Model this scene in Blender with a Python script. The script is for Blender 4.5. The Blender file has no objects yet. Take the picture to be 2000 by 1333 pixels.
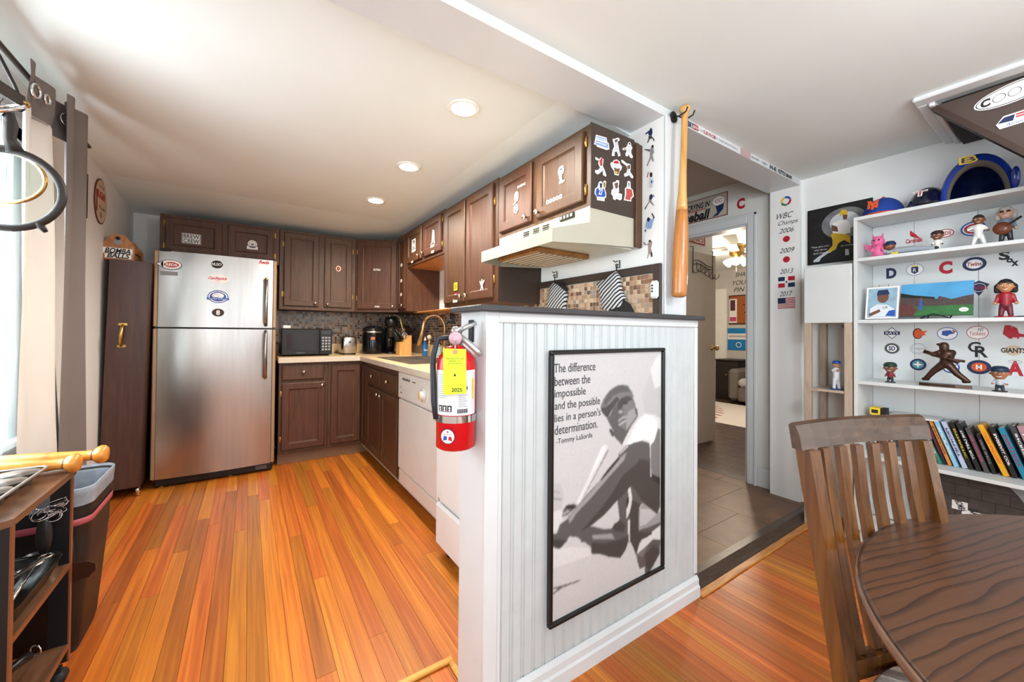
import bpy, math, random
from mathutils import Vector as V, Matrix
random.seed(7)
SC = bpy.context.scene
COL = SC.collection
# ---------------------------------------------------------------- camera
CAM_R = V((0.83041, -0.55709, 0.00820)); CAM_U = V((-0.01355, -0.00548, 0.99989)); CAM_F = V((0.55698, 0.83043, 0.01210))
CAM_H = 1.18; FPX = 766.0; CYO = 25.36
cam_d = bpy.data.cameras.new('camera'); cam = bpy.data.objects.new('camera', cam_d); COL.objects.link(cam)
cam_d.sensor_width = 36.0; cam_d.lens = FPX / 2000 * 36.0; cam_d.shift_y = -CYO / 2000; cam_d.clip_start = .02
cam.matrix_world = Matrix(((CAM_R.x, CAM_U.x, -CAM_F.x, 0), (CAM_R.y, CAM_U.y, -CAM_F.y, 0), (CAM_R.z, CAM_U.z, -CAM_F.z, CAM_H), (0, 0, 0, 1)))
SC.camera = cam
# ---------------------------------------------------------------- view, world, daylight
SC.view_settings.view_transform = 'Standard'; SC.view_settings.look = 'None'; SC.view_settings.gamma = 1
SC.view_settings.use_curve_mapping = False
SC.view_settings.exposure = 0.45
W = bpy.data.worlds.new('world'); SC.world = W; W.use_nodes = True
bg = W.node_tree.nodes['Background']; bg.inputs[0].default_value = (.86, .93, 1, 1); bg.inputs[1].default_value = 1.0
def area(name, loc, d, sx, sy, power, col, spread=180):
    l = bpy.data.lights.new(name, 'AREA'); l.shape = 'RECTANGLE'; l.size = sx; l.size_y = sy; l.energy = power; l.color = col
    l.spread = math.radians(spread)
    o = bpy.data.objects.new(name, l); COL.objects.link(o); o.location = loc
    o.rotation_euler = V(d).to_track_quat('-Z', 'Y').to_euler(); return o
# daylight through the kitchen window, plus unseen dining windows added to supply light
area('added_rear_window_light', (1.15, -2.72, 1.35), (0, 1, .05), 2.9, 1.35, 14, (.86, .94, 1))
area('added_side_window_light', (-.80, -1.2, 1.40), (1, 0, .1), 1.3, 1.3, 54, (.86, .94, 1))
area('daylight_kitchen_window', (-.89, 2.02, 1.35), (1, .1, -.22), .85, 1.16, 34, (.84, .93, 1))
# ---------------------------------------------------------------- helpers
def P(px, py, **k):
    """point of a known plane (x=, y= or z=) seen at a photograph position"""
    d = CAM_R * (px - 1000) + CAM_U * (666.5 - py - CYO) + CAM_F * FPX
    (a, val), = k.items(); i = 'xyz'.index(a); c = V((0, 0, CAM_H))
    return c + d * ((val - c[i]) / d[i])
X, Y, Z = V((1, 0, 0)), V((0, 1, 0)), V((0, 0, 1))
def fr(o, face):
    o = V(o)
    return {'-y': (o, X, Z), '-x': (o, -Y, Z), '+x': (o, Y, Z), '+y': (o, -X, Z), '+z': (o, X, Y), '-z': (o, X, -Y)}[face]
def hexc(h, a=1):
    h = h.lstrip('#'); r = [int(h[i:i + 2], 16) / 255 for i in (0, 2, 4)]
    return tuple((c / 12.92 if c <= .04045 else ((c + .055) / 1.055) ** 2.4) for c in r) + (a,)
MATS = {}
def mat(name, col='#ffffff', rough=.5, metal=0., var=.06, vs=9., bump=0., bs=60., emit=0., trans=0., alpha=1., coat=0., stretch=None, ior=1.45):
    if name in MATS: return MATS[name]
    m = bpy.data.materials.new(name); m.use_nodes = True; n = m.node_tree.nodes; L = m.node_tree.links.new
    b = n['Principled BSDF']; c = hexc(col)
    geo = n.new('ShaderNodeNewGeometry'); mp = n.new('ShaderNodeMapping'); L(geo.outputs['Position'], mp.inputs[0])
    if stretch: mp.inputs['Scale'].default_value = stretch
    ns = n.new('ShaderNodeTexNoise'); ns.inputs['Scale'].default_value = vs; ns.inputs['Detail'].default_value = 4; L(mp.outputs[0], ns.inputs[0])
    rp = n.new('ShaderNodeValToRGB'); e = rp.color_ramp.elements
    e[0].position = .3; e[1].position = .7
    e[0].color = tuple(x * (1 - var) for x in c[:3]) + (1,); e[1].color = tuple(min(1, x * (1 + var)) for x in c[:3]) + (1,)
    L(ns.outputs[0], rp.inputs[0]); L(rp.outputs[0], b.inputs['Base Color'])
    b.inputs['Roughness'].default_value = rough; b.inputs['Metallic'].default_value = metal; b.inputs['IOR'].default_value = ior
    if coat: b.inputs['Coat Weight'].default_value = coat; b.inputs['Coat Roughness'].default_value = .12
    if trans: b.inputs['Transmission Weight'].default_value = trans
    if alpha < 1: b.inputs['Alpha'].default_value = alpha
    if emit: L(rp.outputs[0], b.inputs['Emission Color']); b.inputs['Emission Strength'].default_value = emit
    if bump:
        n2 = n.new('ShaderNodeTexNoise'); n2.inputs['Scale'].default_value = bs; n2.inputs['Detail'].default_value = 3; L(mp.outputs[0], n2.inputs[0])
        bp = n.new('ShaderNodeBump'); bp.inputs['Strength'].default_value = bump; bp.inputs['Distance'].default_value = .004
        L(n2.outputs[0], bp.inputs['Height']); L(bp.outputs[0], b.inputs['Normal'])
    MATS[name] = m; return m
def wood(name, c1, c2, c3, stretch, scale=6., rough=.35, rnd=.0, bump=.08, coat=0., contrast=(.25, .5, .78)):
    """stained wood: grain stretched along one axis, each board its own tone"""
    if name in MATS: return MATS[name]
    m = bpy.data.materials.new(name); m.use_nodes = True; n = m.node_tree.nodes; L = m.node_tree.links.new
    b = n['Principled BSDF']; geo = n.new('ShaderNodeNewGeometry'); oi = n.new('ShaderNodeObjectInfo')
    mp = n.new('ShaderNodeMapping'); mp.inputs['Scale'].default_value = stretch
    ad = n.new('ShaderNodeVectorMath'); ad.operation = 'ADD'; L(geo.outputs['Position'], ad.inputs[0])
    ml = n.new('ShaderNodeMath'); ml.operation = 'MULTIPLY'; ml.inputs[1].default_value = 37.; L(oi.outputs['Random'], ml.inputs[0]); L(ml.outputs[0], ad.inputs[1])
    L(ad.outputs[0], mp.inputs[0])
    ns = n.new('ShaderNodeTexNoise'); ns.inputs['Scale'].default_value = scale; ns.inputs['Detail'].default_value = 6; ns.inputs['Distortion'].default_value = .6; L(mp.outputs[0], ns.inputs[0])
    rp = n.new('ShaderNodeValToRGB'); e = rp.color_ramp.elements; e[0].position = contrast[0]; e[1].position = contrast[2]
    e[0].color = hexc(c1); e[1].color = hexc(c3); q = rp.color_ramp.elements.new(contrast[1]); q.color = hexc(c2)
    L(ns.outputs[0], rp.inputs[0])
    hs = n.new('ShaderNodeHueSaturation'); L(rp.outputs[0], hs.inputs['Color'])
    if rnd:
        mr = n.new('ShaderNodeMapRange'); mr.inputs[3].default_value = 1 - rnd; mr.inputs[4].default_value = 1 + rnd; L(oi.outputs['Random'], mr.inputs[0]); L(mr.outputs[0], hs.inputs['Value'])
        m2 = n.new('ShaderNodeMath'); m2.operation = 'FRACT'; m3 = n.new('ShaderNodeMath'); m3.operation = 'MULTIPLY'; m3.inputs[1].default_value = 17.3
        L(oi.outputs['Random'], m3.inputs[0]); L(m3.outputs[0], m2.inputs[0])
        mh = n.new('ShaderNodeMapRange'); mh.inputs[3].default_value = .490; mh.inputs[4].default_value = .512; L(m2.outputs[0], mh.inputs[0]); L(mh.outputs[0], hs.inputs['Hue'])
    L(hs.outputs[0], b.inputs['Base Color']); b.inputs['Roughness'].default_value = rough
    if coat: b.inputs['Coat Weight'].default_value = coat; b.inputs['Coat Roughness'].default_value = .18
    if bump:
        bp = n.new('ShaderNodeBump'); bp.inputs['Strength'].default_value = bump; bp.inputs['Distance'].default_value = .002
        L(ns.outputs[0], bp.inputs['Height']); L(bp.outputs[0], b.inputs['Normal'])
    MATS[name] = m; return m
FONT = {}
def glyphs(s, shear=0., bold=0.):
    k = (s, shear, bold)
    if k not in FONT:
        c = bpy.data.curves.new('glyphs', 'FONT'); c.body = s; c.shear = shear; c.offset = bold; c.align_x = 'CENTER'; c.align_y = 'CENTER'; c.resolution_u = 3
        o = bpy.data.objects.new('glyphs', c); COL.objects.link(o)
        me = bpy.data.meshes.new_from_object(o.evaluated_get(bpy.context.evaluated_depsgraph_get()))
        vs = [v.co.to_2d() for v in me.vertices]; fs = [tuple(p.vertices) for p in me.polygons]
        if vs:
            xs = [v.x for v in vs]; ys = [v.y for v in vs]; cx, cy = (min(xs) + max(xs)) / 2, (min(ys) + max(ys)) / 2
            w, h = max(xs) - min(xs) or 1, max(ys) - min(ys) or 1
            vs = [((v.x - cx) / w, (v.y - cy) / h) for v in vs]
        else: w = h = 1
        bpy.data.objects.remove(o); bpy.data.curves.remove(c); bpy.data.meshes.remove(me)
        FONT[k] = (vs, fs, w / h)
    return FONT[k]
class B:
    """collects geometry for ONE mesh object"""
    def __init__(s, T=None): s.v = []; s.f = []; s.mi = []; s.mats = []; s.sm = []; s.T = T
    def m(s, mt):
        if mt not in s.mats: s.mats.append(mt)
        return s.mats.index(mt)
    def add(s, vs, fs, mt, smooth=False):
        k = len(s.v); i = s.m(mt)
        s.v += [(s.T @ V(p)) if s.T else V(p) for p in vs]
        for f in fs: s.f.append([a + k for a in f]); s.mi.append(i); s.sm.append(smooth)
        return s
    def box(s, a, b, mt, bev=0.):
        (x0, y0, z0), (x1, y1, z1) = a, b
        x0, x1 = min(x0, x1), max(x0, x1); y0, y1 = min(y0, y1), max(y0, y1); z0, z1 = min(z0, z1), max(z0, z1)
        if not bev:
            v = [(x, y, z) for x in (x0, x1) for y in (y0, y1) for z in (z0, z1)]
            return s.add(v, [(0, 1, 3, 2), (4, 6, 7, 5), (0, 4, 5, 1), (2, 3, 7, 6), (0, 2, 6, 4), (1, 5, 7, 3)], mt)
        e = min(bev, (x1 - x0) * .49, (y1 - y0) * .49, (z1 - z0) * .49); v = []; ix = {}
        for i, x in enumerate((x0, x1)):
            for j, y in enumerate((y0, y1)):
                for k, z in enumerate((z0, z1)):
                    sx, sy, sz = (1 - 2 * i) * e, (1 - 2 * j) * e, (1 - 2 * k) * e
                    ix[i, j, k] = len(v); v += [(x, y + sy, z + sz), (x + sx, y, z + sz), (x + sx, y + sy, z)]
        f = []
        for a_, q in ((0, ((0, 0), (1, 0), (1, 1), (0, 1))), (1, ((0, 0), (1, 0), (1, 1), (0, 1))), (2, ((0, 0), (1, 0), (1, 1), (0, 1)))):
            for t in (0, 1):
                l = []
                for (p, r) in q:
                    key = (t, p, r) if a_ == 0 else ((p, t, r) if a_ == 1 else (p, r, t)); l.append(ix[key] + a_)
                f.append(l if (t == 1) != (a_ == 1) else l[::-1])
        for a_ in range(3):
            o1, o2 = [q for q in range(3) if q != a_]
            for p in (0, 1):
                for r in (0, 1):
                    k0 = [0, 0, 0]; k0[o1] = p; k0[o2] = r; k1 = list(k0); k1[a_] = 1
                    A, Bq = ix[tuple(k0)], ix[tuple(k1)]; f.append([A + o1, Bq + o1, Bq + o2, A + o2])
        for k in ix.values(): f.append([k, k + 1, k + 2])
        return s.add(v, f, mt)
    def rings(s, rs, mt, smooth=True, caps=(1, 1), closed=False):
        n = len(rs[0]); v = [p for r in rs for p in r]; f = []
        for i in range(len(rs) - (0 if closed else 1)):
            a, b = i * n, ((i + 1) % len(rs)) * n
            for j in range(n): f.append([a + j, a + (j + 1) % n, b + (j + 1) % n, b + j])
        if caps[0] and not closed: f.append(list(range(n))[::-1])
        if caps[1] and not closed: f.append([(len(rs) - 1) * n + j for j in range(n)])
        return s.add(v, f, mt, smooth)
    def tube(s, pts, r, mt, n=8, closed=False, smooth=True):
        pts = [V(p) for p in pts]; rs = []; k = len(pts)
        rr = r if isinstance(r, (list, tuple)) else [r] * k; up = None
        for i, p in enumerate(pts):
            a = pts[(i - 1) % k] if (i or closed) else p; b = pts[(i + 1) % k] if (i < k - 1 or closed) else p
            d = (b - a)
            d = d.normalized() if d.length > 1e-9 else V((0, 0, 1))
            if up is None: up = (Z if abs(d.z) < .9 else X)
            u = d.cross(up); u = u.normalized() if u.length > 1e-6 else d.orthogonal().normalized(); w = u.cross(d); up = w
            rs.append([p + (u * math.cos(t) + w * math.sin(t)) * rr[i] for t in [2 * math.pi * j / n for j in range(n)]])
        return s.rings(rs, mt, smooth, closed=closed)
    def cyl(s, p0, p1, r, mt, r1=None, n=16, smooth=True): return s.tube([p0, p1], [r, r if r1 is None else r1], mt, n, smooth=smooth)
    def lathe(s, prof, o, mt, axis=Z, n=20, sx=1., sy=1.):
        o = V(o); a = V(axis).normalized(); u = a.orthogonal().normalized(); w = a.cross(u)
        if abs(a.z) > .99: u, w = X.copy(), Y.copy()
        return s.rings([[o + a * h + u * (math.cos(t) * r * sx) + w * (math.sin(t) * r * sy) for t in [2 * math.pi * j / n for j in range(n)]] for r, h in prof], mt)
    def ball(s, c, r, mt, n=12):
        r = (r, r, r) if not isinstance(r, (tuple, list)) else r; c = V(c); k = max(5, n // 2)
        rs = [[c + V((math.sin(a) * math.cos(t) * r[0], math.sin(a) * math.sin(t) * r[1], -math.cos(a) * r[2])) for t in [2 * math.pi * j / n for j in range(n)]] for a in [math.pi * (.04 + .92 * i / k) for i in range(k + 1)]]
        return s.rings(rs, mt)
    def poly(s, pts, F, mt, h=0., th=0.):
        o, u, v = F; w = u.cross(v); n = len(pts)
        a = [o + u * p[0] + v * p[1] + w * (h + th) for p in pts]
        if not th: return s.add(a, [list(range(n))], mt)
        b = [o + u * p[0] + v * p[1] + w * h for p in pts]
        return s.add(a + b, [list(range(n)), list(range(n, 2 * n))[::-1]] + [[i, n + i, n + (i + 1) % n, (i + 1) % n] for i in range(n)], mt)
    def rect(s, x0, y0, x1, y1, F, mt, h=0., th=0.): return s.poly([(x0, y0), (x1, y0), (x1, y1), (x0, y1)], F, mt, h, th)
    def disc(s, cx, cy, rx, ry, F, mt, h=0., th=0., n=28): return s.poly([(cx + rx * math.cos(2 * math.pi * i / n), cy + ry * math.sin(2 * math.pi * i / n)) for i in range(n)], F, mt, h, th)
    def ring(s, cx, cy, rx, ry, w, F, mt, h=0., n=28):
        o, u, v = F; nn = u.cross(v); a = []
        for q in (0, w):
            a += [o + u * (cx + (rx - q) * math.cos(2 * math.pi * i / n)) + v * (cy + (ry - q) * math.sin(2 * math.pi * i / n)) + nn * h for i in range(n)]
        return s.add(a, [[i, (i + 1) % n, n + (i + 1) % n, n + i] for i in range(n)], mt)
    def text(s, t, cx, cy, w, hgt, F, mt, h=.0008, shear=0., bold=0., rot=0.):
        """lettering stretched to w x hgt (either may be None) around cx, cy of a frame"""
        vs, fs, asp = glyphs(t, shear, bold)
        if w is None: w = hgt * asp
        if hgt is None: hgt = w / asp
        o, u, v = F; nn = u.cross(v); c, q = math.cos(rot), math.sin(rot)
        return s.add([o + u * (cx + x * w * c - y * hgt * q) + v * (cy + x * w * q + y * hgt * c) + nn * h for x, y in vs], fs, mt)
    def build(s, name, parent=None, kind=None, label=None, cat=None, group=None):
        me = bpy.data.meshes.new(name); me.from_pydata(s.v, [], s.f)
        for q in s.mats: me.materials.append(q)
        me.polygons.foreach_set('material_index', s.mi); me.polygons.foreach_set('use_smooth', s.sm); me.update()
        o = bpy.data.objects.new(name, me); COL.objects.link(o); par(o, parent); tag(o, label, cat, group, kind); return o
def par(o, p):
    if p is not None:
        o.parent = p; o.matrix_parent_inverse = p.matrix_basis.inverted() if p.parent is None else Matrix.Identity(4)
def tag(o, label=None, cat=None, group=None, kind=None):
    for k, v in (('label', label), ('category', cat), ('group', group), ('kind', kind)):
        if v: o[k] = v
    return o
def thing(name, label, cat, loc=(0, 0, 0), group=None, kind=None):
    o = bpy.data.objects.new(name, None); o.empty_display_size = .1; COL.objects.link(o); o.location = loc
    return tag(o, label, cat, group, kind)
def place(o, T):
    """move a finished thing (an Empty at the world origin) to its spot"""
    o.matrix_basis = T
def blob(caps, voxel, mt, name, parent=None, smooth=True):
    """one continuous surface grown around tapered limbs"""
    b = B()
    for p0, p1, r0, r1 in caps:
        p0, p1 = V(p0), V(p1)
        b.ball(p0, r0, mt, 10); b.ball(p1, r1, mt, 10)
        if (p1 - p0).length > 1e-4: b.cyl(p0, p1, r0, mt, r1, 10)
    o = b.build(name); md = o.modifiers.new('r', 'REMESH'); md.mode = 'VOXEL'; md.voxel_size = voxel; md.use_smooth_shade = True
    s2 = o.modifiers.new('s', 'SMOOTH'); s2.iterations = 2
    me = bpy.data.meshes.new_from_object(o.evaluated_get(bpy.context.evaluated_depsgraph_get()))
    old = o.data; o.modifiers.clear(); o.data = me; bpy.data.meshes.remove(old)
    if not me.materials: me.materials.append(mt)
    par(o, parent); return o
def arc(c, r, a0, a1, n, u, v): return [V(c) + V(u) * (r * math.cos(a0 + (a1 - a0) * i / n)) + V(v) * (r * math.sin(a0 + (a1 - a0) * i / n)) for i in range(n + 1)]
# ================================================================ materials shared by the shell
WALL = mat('wall_paint', '#eff1f0', .75, var=.02, vs=3, bump=.05, bs=90)
KWALL = mat('kitchen_wall_paint', '#e0dfdd', .75, var=.025, vs=3, bump=.06, bs=80)
CEIL = mat('ceiling_paint', '#e6ecea', .85, var=.02, vs=2, bump=.08, bs=70)
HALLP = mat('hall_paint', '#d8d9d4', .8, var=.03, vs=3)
TRIMW = mat('trim_white', '#d6dadc', .35, var=.02, vs=6)
BEAD = mat('beadboard_white', '#c4cacb', .38, var=.04, vs=14)
BLACK = mat('black_plastic', '#121212', .35, var=.2)
MBLACK = mat('matte_black', '#17181a', .6, var=.2)
INK = mat('print_black', '#1c1c1e', .6, var=.1)
WHITE = mat('print_white', '#f0efec', .55, var=.02)
RED = mat('print_red', '#b3182a', .55, var=.06)
NAVY = mat('print_navy', '#1c2a52', .55, var=.08)
BLUE = mat('print_blue', '#2452a8', .5, var=.06)
GREY = mat('print_grey', '#8d8f92', .55, var=.06)
ORANGE = mat('print_orange', '#d8572a', .55, var=.05)
YELL = mat('print_yellow', '#e6c72c', .5, var=.05)
CHROME = mat('chrome', '#d6d6d8', .12, 1., var=.02)
BRASS = mat('brass', '#c9a15a', .28, 1., var=.1)
STEEL = mat('brushed_steel', '#b3afab', .24, 1., var=.05, vs=40, stretch=(1, 1, .06))
GLASS = mat('clear_glass', '#f4fbfb', .02, trans=1., var=0, ior=1.2)
FLOORW = wood('floor_heart_pine', '#904a15', '#ba661d', '#d4832b', (26, .6, 1), 2.6, .42, .25, .04, .08, (.2, .5, .8))
XL, YB, XR, ZK, ZD, YD = -.84, 4.62, 1.64, 2.26, 2.268, -2.8     # left wall, back wall, range wall, ceilings, rear wall
def struct(name, b, label, cat, parent=None): return b.build(name, parent, 'structure', label, cat)
# ---------------------------------------------------------------- floor with its planks
b = B(); b.box((XL, YD, -.06), (3.21, 1.06, -.013), MBLACK); b.box((XL, 1.06, -.06), (XR, YB, -.013), MBLACK)
floor = struct('floor', b, 'orange heart pine plank floor of kitchen and dining area', 'floor')
pm = B().box((0, 0, -.012), (1, 1, 0), FLOORW, 0); plank_me = None
def plank(x, y0, y1, w):
    global plank_me
    if plank_me is None: o = pm.build('plank', floor); plank_me = o.data
    else: o = bpy.data.objects.new('plank', plank_me); COL.objects.link(o); par(o, floor)
    o.location = (x + .0006, y0 + .0006, 0); o.scale = (w - .0012, y1 - y0 - .0012, 1)
pw = .0653; x = XL
while x < 3.205:
    w = min(pw, 3.21 - x); top = YB if x < XR - .03 else 1.045
    y = YD; first = True
    while y < top - .05:
        L = 2.0 + random.random() * .6 if first else 1.0 + random.random() * 1.5
        y2 = min(y + L, top)
        if top - y2 < .45: y2 = top
        plank(x, y, y2, w); y = y2; first = False
    x += pw
# oak moulding round a floor hatch beside the half wall
OAK = wood('light_oak', '#a8682a', '#c98a3e', '#dba355', (1, 6, 1), 8, .4, .05)
b = B(); b.box((.30, 1.285, 0), (.625, 1.308, .014), OAK, .004); b.box((.603, 1.19, 0), (.625, 1.285, .012), OAK, .004); struct('trim_1', b, 'light oak moulding framing a floor hatch by the half wall', 'trim')
# ---------------------------------------------------------------- hall floor: tiles and raised threshold
TILE = mat('brown_tile', '#79583f', .4, var=.28, vs=7, bump=.12, bs=30, stretch=(1, 1, 1))
b = B(); b.box((XR + .16, 1.09, -.06), (3.42, 3.3, .008), mat('grout', '#4b4038', .8)); hall_floor = struct('floor_hall', b, 'brown tiled floor of the hallway behind the half wall', 'floor')
tm = None
for i in range(-1, 4):
    for j in range(0, 6):
        x0 = 2.18 - .47 * 1 + i * .47; y0 = 1.10 + j * .40 - (.2 if i % 2 else 0)
        xa, xb = max(x0, XR + .165), min(x0 + .467, 3.26); ya, yb = max(y0, 1.115), min(y0 + .397, 3.28)
        if xb - xa < .03 or yb - ya < .03: continue
        if tm is None: o = B().box((0, 0, 0), (1, 1, .012), TILE).build('tile', hall_floor); tm = o.data
        else: o = bpy.data.objects.new('tile', tm); COL.objects.link(o); par(o, hall_floor)
        o.location = (xa, ya, .010); o.scale = (xb - xa, yb - ya, 1)
DKWOOD = wood('threshold_brown', '#33261e', '#4b3a2f', '#5e4a3c', (2, 14, 14), 5, .35)
b = B(); b.poly([(1.02, 0), (1.115, 0), (1.115, .028), (1.075, .028), (1.045, .012), (1.03, .006)], (V((1.70, 0, 0)), Y, Z), DKWOOD, 0, 1.50)
b.box((1.70, .985, 0), (3.2, 1.022, .008), OAK, .003); struct('trim_2', b, 'dark sloped threshold strip with oak edge before the hallway', 'trim')
# ---------------------------------------------------------------- walls
def wall(name, a, c, m, label): return struct(name, B().box(a, c, m), label, 'wall')
b = B()   # left wall with the kitchen window opening and the opening of the added dining window
b.box((XL - .12, YD, -.06), (XL, -1.85, 2.42), KWALL); b.box((XL - .12, -1.85, -.06), (XL, -.55, .75), KWALL); b.box((XL - .12, -1.85, 2.05), (XL, -.55, 2.42), KWALL)
b.box((XL - .12, -.55, -.06), (XL, 1.55, 2.42), KWALL); b.box((XL - .12, 1.55, -.06), (XL, 2.50, .72), KWALL); b.box((XL - .12, 1.55, 1.98), (XL, 2.50, 2.42), KWALL); b.box((XL - .12, 2.5, -.06), (XL, YB + .1, 2.42), KWALL)
wl = struct('wall_left', b, 'warm white left wall with curtained window', 'wall')
wall('wall_back', (XL - .12, YB, -.06), (XR + .16, YB + .1, 2.42), KWALL, 'white back wall of the kitchen behind the refrigerator')
wr = wall('wall_range', (XR, 1.15, -.06), (XR + .16, YB, 2.42), WALL, 'white kitchen side wall behind the range hood cabinets')
b = B(); b.box((3.21, YD, -.06), (3.33, 1.148, 2.42), WALL); b.box((3.18, 1.148, -.06), (3.33, 1.337, 2.42), WALL)
wright = struct('wall_right', b, 'white right wall and hallway jamb beside the bookcase', 'wall')
b = B(); b.box((XL - .12, YD - .1, -.06), (3.33, YD, .65), WALL); b.box((XL - .12, YD - .1, 2.05), (3.33, YD, 2.42), WALL)
b.box((XL - .12, YD - .1, .65), (-.35, YD, 2.05), WALL); b.box((2.65, YD - .1, .65), (3.33, YD, 2.05), WALL); struct('wall_rear', b, 'white rear dining wall with wide opening for the added window', 'wall')
b = B(); b.box((-.35, YD - .08, .65), (2.65, YD - .02, .71), TRIMW); b.box((-.35, YD - .08, 1.99), (2.65, YD - .02, 2.05), TRIMW)
for q in (-.35, .62, 1.62, 2.59): b.box((q, YD - .08, .71), (q + .06, YD - .02, 1.99), TRIMW)
struct('window_1', b, 'wide white framed window added in the unseen rear wall for daylight', 'window')  # added window out of view, the opening for the rear area light
b = B(); b.box((XL - .10, -1.85, .75), (XL - .04, -.55, .81), TRIMW); b.box((XL - .10, -1.85, 1.99), (XL - .04, -.55, 2.05), TRIMW)
for q in (-1.85, -1.23, -.61): b.box((XL - .10, q, .81), (XL - .04, q + .06, 1.99), TRIMW)
struct('window_2', b, 'white framed window added out of view in the left wall for daylight', 'window')  # added window out of view, the opening for the side area light
b = B()
for a, c in (((1.55, .72), (1.60, 1.98)), ((2.45, .72), (2.50, 1.98)), ((1.6, .72), (2.45, .77)), ((1.6, 1.93), (2.45, 1.98)), ((1.6, 1.33), (2.45, 1.38))): b.box((XL - .09, a[0], a[1]), (XL - .03, c[0], c[1]), TRIMW, .004)
for a, c in (((1.47, .66), (1.55, 2.04)), ((2.50, .66), (2.58, 2.04)), ((1.45, 1.98), (2.60, 2.08))): b.box((XL, a[0], a[1]), (XL + .018, c[0], c[1]), TRIMW, .004)
b.box((XL - .03, 1.44, .69), (XL + .05, 2.61, .72), TRIMW, .005)
win = struct('window_3', b, 'white sash window behind the sheer curtain over the cart', 'window')
B().box((XL - .062, 1.6, .77), (XL - .058, 2.45, 1.93), mat('window_glass', '#f2fafa', .02, trans=1., var=0, ior=1.05)).build('pane', win)
# ---------------------------------------------------------------- ceilings and beam
b = B()
b.box((XL - .12, YD - .1, ZD), (3.33, 1.148, ZD + .15), CEIL)
b.box((XL - .12, 1.35, ZK), (1.18, 3.83, ZK + .15), CEIL)
z2 = 2.19; zr = 2.215
b.add([(XL - .12, 3.83, ZK), (1.18, 3.83, ZK), (XR, YB, z2), (XL - .12, YB, z2), (XR, 1.35, zr), (1.18, 1.35, ZK)], [(0, 3, 2, 1), (1, 2, 4, 5)], CEIL)
struct('ceiling', b, 'white ceiling of kitchen and dining area with sloped edges', 'ceiling')
b = B(); b.box((XL - .12, 1.148, 2.228), (3.18, 1.352, 2.42), TRIMW); beam = struct('trim_beam', b, 'white boxed ceiling beam running over the half wall and hallway opening', 'beam')
b = B(); b.box((1.637, 1.143, 1.262), (1.805, 1.148, 2.228), TRIMW); b.box((1.60, 1.30, 2.0), (1.61, 1.301, 2.001), TRIMW)
b = B(); b.box((1.637, 1.136, 1.262), (1.675, 1.148, 2.228), TRIMW, .003); b.box((1.768, 1.136, 1.262), (1.806, 1.148, 2.228), TRIMW, .003); b.box((1.675, 1.140, 1.262), (1.768, 1.148, 2.228), TRIMW)
struct('trim_3', b, 'white panelled casing of the column above the half wall', 'trim')
# ---------------------------------------------------------------- hallway and bedroom shell
HX = 3.26
b = B()
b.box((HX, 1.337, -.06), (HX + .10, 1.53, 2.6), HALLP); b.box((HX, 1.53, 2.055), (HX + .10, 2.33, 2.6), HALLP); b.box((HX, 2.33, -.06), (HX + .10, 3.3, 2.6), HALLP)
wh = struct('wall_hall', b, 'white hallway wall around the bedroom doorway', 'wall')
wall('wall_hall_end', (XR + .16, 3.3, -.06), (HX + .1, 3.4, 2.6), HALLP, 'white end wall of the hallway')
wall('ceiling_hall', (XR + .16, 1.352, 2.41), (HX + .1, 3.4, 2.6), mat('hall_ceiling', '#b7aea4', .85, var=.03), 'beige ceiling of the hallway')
b = B()
for a, c in (((1.455, .02), (1.53, 2.13)), ((2.33, .02), (2.405, 2.13))):
    b.box((HX - .018, a[0], a[1]), (HX, c[0], c[1]), TRIMW, .005); b.box((HX - .026, a[0] + (.0 if a[0] < 2 else .055), a[1]), (HX - .018, a[0] + (.02 if a[0] < 2 else .075), c[1]), TRIMW, .003)
b.box((HX - .018, 1.53, 2.055), (HX, 2.33, 2.13), TRIMW, .005); b.box((HX - .026, 1.455, 2.11), (HX - .018, 2.405, 2.13), TRIMW, .003)
b.box((HX, 1.53, 2.04), (HX + .1, 2.33, 2.055), TRIMW); b.box((HX, 1.53, .02), (HX + .1, 1.545, 2.04), TRIMW); b.box((HX, 2.315, .02), (HX + .1, 2.33, 2.04), TRIMW)
struct('trim_4', b, 'white door casing of the bedroom doorway', 'trim')
b = B(); b.box((HX - .014, 1.337, .02), (HX, 1.455, .17), TRIMW, .004); struct('baseboard_hall', b, 'white baseboard between jamb and bedroom door casing', 'baseboard')
BX0, BX1 = HX + .10, 7.6
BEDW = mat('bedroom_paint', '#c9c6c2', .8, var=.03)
BEDF = wood('bedroom_floor_brown', '#3a2a24', '#553f36', '#6b5247', (1, 12, 1), 4, .3, .08)
b = B(); b.box((BX0 - .1, .9, -.06), (BX1 + .1, 5.2, -.002), BEDF); b.box((BX0 - .1, 1.53, -.002), (BX0 + .02, 2.33, .022), DKWOOD, .004); bf = struct('floor_bedroom', b, 'dark brown plank floor of the bedroom seen through the doorway', 'floor')
pmb = None
for i in range(26):
    x0 = BX0 + .02 + i * .162
    for y0, y1 in ((.95, 1.9 + (i * 37 % 7) * .08), (1.9 + (i * 37 % 7) * .08, 3.2 + (i * 23 % 5) * .1), (3.2 + (i * 23 % 5) * .1, 5.15)):
        if pmb is None: o = B().box((0, 0, 0), (1, 1, .012), BEDF).build('plank', bf); pmb = o.data
        else: o = bpy.data.objects.new('plank', pmb); COL.objects.link(o); par(o, bf)
        o.location = (x0, y0, 0); o.scale = (.16, y1 - y0 - .002, 1)
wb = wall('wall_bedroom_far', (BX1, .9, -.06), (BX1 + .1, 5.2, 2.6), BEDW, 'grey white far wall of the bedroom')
wall('wall_bedroom_near', (BX0, .8, -.06), (BX1 + .1, .9, 2.6), BEDW, 'bedroom side wall hidden behind the jamb')
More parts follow.
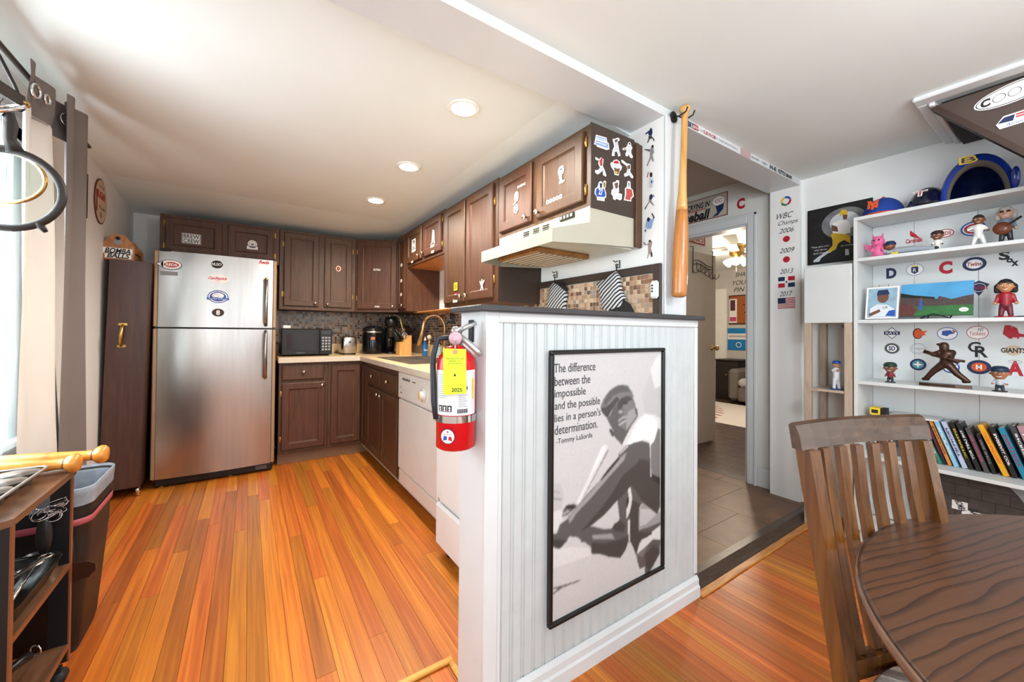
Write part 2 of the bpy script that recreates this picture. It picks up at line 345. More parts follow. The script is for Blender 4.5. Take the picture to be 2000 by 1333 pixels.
wstub = wall('wall_bedroom_stub', (BX0, 2.66, -.06), (4.78, 5.2, 2.6), BEDW, 'bedroom closet wall behind the open door with pennant')
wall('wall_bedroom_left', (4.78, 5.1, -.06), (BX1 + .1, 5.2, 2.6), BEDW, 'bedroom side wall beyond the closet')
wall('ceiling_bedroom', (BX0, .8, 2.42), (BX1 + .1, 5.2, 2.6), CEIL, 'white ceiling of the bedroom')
# ---------------------------------------------------------------- half wall with beadboard
hx0, hx1, hy0, hy1, hz = .588, 1.70, 1.013, 1.18, 1.243
b = B(); b.box((hx0, hy0 + .012, 0), (hx1, hy1, hz), TRIMW)
b.box((hx0, hy0, 0), (hx0 + .046, hy0 + .012, hz), TRIMW, .002); b.box((hx0 + .047, hy0 + .004, 0), (hx0 + .062, hy0 + .012, hz), TRIMW, .003)
hw = struct('wall_half', b, 'white half wall with beadboard front holding the big poster', 'wall')
b = B(); b.box((hx0 + .046, hy0 - .002, hz - .032), (hx1, hy0 + .012, hz), TRIMW, .003); b.box((hx1 - .022, hy0 - .001, .1), (hx1, hy0 + .012, hz - .032), TRIMW, .003); b.build('rail', hw)
b = B(); b.poly([(0, 0), (-.018, 0), (-.018, .045), (-.012, .052), (-.012, .075), (-.004, .088), (0, .09)], (V((hx0 + .046, hy0 + .004, 0)), Y, Z), TRIMW, 0, hx1 - hx0 - .046)
struct('baseboard_half_wall', b, 'white moulded baseboard under the poster wall', 'baseboard')
bb = B(); bw = .0432
bb.add([(0, .006, 0), (.003, .0, 0), (.030, .0, 0), (.0315, .004, 0), (.034, -.001, 0), (.0375, -.001, 0), (.040, .004, 0), (bw - .0005, .006, 0)] + [(0, .006, 1), (.003, .0, 1), (.030, .0, 1), (.0315, .004, 1), (.034, -.001, 1), (.0375, -.001, 1), (.040, .004, 1), (bw - .0005, .006, 1)],
       [(i, i + 1, 8 + i + 1, 8 + i) for i in range(7)], BEAD)
bo = None; x = hx0 + .064
while x < hx1 - .03:
    if bo is None: o = bb.build('bead_board', hw); bo = o.data
    else: o = bpy.data.objects.new('bead_board', bo); COL.objects.link(o); par(o, hw)
    o.location = (x, hy0 + .006, .05); o.scale = (1, 1, hz - .08); x += bw
b = B(); b.box((hx0 - .035, hy0 - .03, hz), (hx1 + .012, hy1 + .012, hz + .019), mat('cap_slate', '#3b3a3c', .42, var=.15, vs=20, stretch=(1, 8, 8)), .003)
struct('trim_5', b, 'dark grey cap board on top of the half wall', 'trim')
# ================================================================ kitchen cabinets
CAB = wood('cabinet_espresso', '#3f2617', '#50311d', '#5f3c25', (9, 9, .8), 6, .5, .04, .06)
CABIN = mat('cabinet_side_dark', '#3f332c', .5, var=.08, vs=20)
CABU = wood('cabinet_underside_oak', '#a5682f', '#bd7d3f', '#cc8f50', (1, 1, 8), 6, .4)
NICK = mat('nickel_knob', '#cbbfae', .25, 1., var=.05)
def shift(F, a, c, h=0.): return (F[0] + F[1] * a + F[2] * c + F[1].cross(F[2]) * h, F[1], F[2])
def door(parent, F, w, h, knob=None, hinge=None, name='door', fw=.052, m=None, pull=False):
    """framed panel door lying on frame F (lower left corner), knob at (x, y), brass hinges on the given side"""
    m = m or CAB; o, u, v = F; n = u.cross(v); b = B()
    def rg(i, k): return [o + u * i + v * i + n * k, o + u * (w - i) + v * i + n * k, o + u * (w - i) + v * (h - i) + n * k, o + u * i + v * (h - i) + n * k]
    if name == 'drawer': b.rings([rg(0, 0), rg(0, .015), rg(.008, .02), rg(.012, .02)], m, False)
    else:
        f = min(fw, w * .26); b.rings([rg(0, 0), rg(0, .014), rg(.006, .019), rg(f, .019), rg(f + .004, .013), rg(f + .012, .010)], m, False)
    d = b.build(name, parent)
    if knob:
        k = o + u * knob[0] + v * knob[1] + n * .018
        B().lathe([(.006, 0), (.005, .010), (.013, .014), (.0155, .021), (.012, .027), (.003, .029)], k, NICK, n, 12).build('knob', d)
    if hinge:
        for t in (.16, .84):
            q = o + u * (-.006 if hinge == 'l' else w + .006) + v * (h * t)
            B().box(tuple(q - u * .007 - v * .024 + n * .001), tuple(q + u * .007 + v * .024 + n * .006), BRASS).cyl(q - v * .026 + n * .006, q + v * .026 + n * .006, .004, BRASS, n=8).build('hinge', d)
    return d
def carcass(name, label, a, c, group=None, under=None, m=None):
    lo = [min(a[i], c[i]) for i in range(3)]; hi = [max(a[i], c[i]) for i in range(3)]
    t = thing(name, label, 'cabinet', ((lo[0] + hi[0]) / 2, (lo[1] + hi[1]) / 2, lo[2]), group)
    B().box(a, c, m or CAB, .002).build('body', t)
    if under: B().box((lo[0] + .02, lo[1] + .004, lo[2] - .003), (hi[0] - .001, hi[1] - .004, lo[2]), under).build('bottom_panel', t)
    return t
def sticker(parent, name='sticker', **k):
    """returns a builder; call .build(name, parent)"""
    return B()
def cabin_px(F0, pts):
    """photograph points of the frame's plane in that frame's own coordinates"""
    o, u, v = F0; n = u.cross(v); ax = 0 if abs(n.x) > .5 else 1; r = []
    for px, py in pts:
        q = P(px, py, **{'xyz'[ax]: o[ax]}) - o; r.append((q.dot(u), q.dot(v)))
    return r
UG, LG = 'upper kitchen cabinets', 'base kitchen cabinets'
# --- back wall uppers (face -y)
yu = 4.30
def up_back(x0, x1, z0, z1, label, doors, name='wall_cabinet', y=yu):
    t = carcass(name, label, (x0, y, z0), (x1, YB - .002, z1), UG); r = []
    for (a, c, kn, hg) in doors: r.append(door(t, fr((a, y, z0 + .035), '-y'), c - a, z1 - z0 - .06, kn, hg))
    return t, r
zt = 2.145
t, (d1, d2) = up_back(-.622, .228, 1.80, zt, 'dark cabinet pair above the refrigerator with crew sticker', [(-.585, -.205, None, 'l'), (-.165, .185, None, 'r')])
F = fr(P(374, 467, y=yu - .012), '-y'); s = B(); s.rect(-.062, -.04, .062, .042, F, INK, .001); s.rect(-.064, -.042, .064, .044, F, WHITE, .0006)
s.rect(-.058, -.038, .058, .04, F, WHITE, .0012); s.text('BREW', 0, .02, .105, .034, F, INK, .0018, bold=.01); s.text('CREW', 0, -.019, .105, .034, F, INK, .0018, bold=.01); s.build('sticker', d1)
F = fr(P(493, 479, y=yu - .012), '-y'); s = B(); s.disc(0, .008, .036, .036, F, WHITE, .0008); s.rect(-.042, -.04, .042, -.012, F, WHITE, .0008); s.ring(0, .008, .029, .029, .004, F, GREY, .0014); s.disc(0, .006, .013, .013, F, GREY, .0016); s.disc(.0, .016, .006, .004, F, YELL, .002); s.build('sticker', d2)
t, (d1, d2) = up_back(.232, .915, 1.385, zt, 'dark double door wall cabinet above the microwave', [(.268, .570, (.27, .035), 'l'), (.618, .878, (.03, .03), 'r')])
F = fr(P(661, 525, y=yu - .012), '-y'); s = B(); s.disc(0, 0, .027, .032, F, ORANGE, .0008); s.disc(0, 0, .022, .027, F, WHITE, .0014); s.disc(0, 0, .016, .02, F, INK, .0018); s.disc(.002, .002, .009, .012, F, ORANGE, .0022); s.build('sticker', d2)
# --- diagonal corner upper
A, Bp = V((.918, yu, 1.385)), V((1.293, 4.06, 1.385)); u = (Bp - A); wd = u.length; u.normalize(); Fd = (A, u, Z)
t = thing('corner_cabinet', 'dark diagonal corner wall cabinet above the coffee maker', 'cabinet', (1.25, 4.4, 1.385), UG)
B().poly([(.918, yu + .001), (1.293, 4.061), (1.638, 4.061), (1.638, YB - .002), (.918, YB - .002)], fr((0, 0, 1.385), '+z'), CAB, 0, zt - 1.385).build('body', t)
d = door(t, shift(Fd, .02, .03), wd - .04, zt - 1.385 - .055, (wd - .075, .03), 'l')
Fs = shift(Fd, wd * .5, .44, .013); s = B(); s.text('ROYALS', 0, 0, .07, .022, Fs, WHITE, .001, bold=.03); s.build('sticker', d)
Fs = shift(Fd, wd * .52, .055, .022); s = B(); s.text('STARS', 0, 0, .05, .016, Fs, WHITE, .001, bold=.03); s.build('sticker', d)
# --- range wall uppers (face -x): y runs from far to near along the frame
xu = 1.293
def up_side(y0, y1, z0, z1, label, doors, under=None):
    t = carcass('wall_cabinet', label, (xu, y0, z0), (XR - .002, y1, z1), UG, under); r = []
    for (a, c, kn, hg) in doors: r.append(door(t, fr((xu, a, z0 + .03), '-x'), a - c, z1 - z0 - .055, kn, hg))
    return t, r
zt = 2.16
t, (dn,) = up_side(3.80, 4.058, 1.385, zt + .01, 'narrow dark wall cabinet next to the diagonal corner cabinet', [(4.045, 3.835, (.19, .03), None)])
for z, w in ((1.86, 'C'), (1.70, 'K'), (1.56, 'A'), (1.43, 'Z')):
    F = fr((xu - .012, 3.94, z), '-x'); s = B(); s.disc(0, 0, .028, .018, F, WHITE, .0008); s.text(w, 0, 0, None, .02, F, ORANGE, .0014, bold=.04); s.build('sticker', dn)
t, (d1, d2) = up_side(2.905, 3.796, 1.815, zt + .01, 'short dark double door cabinet above the sink with white stickers', [(3.77, 3.38, (.345, .03), None), (3.345, 2.945, (.03, .035), 'r')], CABU)
F = fr(P(808, 480, x=xu - .012), '-x'); s = B(); s.rect(-.05, -.06, .05, .06, F, WHITE, .0008); s.text('TB', 0, .03, .07, .035, F, INK, .0014, bold=.04); s.text('CAL', 0, -.02, .08, .035, F, INK, .0014, bold=.04); s.build('sticker', d1)
F = fr(P(845, 466, x=xu - .012), '-x'); s = B(); s.poly([(-.05, -.05), (-.02, -.03), (0, .075), (.035, .06), (.04, -.02), (.055, -.05), (.02, -.04), (.01, .03), (.0, -.035)], F, WHITE, .0008); s.text('sox', .0, -.065, .09, .025, F, WHITE, .001, shear=.2, bold=.02); s.build('sticker', d2)
for px, py, dd, w in ((805, 512, d1, 'WS'), (845, 492, d2, 'MLB')):
    F = fr(P(px, py, x=xu - .021), '-x'); s = B(); s.text(w, 0, 0, .055, .022, F, WHITE, .001, bold=.03); s.build('sticker', dd)
t, (d1, d2) = up_side(2.095, 2.90, 1.375, zt, 'tall dark double door cabinet left of the range hood', [(2.875, 2.525, (.315, .035), None), (2.50, 2.135, (.03, .035), 'r')])
B().box((xu + .01, 2.0925, 1.375), (XR - .003, 2.0945, 1.64), CABIN).build('side_panel', t)
def st_at(px, py, dd, fn, h=.012): F = fr(P(px, py, x=xu - h), '-x'); s = B(); fn(s, F); s.build('sticker', dd)
st_at(890, 560, d1, lambda s, F: (s.rect(-.03, -.03, .03, .03, F, YELL, .0008), s.text('21', 0, 0, .04, .03, F, INK, .0014, bold=.04)), .014)
st_at(890, 576, d1, lambda s, F: (s.rect(-.022, -.012, .022, .012, F, RED, .0008), s.text('MLB', 0, 0, .036, .012, F, WHITE, .0014)), .014)
st_at(889, 588, d1, lambda s, F: (s.text('Robert', 0, 0, .075, .025, F, WHITE, .001, bold=.04, shear=.2)), .022)
st_at(941, 556, d2, lambda s, F: (s.poly([(-.02, -.045), (-.008, -.01), (-.03, .02), (-.024, .028), (-.004, .015), (0, .04), (.008, .04), (.006, .015), (.03, .03), (.034, .02), (.010, -.005), (.026, -.045), (.016, -.045), (.0, -.012), (-.010, -.045)], F, WHITE, .0008), s.disc(.003, .045, .008, .009, F, INK, .0014)), .014)
st_at(941, 571, d2, lambda s, F: (s.rect(-.025, -.010, .025, .010, F, RED, .0008), s.text('TRIBE', 0, 0, .04, .010, F, WHITE, .0014)), .014)
t, (d1, d2) = up_side(1.290, 2.090, 1.765, zt - .012, 'short dark double door cabinet directly above the range hood', [(2.055, 1.725, (.29, .03), None), (1.680, 1.325, (.025, .03), 'r')])
st_at(1019, 362, d1, lambda s, F: s.text('BASEBALL', 0, 0, .085, .014, F, WHITE, .001), .012)
st_at(1008, 386, d1, lambda s, F: (s.disc(.004, .004, .022, .03, F, WHITE, .0008), s.poly([(-.03, -.04), (.0, -.03), (-.01, -.015)], F, WHITE, .0008), s.text('2', .004, .004, None, .03, F, INK, .0014)), .012)
st_at(1008, 408, d1, lambda s, F: (s.poly([(0, .028), (.022, .014), (.024, -.012), (0, -.028), (-.024, -.012), (-.022, .014)], F, WHITE, .0008), s.text('G', 0, 0, None, .034, F, INK, .0014, bold=.02)), .012)
st_at(1096, 341, d2, lambda s, F: (s.text('S', 0, .02, .04, .045, F, WHITE, .0008, bold=.06), s.text('T', 0, -.005, .045, .06, F, WHITE, .001, bold=.06), s.text('L', .006, -.02, .04, .05, F, WHITE, .0012, bold=.06), s.text('STL', 0, 0, .03, .06, F, INK, .0018)), .012)
def hearts(s, F):
    for i in range(5): s.disc(-.052 + .026 * i, .006, .0115, .0115, F, WHITE, .0008, n=12); s.poly([(-.062 + .026 * i, .002), (-.042 + .026 * i, .002), (-.052 + .026 * i, -.016)], F, WHITE, .0009); s.disc(-.052 + .026 * i, .006, .005, .005, F, RED, .0014, n=8)
st_at(1082, 392, d2, hearts, .012)
# dark end panel with the baseball stickers (faces the dining room)
b = B(); b.box((xu - .004, 1.284, 1.757), (XR - .05, 1.2895, zt - .01), CABIN); ep = b.build('end_panel', t)
b = B(); b.box((XR - .05, 1.270, 1.612), (XR - .003, 1.289, zt - .03), CAB, .003); b.build('end_stile', t)
yp = 1.2838
def pxF(b, pts, plane, mt, h):
    """flat print traced on a plane: points given where the photograph shows them"""
    (ax, val), = plane.items(); n = {'y': V((0, -1, 0)), 'x': V((-1, 0, 0))}[ax]
    return b.add([P(px, py, **plane) + n * h for px, py in pts], [list(range(len(pts)))], mt)
def ep_px(pts): return [(1150 + x / 8.89, 250 + y / 8.886) for x, y in pts]
def figdecal(outline, inner, parent, plane, conv, name='sticker', rim=WHITE):
    b = B(); pxF(b, conv(outline), plane, rim, .0008)
    for i, (pts, m) in enumerate(inner): pxF(b, conv(pts), plane, m, .0014 + .0003 * i)
    return b.build(name, parent)
SKIN = mat('print_skin', '#6d4a3a', .6, var=.1); PALE = mat('print_palegrey', '#c9cfd4', .55, var=.05); LBLUE = mat('print_lightblue', '#8aa4cf', .55, var=.08); CRIM = mat('print_crimson', '#b04a48', .55, var=.1)
pl = {'y': yp}
figdecal([(125, 118), (305, 170), (320, 255), (345, 265), (357, 375), (305, 385), (135, 325), (132, 300), (88, 285)], [([(135, 140), (295, 185), (305, 240), (125, 190)], LBLUE), ([(110, 215), (310, 270), (335, 285), (340, 350), (300, 350), (110, 285)], LBLUE), ([(130, 165), (290, 210), (290, 222), (130, 178)], WHITE), ([(120, 240), (300, 300), (300, 312), (120, 252)], WHITE)], ep, pl, ep_px)
figdecal([(410, 185), (440, 195), (500, 168), (535, 190), (530, 220), (500, 240), (515, 330), (530, 400), (550, 485), (510, 498), (485, 410), (450, 420), (445, 490), (395, 485), (410, 390), (440, 320), (420, 240)], [([(440, 215), (500, 210), (500, 330), (450, 330)], PALE), ([(440, 215), (490, 195), (500, 225), (460, 260)], SKIN), ([(430, 395), (450, 340), (510, 340), (520, 395), (535, 480), (515, 485), (480, 390), (455, 395), (430, 480), (408, 475)], PALE)], ep, pl, ep_px)
figdecal([(680, 260), (700, 242), (725, 260), (735, 310), (755, 350), (735, 390), (735, 440), (765, 500), (750, 530), (715, 515), (690, 460), (675, 495), (640, 490), (632, 445), (650, 420), (650, 380), (600, 390), (577, 370), (590, 350), (645, 340), (665, 305)], [([(675, 310), (720, 310), (725, 380), (720, 430), (665, 430), (660, 370)], PALE), ([(688, 262), (715, 265), (712, 295), (690, 290)], INK), ([(590, 365), (640, 355), (640, 375), (600, 380)], BRASS)], ep, pl, ep_px)
figdecal([(105, 515), (130, 510), (180, 545), (205, 512), (250, 540), (250, 600), (240, 660), (280, 750), (305, 835), (285, 845), (245, 820), (235, 740), (200, 780), (150, 810), (110, 780), (105, 735), (165, 730), (190, 690), (160, 620), (170, 570), (120, 555)], [([(175, 560), (235, 545), (235, 650), (195, 670)], CRIM), ([(200, 525), (235, 535), (230, 570), (205, 570)], RED), ([(190, 690), (235, 680), (285, 825), (265, 830), (225, 720), (180, 780), (140, 790), (125, 755), (175, 745)], PALE)], ep, pl, ep_px)
figdecal([(410, 600), (430, 565), (480, 548), (530, 580), (545, 640), (575, 670), (565, 720), (530, 760), (515, 830), (445, 815), (430, 740), (385, 680), (372, 620), (390, 595)], [([(420, 610), (450, 570), (500, 572), (525, 625), (460, 620)], RED), ([(420, 640), (470, 625), (525, 655), (540, 690), (500, 700), (440, 670)], PALE), ([(430, 690), (540, 710), (505, 810), (455, 800)], SKIN), ([(455, 680), (500, 690), (495, 715), (460, 700)], WHITE), ([(455, 760), (490, 765), (485, 800), (460, 795)], YELL)], ep, pl, ep_px)
figdecal([(560, 560), (580, 555), (660, 620), (690, 620), (725, 640), (725, 700), (715, 760), (775, 850), (755, 880), (720, 855), (700, 820), (660, 840), (620, 850), (608, 800), (650, 780), (665, 720), (650, 660), (570, 600)], [([(660, 660), (715, 640), (715, 710), (670, 720)], SKIN), ([(665, 720), (710, 720), (700, 780), (760, 855), (740, 865), (690, 800), (640, 830), (625, 810), (660, 780)], PALE)], ep, pl, ep_px)
figdecal([(170, 945), (205, 922), (235, 950), (240, 1010), (250, 930), (275, 915), (300, 935), (290, 1020), (275, 1060), (300, 1130), (300, 1210), (275, 1215), (272, 1275), (140, 1255), (135, 1190), (98, 1140), (105, 1060), (150, 1020)], [([(150, 1045), (260, 1060), (285, 1140), (285, 1195), (240, 1200), (140, 1190), (115, 1130), (125, 1065)], BLUE), ([(185, 960), (225, 965), (225, 1040), (190, 1040)], NAVY), ([(250, 960), (285, 940), (280, 1010), (255, 1050)], BRASS), ([(150, 1195), (265, 1205), (262, 1262), (150, 1248)], PALE)], ep, pl, ep_px)
F = fr(P(1150 + 198 / 8.89, 250 + 1115 / 8.886, y=yp), '-y'); B().text('27', 0, 0, .028, .03, F, WHITE, .0032, bold=.03).build('sticker_number', ep)
figdecal([(410, 950), (470, 930), (475, 908), (525, 915), (525, 960), (515, 1010), (525, 1100), (510, 1130), (575, 1150), (570, 1240), (540, 1258), (470, 1230), (465, 1255), (420, 1240), (415, 1180), (385, 1150), (395, 1080), (425, 1050), (420, 1000)], [([(440, 965), (500, 945), (505, 1040), (460, 1060)], SKIN), ([(430, 1060), (500, 1050), (500, 1130), (440, 1160)], PALE), ([(440, 1170), (560, 1165), (550, 1235), (480, 1215)], PALE)], ep, pl, ep_px)
figdecal([(665, 940), (690, 918), (722, 940), (725, 1040), (765, 1080), (780, 1190), (735, 1230), (735, 1280), (605, 1255), (625, 1160), (625, 1050), (660, 1020)], [([(645, 1050), (745, 1070), (760, 1180), (720, 1220), (720, 1262), (625, 1240), (645, 1160)], CRIM), ([(675, 950), (710, 950), (705, 1020), (680, 1020)], GREY)], ep, pl, ep_px)
# --- range hood
CREAM = mat('hood_cream', '#b9b6a5', .4, var=.03); 
t = thing('range_hood', 'cream metal range hood under the short cabinet', 'range hood', (1.35, 1.67, 1.59))
y0, y1 = 1.288, 2.068
side = [(1.60, 1.612), (1.300, 1.592), (1.066, 1.570), (1.066, 1.628), (1.288, 1.690), (1.288, 1.764), (1.60, 1.764)]
b = B(); n = len(side); T0 = [V((x, y0, z)) for x, z in side]; T1 = [V((x, (1.90 if x < 1.1 else y1), z)) for x, z in side]
f = [[0, 1, 2, 3, 4, 5, 6], [13, 12, 11, 10, 9, 8, 7]] + [[i, 7 + i, 7 + (i + 1) % 7, (i + 1) % 7] for i in range(7) if i not in (0, 1)]
b.add(T0 + T1, f, CREAM)
b.box((1.085, y0 + .012, 1.600), (1.59, 1.88, 1.612), CREAM); b.build('canopy', t)
b = B(); b.box((1.15, 1.50, 1.575), (1.50, 1.86, 1.60), mat('hood_filter', '#9a6a38', .35, .6, var=.25, vs=30), .004)
for i in range(9): b.box((1.17 + i * .036, 1.52, 1.572), (1.18 + i * .036, 1.84, 1.576), CREAM)
b.build('filter', t)
for k in range(3):
    b = B(); q = P(1029 + k * 19, 448 - k * 7, x=1.287); b.box((1.284, q.y - .03, 1.702), (1.288, q.y + .028, 1.752), CREAM)
    for i in range(4): b.box((1.2795, q.y - .027, 1.705 + i * .012), (1.285, q.y + .025, 1.710 + i * .012), BLACK)
    b.build('vent', t)
b = B(); q = P(1107, 424, x=1.286); b.box((1.281, q.y - .055, q.z - .014), (1.288, q.y + .05, q.z + .014), MBLACK, .002)
for i in range(4): b.box((1.277, q.y - .045 + i * .024, q.z - .007), (1.282, q.y - .033 + i * .024, q.z + .007), CREAM)
b.build('switch_panel', t)
# ================================================================ base cabinets, counter, sink
cz = .945; ct = .905
yb, xb = 3.972, .922
def base(name, label, a, c, group=LG): return carcass(name, label, a, c, group)
t = base('base_cabinet', 'dark base cabinet with drawer and door beside the refrigerator', (.222, yb, .10), (.612, YB - .003, ct - .003))
d = door(t, fr((.245, yb, .745), '-y'), .335, .125, (.168, .07), None, 'drawer'); d = door(t, fr((.245, yb, .135), '-y'), .345, .585, (.318, .555), 'l')
t = base('base_cabinet', 'dark single door base cabinet in the corner under the toaster', (.613, yb, .10), (1.637, YB - .003, ct - .003))
door(t, fr((.640, yb, .135), '-y'), .262, .73)
t = base('base_cabinet', 'dark sink base cabinet with two drawer fronts and two doors', (xb, 2.822, .10), (XR - .003, 3.969, .77)); B().box((xb, 2.822, .7701), (xb + .02, 3.969, ct - .003), CAB).build('front_rail', t)
door(t, fr((xb, 3.940, .135), '-x'), .185, .73)
for a, c in ((3.725, 3.300), (3.270, 2.850)):
    door(t, fr((xb, a, .720), '-x'), a - c, .13, ((a - c) / 2, .07), None, 'drawer'); door(t, fr((xb, a, .125), '-x'), a - c, .565, (a - c - .03 if a > 3.5 else .03, .53))
b = B(); b.box((.222, yb + .06, 0), (1.2, yb + .07, .10), mat('toe_kick_taupe', '#8a6a52', .5, var=.1)); b.box((xb + .065, 2.10, 0), (xb + .075, yb + .06, .10), MBLACK); b.box((xb - .004, 2.14, .088), (xb + .06, yb + .03, .099), mat('edge_strip', '#b9a899', .4))
struct('baseboard_kitchen', b, 'recessed toe kick boards under the base cabinets', 'baseboard')
# counter
CNT = mat('counter_laminate', '#dcc096', .32, var=.07, vs=40); CNTE = mat('counter_edge', '#cfc3b0', .35, var=.06, vs=40)
sx0, sx1, sy0, sy1 = .99, 1.42, 2.78, 3.62
t = thing('countertop', 'cream laminate L shaped countertop along both kitchen walls', 'countertop', (1.0, 4.2, ct))
b = B()
b.box((.215, 3.935, ct), (XR - .002, YB - .003, cz), CNT); b.box((.892, 1.985, ct), (sx0, 3.935, cz), CNT); b.box((sx1, 1.985, ct), (XR - .002, 3.935, cz), CNT)
b.box((sx0, 1.985, ct), (sx1, sy0, cz), CNT); b.box((sx0, sy1, ct), (sx1, 3.935, cz), CNT); b.build('top', t)
b = B(); b.box((.213, 3.928, ct - .006), (.892, 3.9345, cz - .002), CNTE, .003); b.box((.885, 1.985, ct - .006), (.8915, 3.9345, cz - .002), CNTE, .003); b.build('edge', t)
SINK = mat('sink_steel', '#8f8276', .3, .9, var=.06)
t = thing('kitchen_sink', 'double bowl steel sink set into the counter', 'sink', (1.2, 3.2, cz))
b = B(); e = .022
b.box((sx0 - e, sy0 - e, cz), (sx1 + e, sy0, cz + .004), SINK); b.box((sx0 - e, sy1, cz), (sx1 + e, sy1 + e, cz + .004), SINK); b.box((sx0 - e, sy0, cz), (sx0, sy1, cz + .004), SINK); b.box((sx1, sy0, cz), (sx1 + e, sy1, cz + .004), SINK); b.box((sx0, 3.18, cz - .02), (sx1, 3.22, cz + .003), SINK); b.build('rim', t)
for a, c in ((sy0, 3.18), (3.22, sy1)):
    b = B(); q = [(sx0, a), (sx1, a), (sx1, c), (sx0, c)]; r2 = [(sx0 + .03, a + .03), (sx1 - .03, a + .03), (sx1 - .03, c - .03), (sx0 + .03, c - .03)]
    b.rings([[V((x, y, cz)) for x, y in q], [V((x, y, cz - .16)) for x, y in r2]], SINK, False, (0, 1)); b.build('bowl', t)
# faucet
FAU = mat('faucet_bronze', '#b99468', .3, .8, var=.05)
t = thing('faucet', 'high arc champagne kitchen faucet behind the sink', 'faucet', (1.50, 3.42, cz))
fb = P(868, 690, x=1.57); fb.z = cz; tip = P(818, 676, x=1.37); dr = (tip - fb); dr.z = 0; L = dr.length; dr.normalize()
b = B(); b.lathe([(.03, 0), (.03, .012), (.022, .02), (.02, .10)], fb, FAU); b.build('base', t)
b = B(); b.tube([fb + Z * .09, fb + Z * .27] + [fb + dr * (L * .42 * (1 - math.cos(a))) + Z * (.28 + .12 * math.sin(a)) for a in [math.pi * i / 12 for i in range(11)]], .013, FAU, 10); b.build('spout', t)
e1 = fb + dr * (L * .42 * (1 - math.cos(math.pi * 10 / 12))) + Z * (.28 + .12 * math.sin(math.pi * 10 / 12)); b = B(); b.tube([e1, e1 + (tip - e1) * .5, tip], [.014, .017, .022], FAU, 12); b.build('spray_head', t)
b = B(); b.cyl(fb + V((0, -.02, .07)), fb + V((-.02, -.09, .10)), .008, FAU, .006, 8); b.build('lever', t)
# ================================================================ refrigerator and tall cabinet
FSIDE = mat('fridge_side_tan', '#a3876a', .4, .3, var=.05); GASK = mat('gasket', '#3a3634', .6)
fx0, fx1, fy = -.588, .190, 3.86
t = thing('refrigerator', 'tall stainless steel top freezer refrigerator with round stickers', 'refrigerator', (-.2, 4.2, 0))
B().box((fx0 + .004, fy + .055, .05), (fx1 - .004, 4.54, 1.765), FSIDE, .004).build('body', t)
def fdoor(z0, z1):
    b = B(); n = 16; pr = []
    for i in range(n + 1):
        s = i / n; x = fx0 + .028 + (fx1 - fx0 - .056) * s; pr.append((x, fy - .018 * (1 - (2 * s - 1) ** 2)))
    v = []; k = len(pr)
    for z in (z0, z1): v += [(x, y, z) for x, y in pr]
    b.add(v, [[i, i + 1, k + i + 1, k + i] for i in range(k - 1)], STEEL, True)
    b.add([(x, y, z1) for x, y in pr] + [(fx1 - .028, fy + .05, z1), (fx0 + .028, fy + .05, z1)], [list(range(k + 2))], STEEL)
    b.add([(x, y, z0) for x, y in pr] + [(fx1 - .028, fy + .05, z0), (fx0 + .028, fy + .05, z0)], [list(range(k + 2))], STEEL)
    b.box((fx0, fy, z0), (fx0 + .0279, fy + .05, z1), FSIDE, .006); b.box((fx1 - .0279, fy, z0), (fx1, fy + .05, z1), FSIDE, .006)
    d = b.build('door', t); return d
dt = fdoor(1.203, 1.770); db = fdoor(.075, 1.190)
b = B(); b.box((fx0 + .01, fy + .012, 1.190), (fx1 - .01, fy + .05, 1.203), GASK); b.build('gasket', t)
b = B(); b.box((fx0 + .02, fy + .03, .012), (fx1 - .01, fy + .075, .075), BLACK, .004)
for i in range(3): b.box((fx1 - .13, fy + .026, .030 + i * .011), (fx1 - .05, fy + .031, .034 + i * .011), GREY)
b.build('kick_grille', t)
for x in (fx0 + .06, fx1 - .3): B().cyl((x, fy + .05, 0), (x, fy + .05, .05), .018, CHROME, n=12).build('foot', t)
def fhandle(z0, z1, d, flip):
    x = fx1 - .075; b = B(); b.tube([(x, fy - .006, z0), (x, fy - .05, z0 + .03 if not flip else z0), (x, fy - .055, (z0 + z1) / 2), (x, fy - .05, z1 if not flip else z1 - .03), (x, fy - .006, z1)], .013, STEEL, 10); b.ball((x, fy - .045, z1 if not flip else z0), (.015, .015, .02), BRASS); b.build('handle', d)
fhandle(1.225, 1.60, dt, False); fhandle(.80, 1.175, db, True)
B().box((fx0 + .03, fy - .008, 1.765), (fx0 + .10, fy + .09, 1.785), MBLACK, .004).build('hinge_cover', t)
def fmag(name, label, px, py, fn):
    q = P(px, py, y=fy - .0155); q.y = fy - .0185 if abs(px - 425) < 30 else (fy - .012 if px < 350 else fy - .009)
    b = B(); fn(b, fr(q, '-y')); return b.build(name, None, None, label, 'magnet', 'round magnets on the refrigerator door')
PINK = mat('print_pink', '#c4466e', .55, var=.08)
fmag('oval_magnet', 'red and white team magnet at the freezer door left corner', 330, 517, lambda b, F: (b.disc(.012, 0, .062, .038, F, INK, 0, .002), b.poly([(-.075, 0), (-.035, .026), (-.035, -.026)], F, INK, 0, .002), b.disc(.012, 0, .058, .034, F, WHITE, .0024), b.poly([(-.069, 0), (-.033, .022), (-.033, -.022)], F, WHITE, .0024), b.disc(.014, 0, .043, .02, F, RED, .003), b.text('REDS', .014, 0, .066, .021, F, WHITE, .0036, bold=.03)))
B().rect(-.05, -.014, .05, .014, fr((P(330, 534, y=fy - .012)), '-y'), GREY, 0, .003).build('badge', dt)
fmag('round_magnet', 'black round magnet with white nickname on freezer door', 424, 517, lambda b, F: (b.disc(0, 0, .041, .034, F, WHITE, 0, .002), b.disc(0, 0, .038, .031, F, INK, .0024), b.text('NUXY', 0, 0, .066, .022, F, WHITE, .003, bold=.02)))
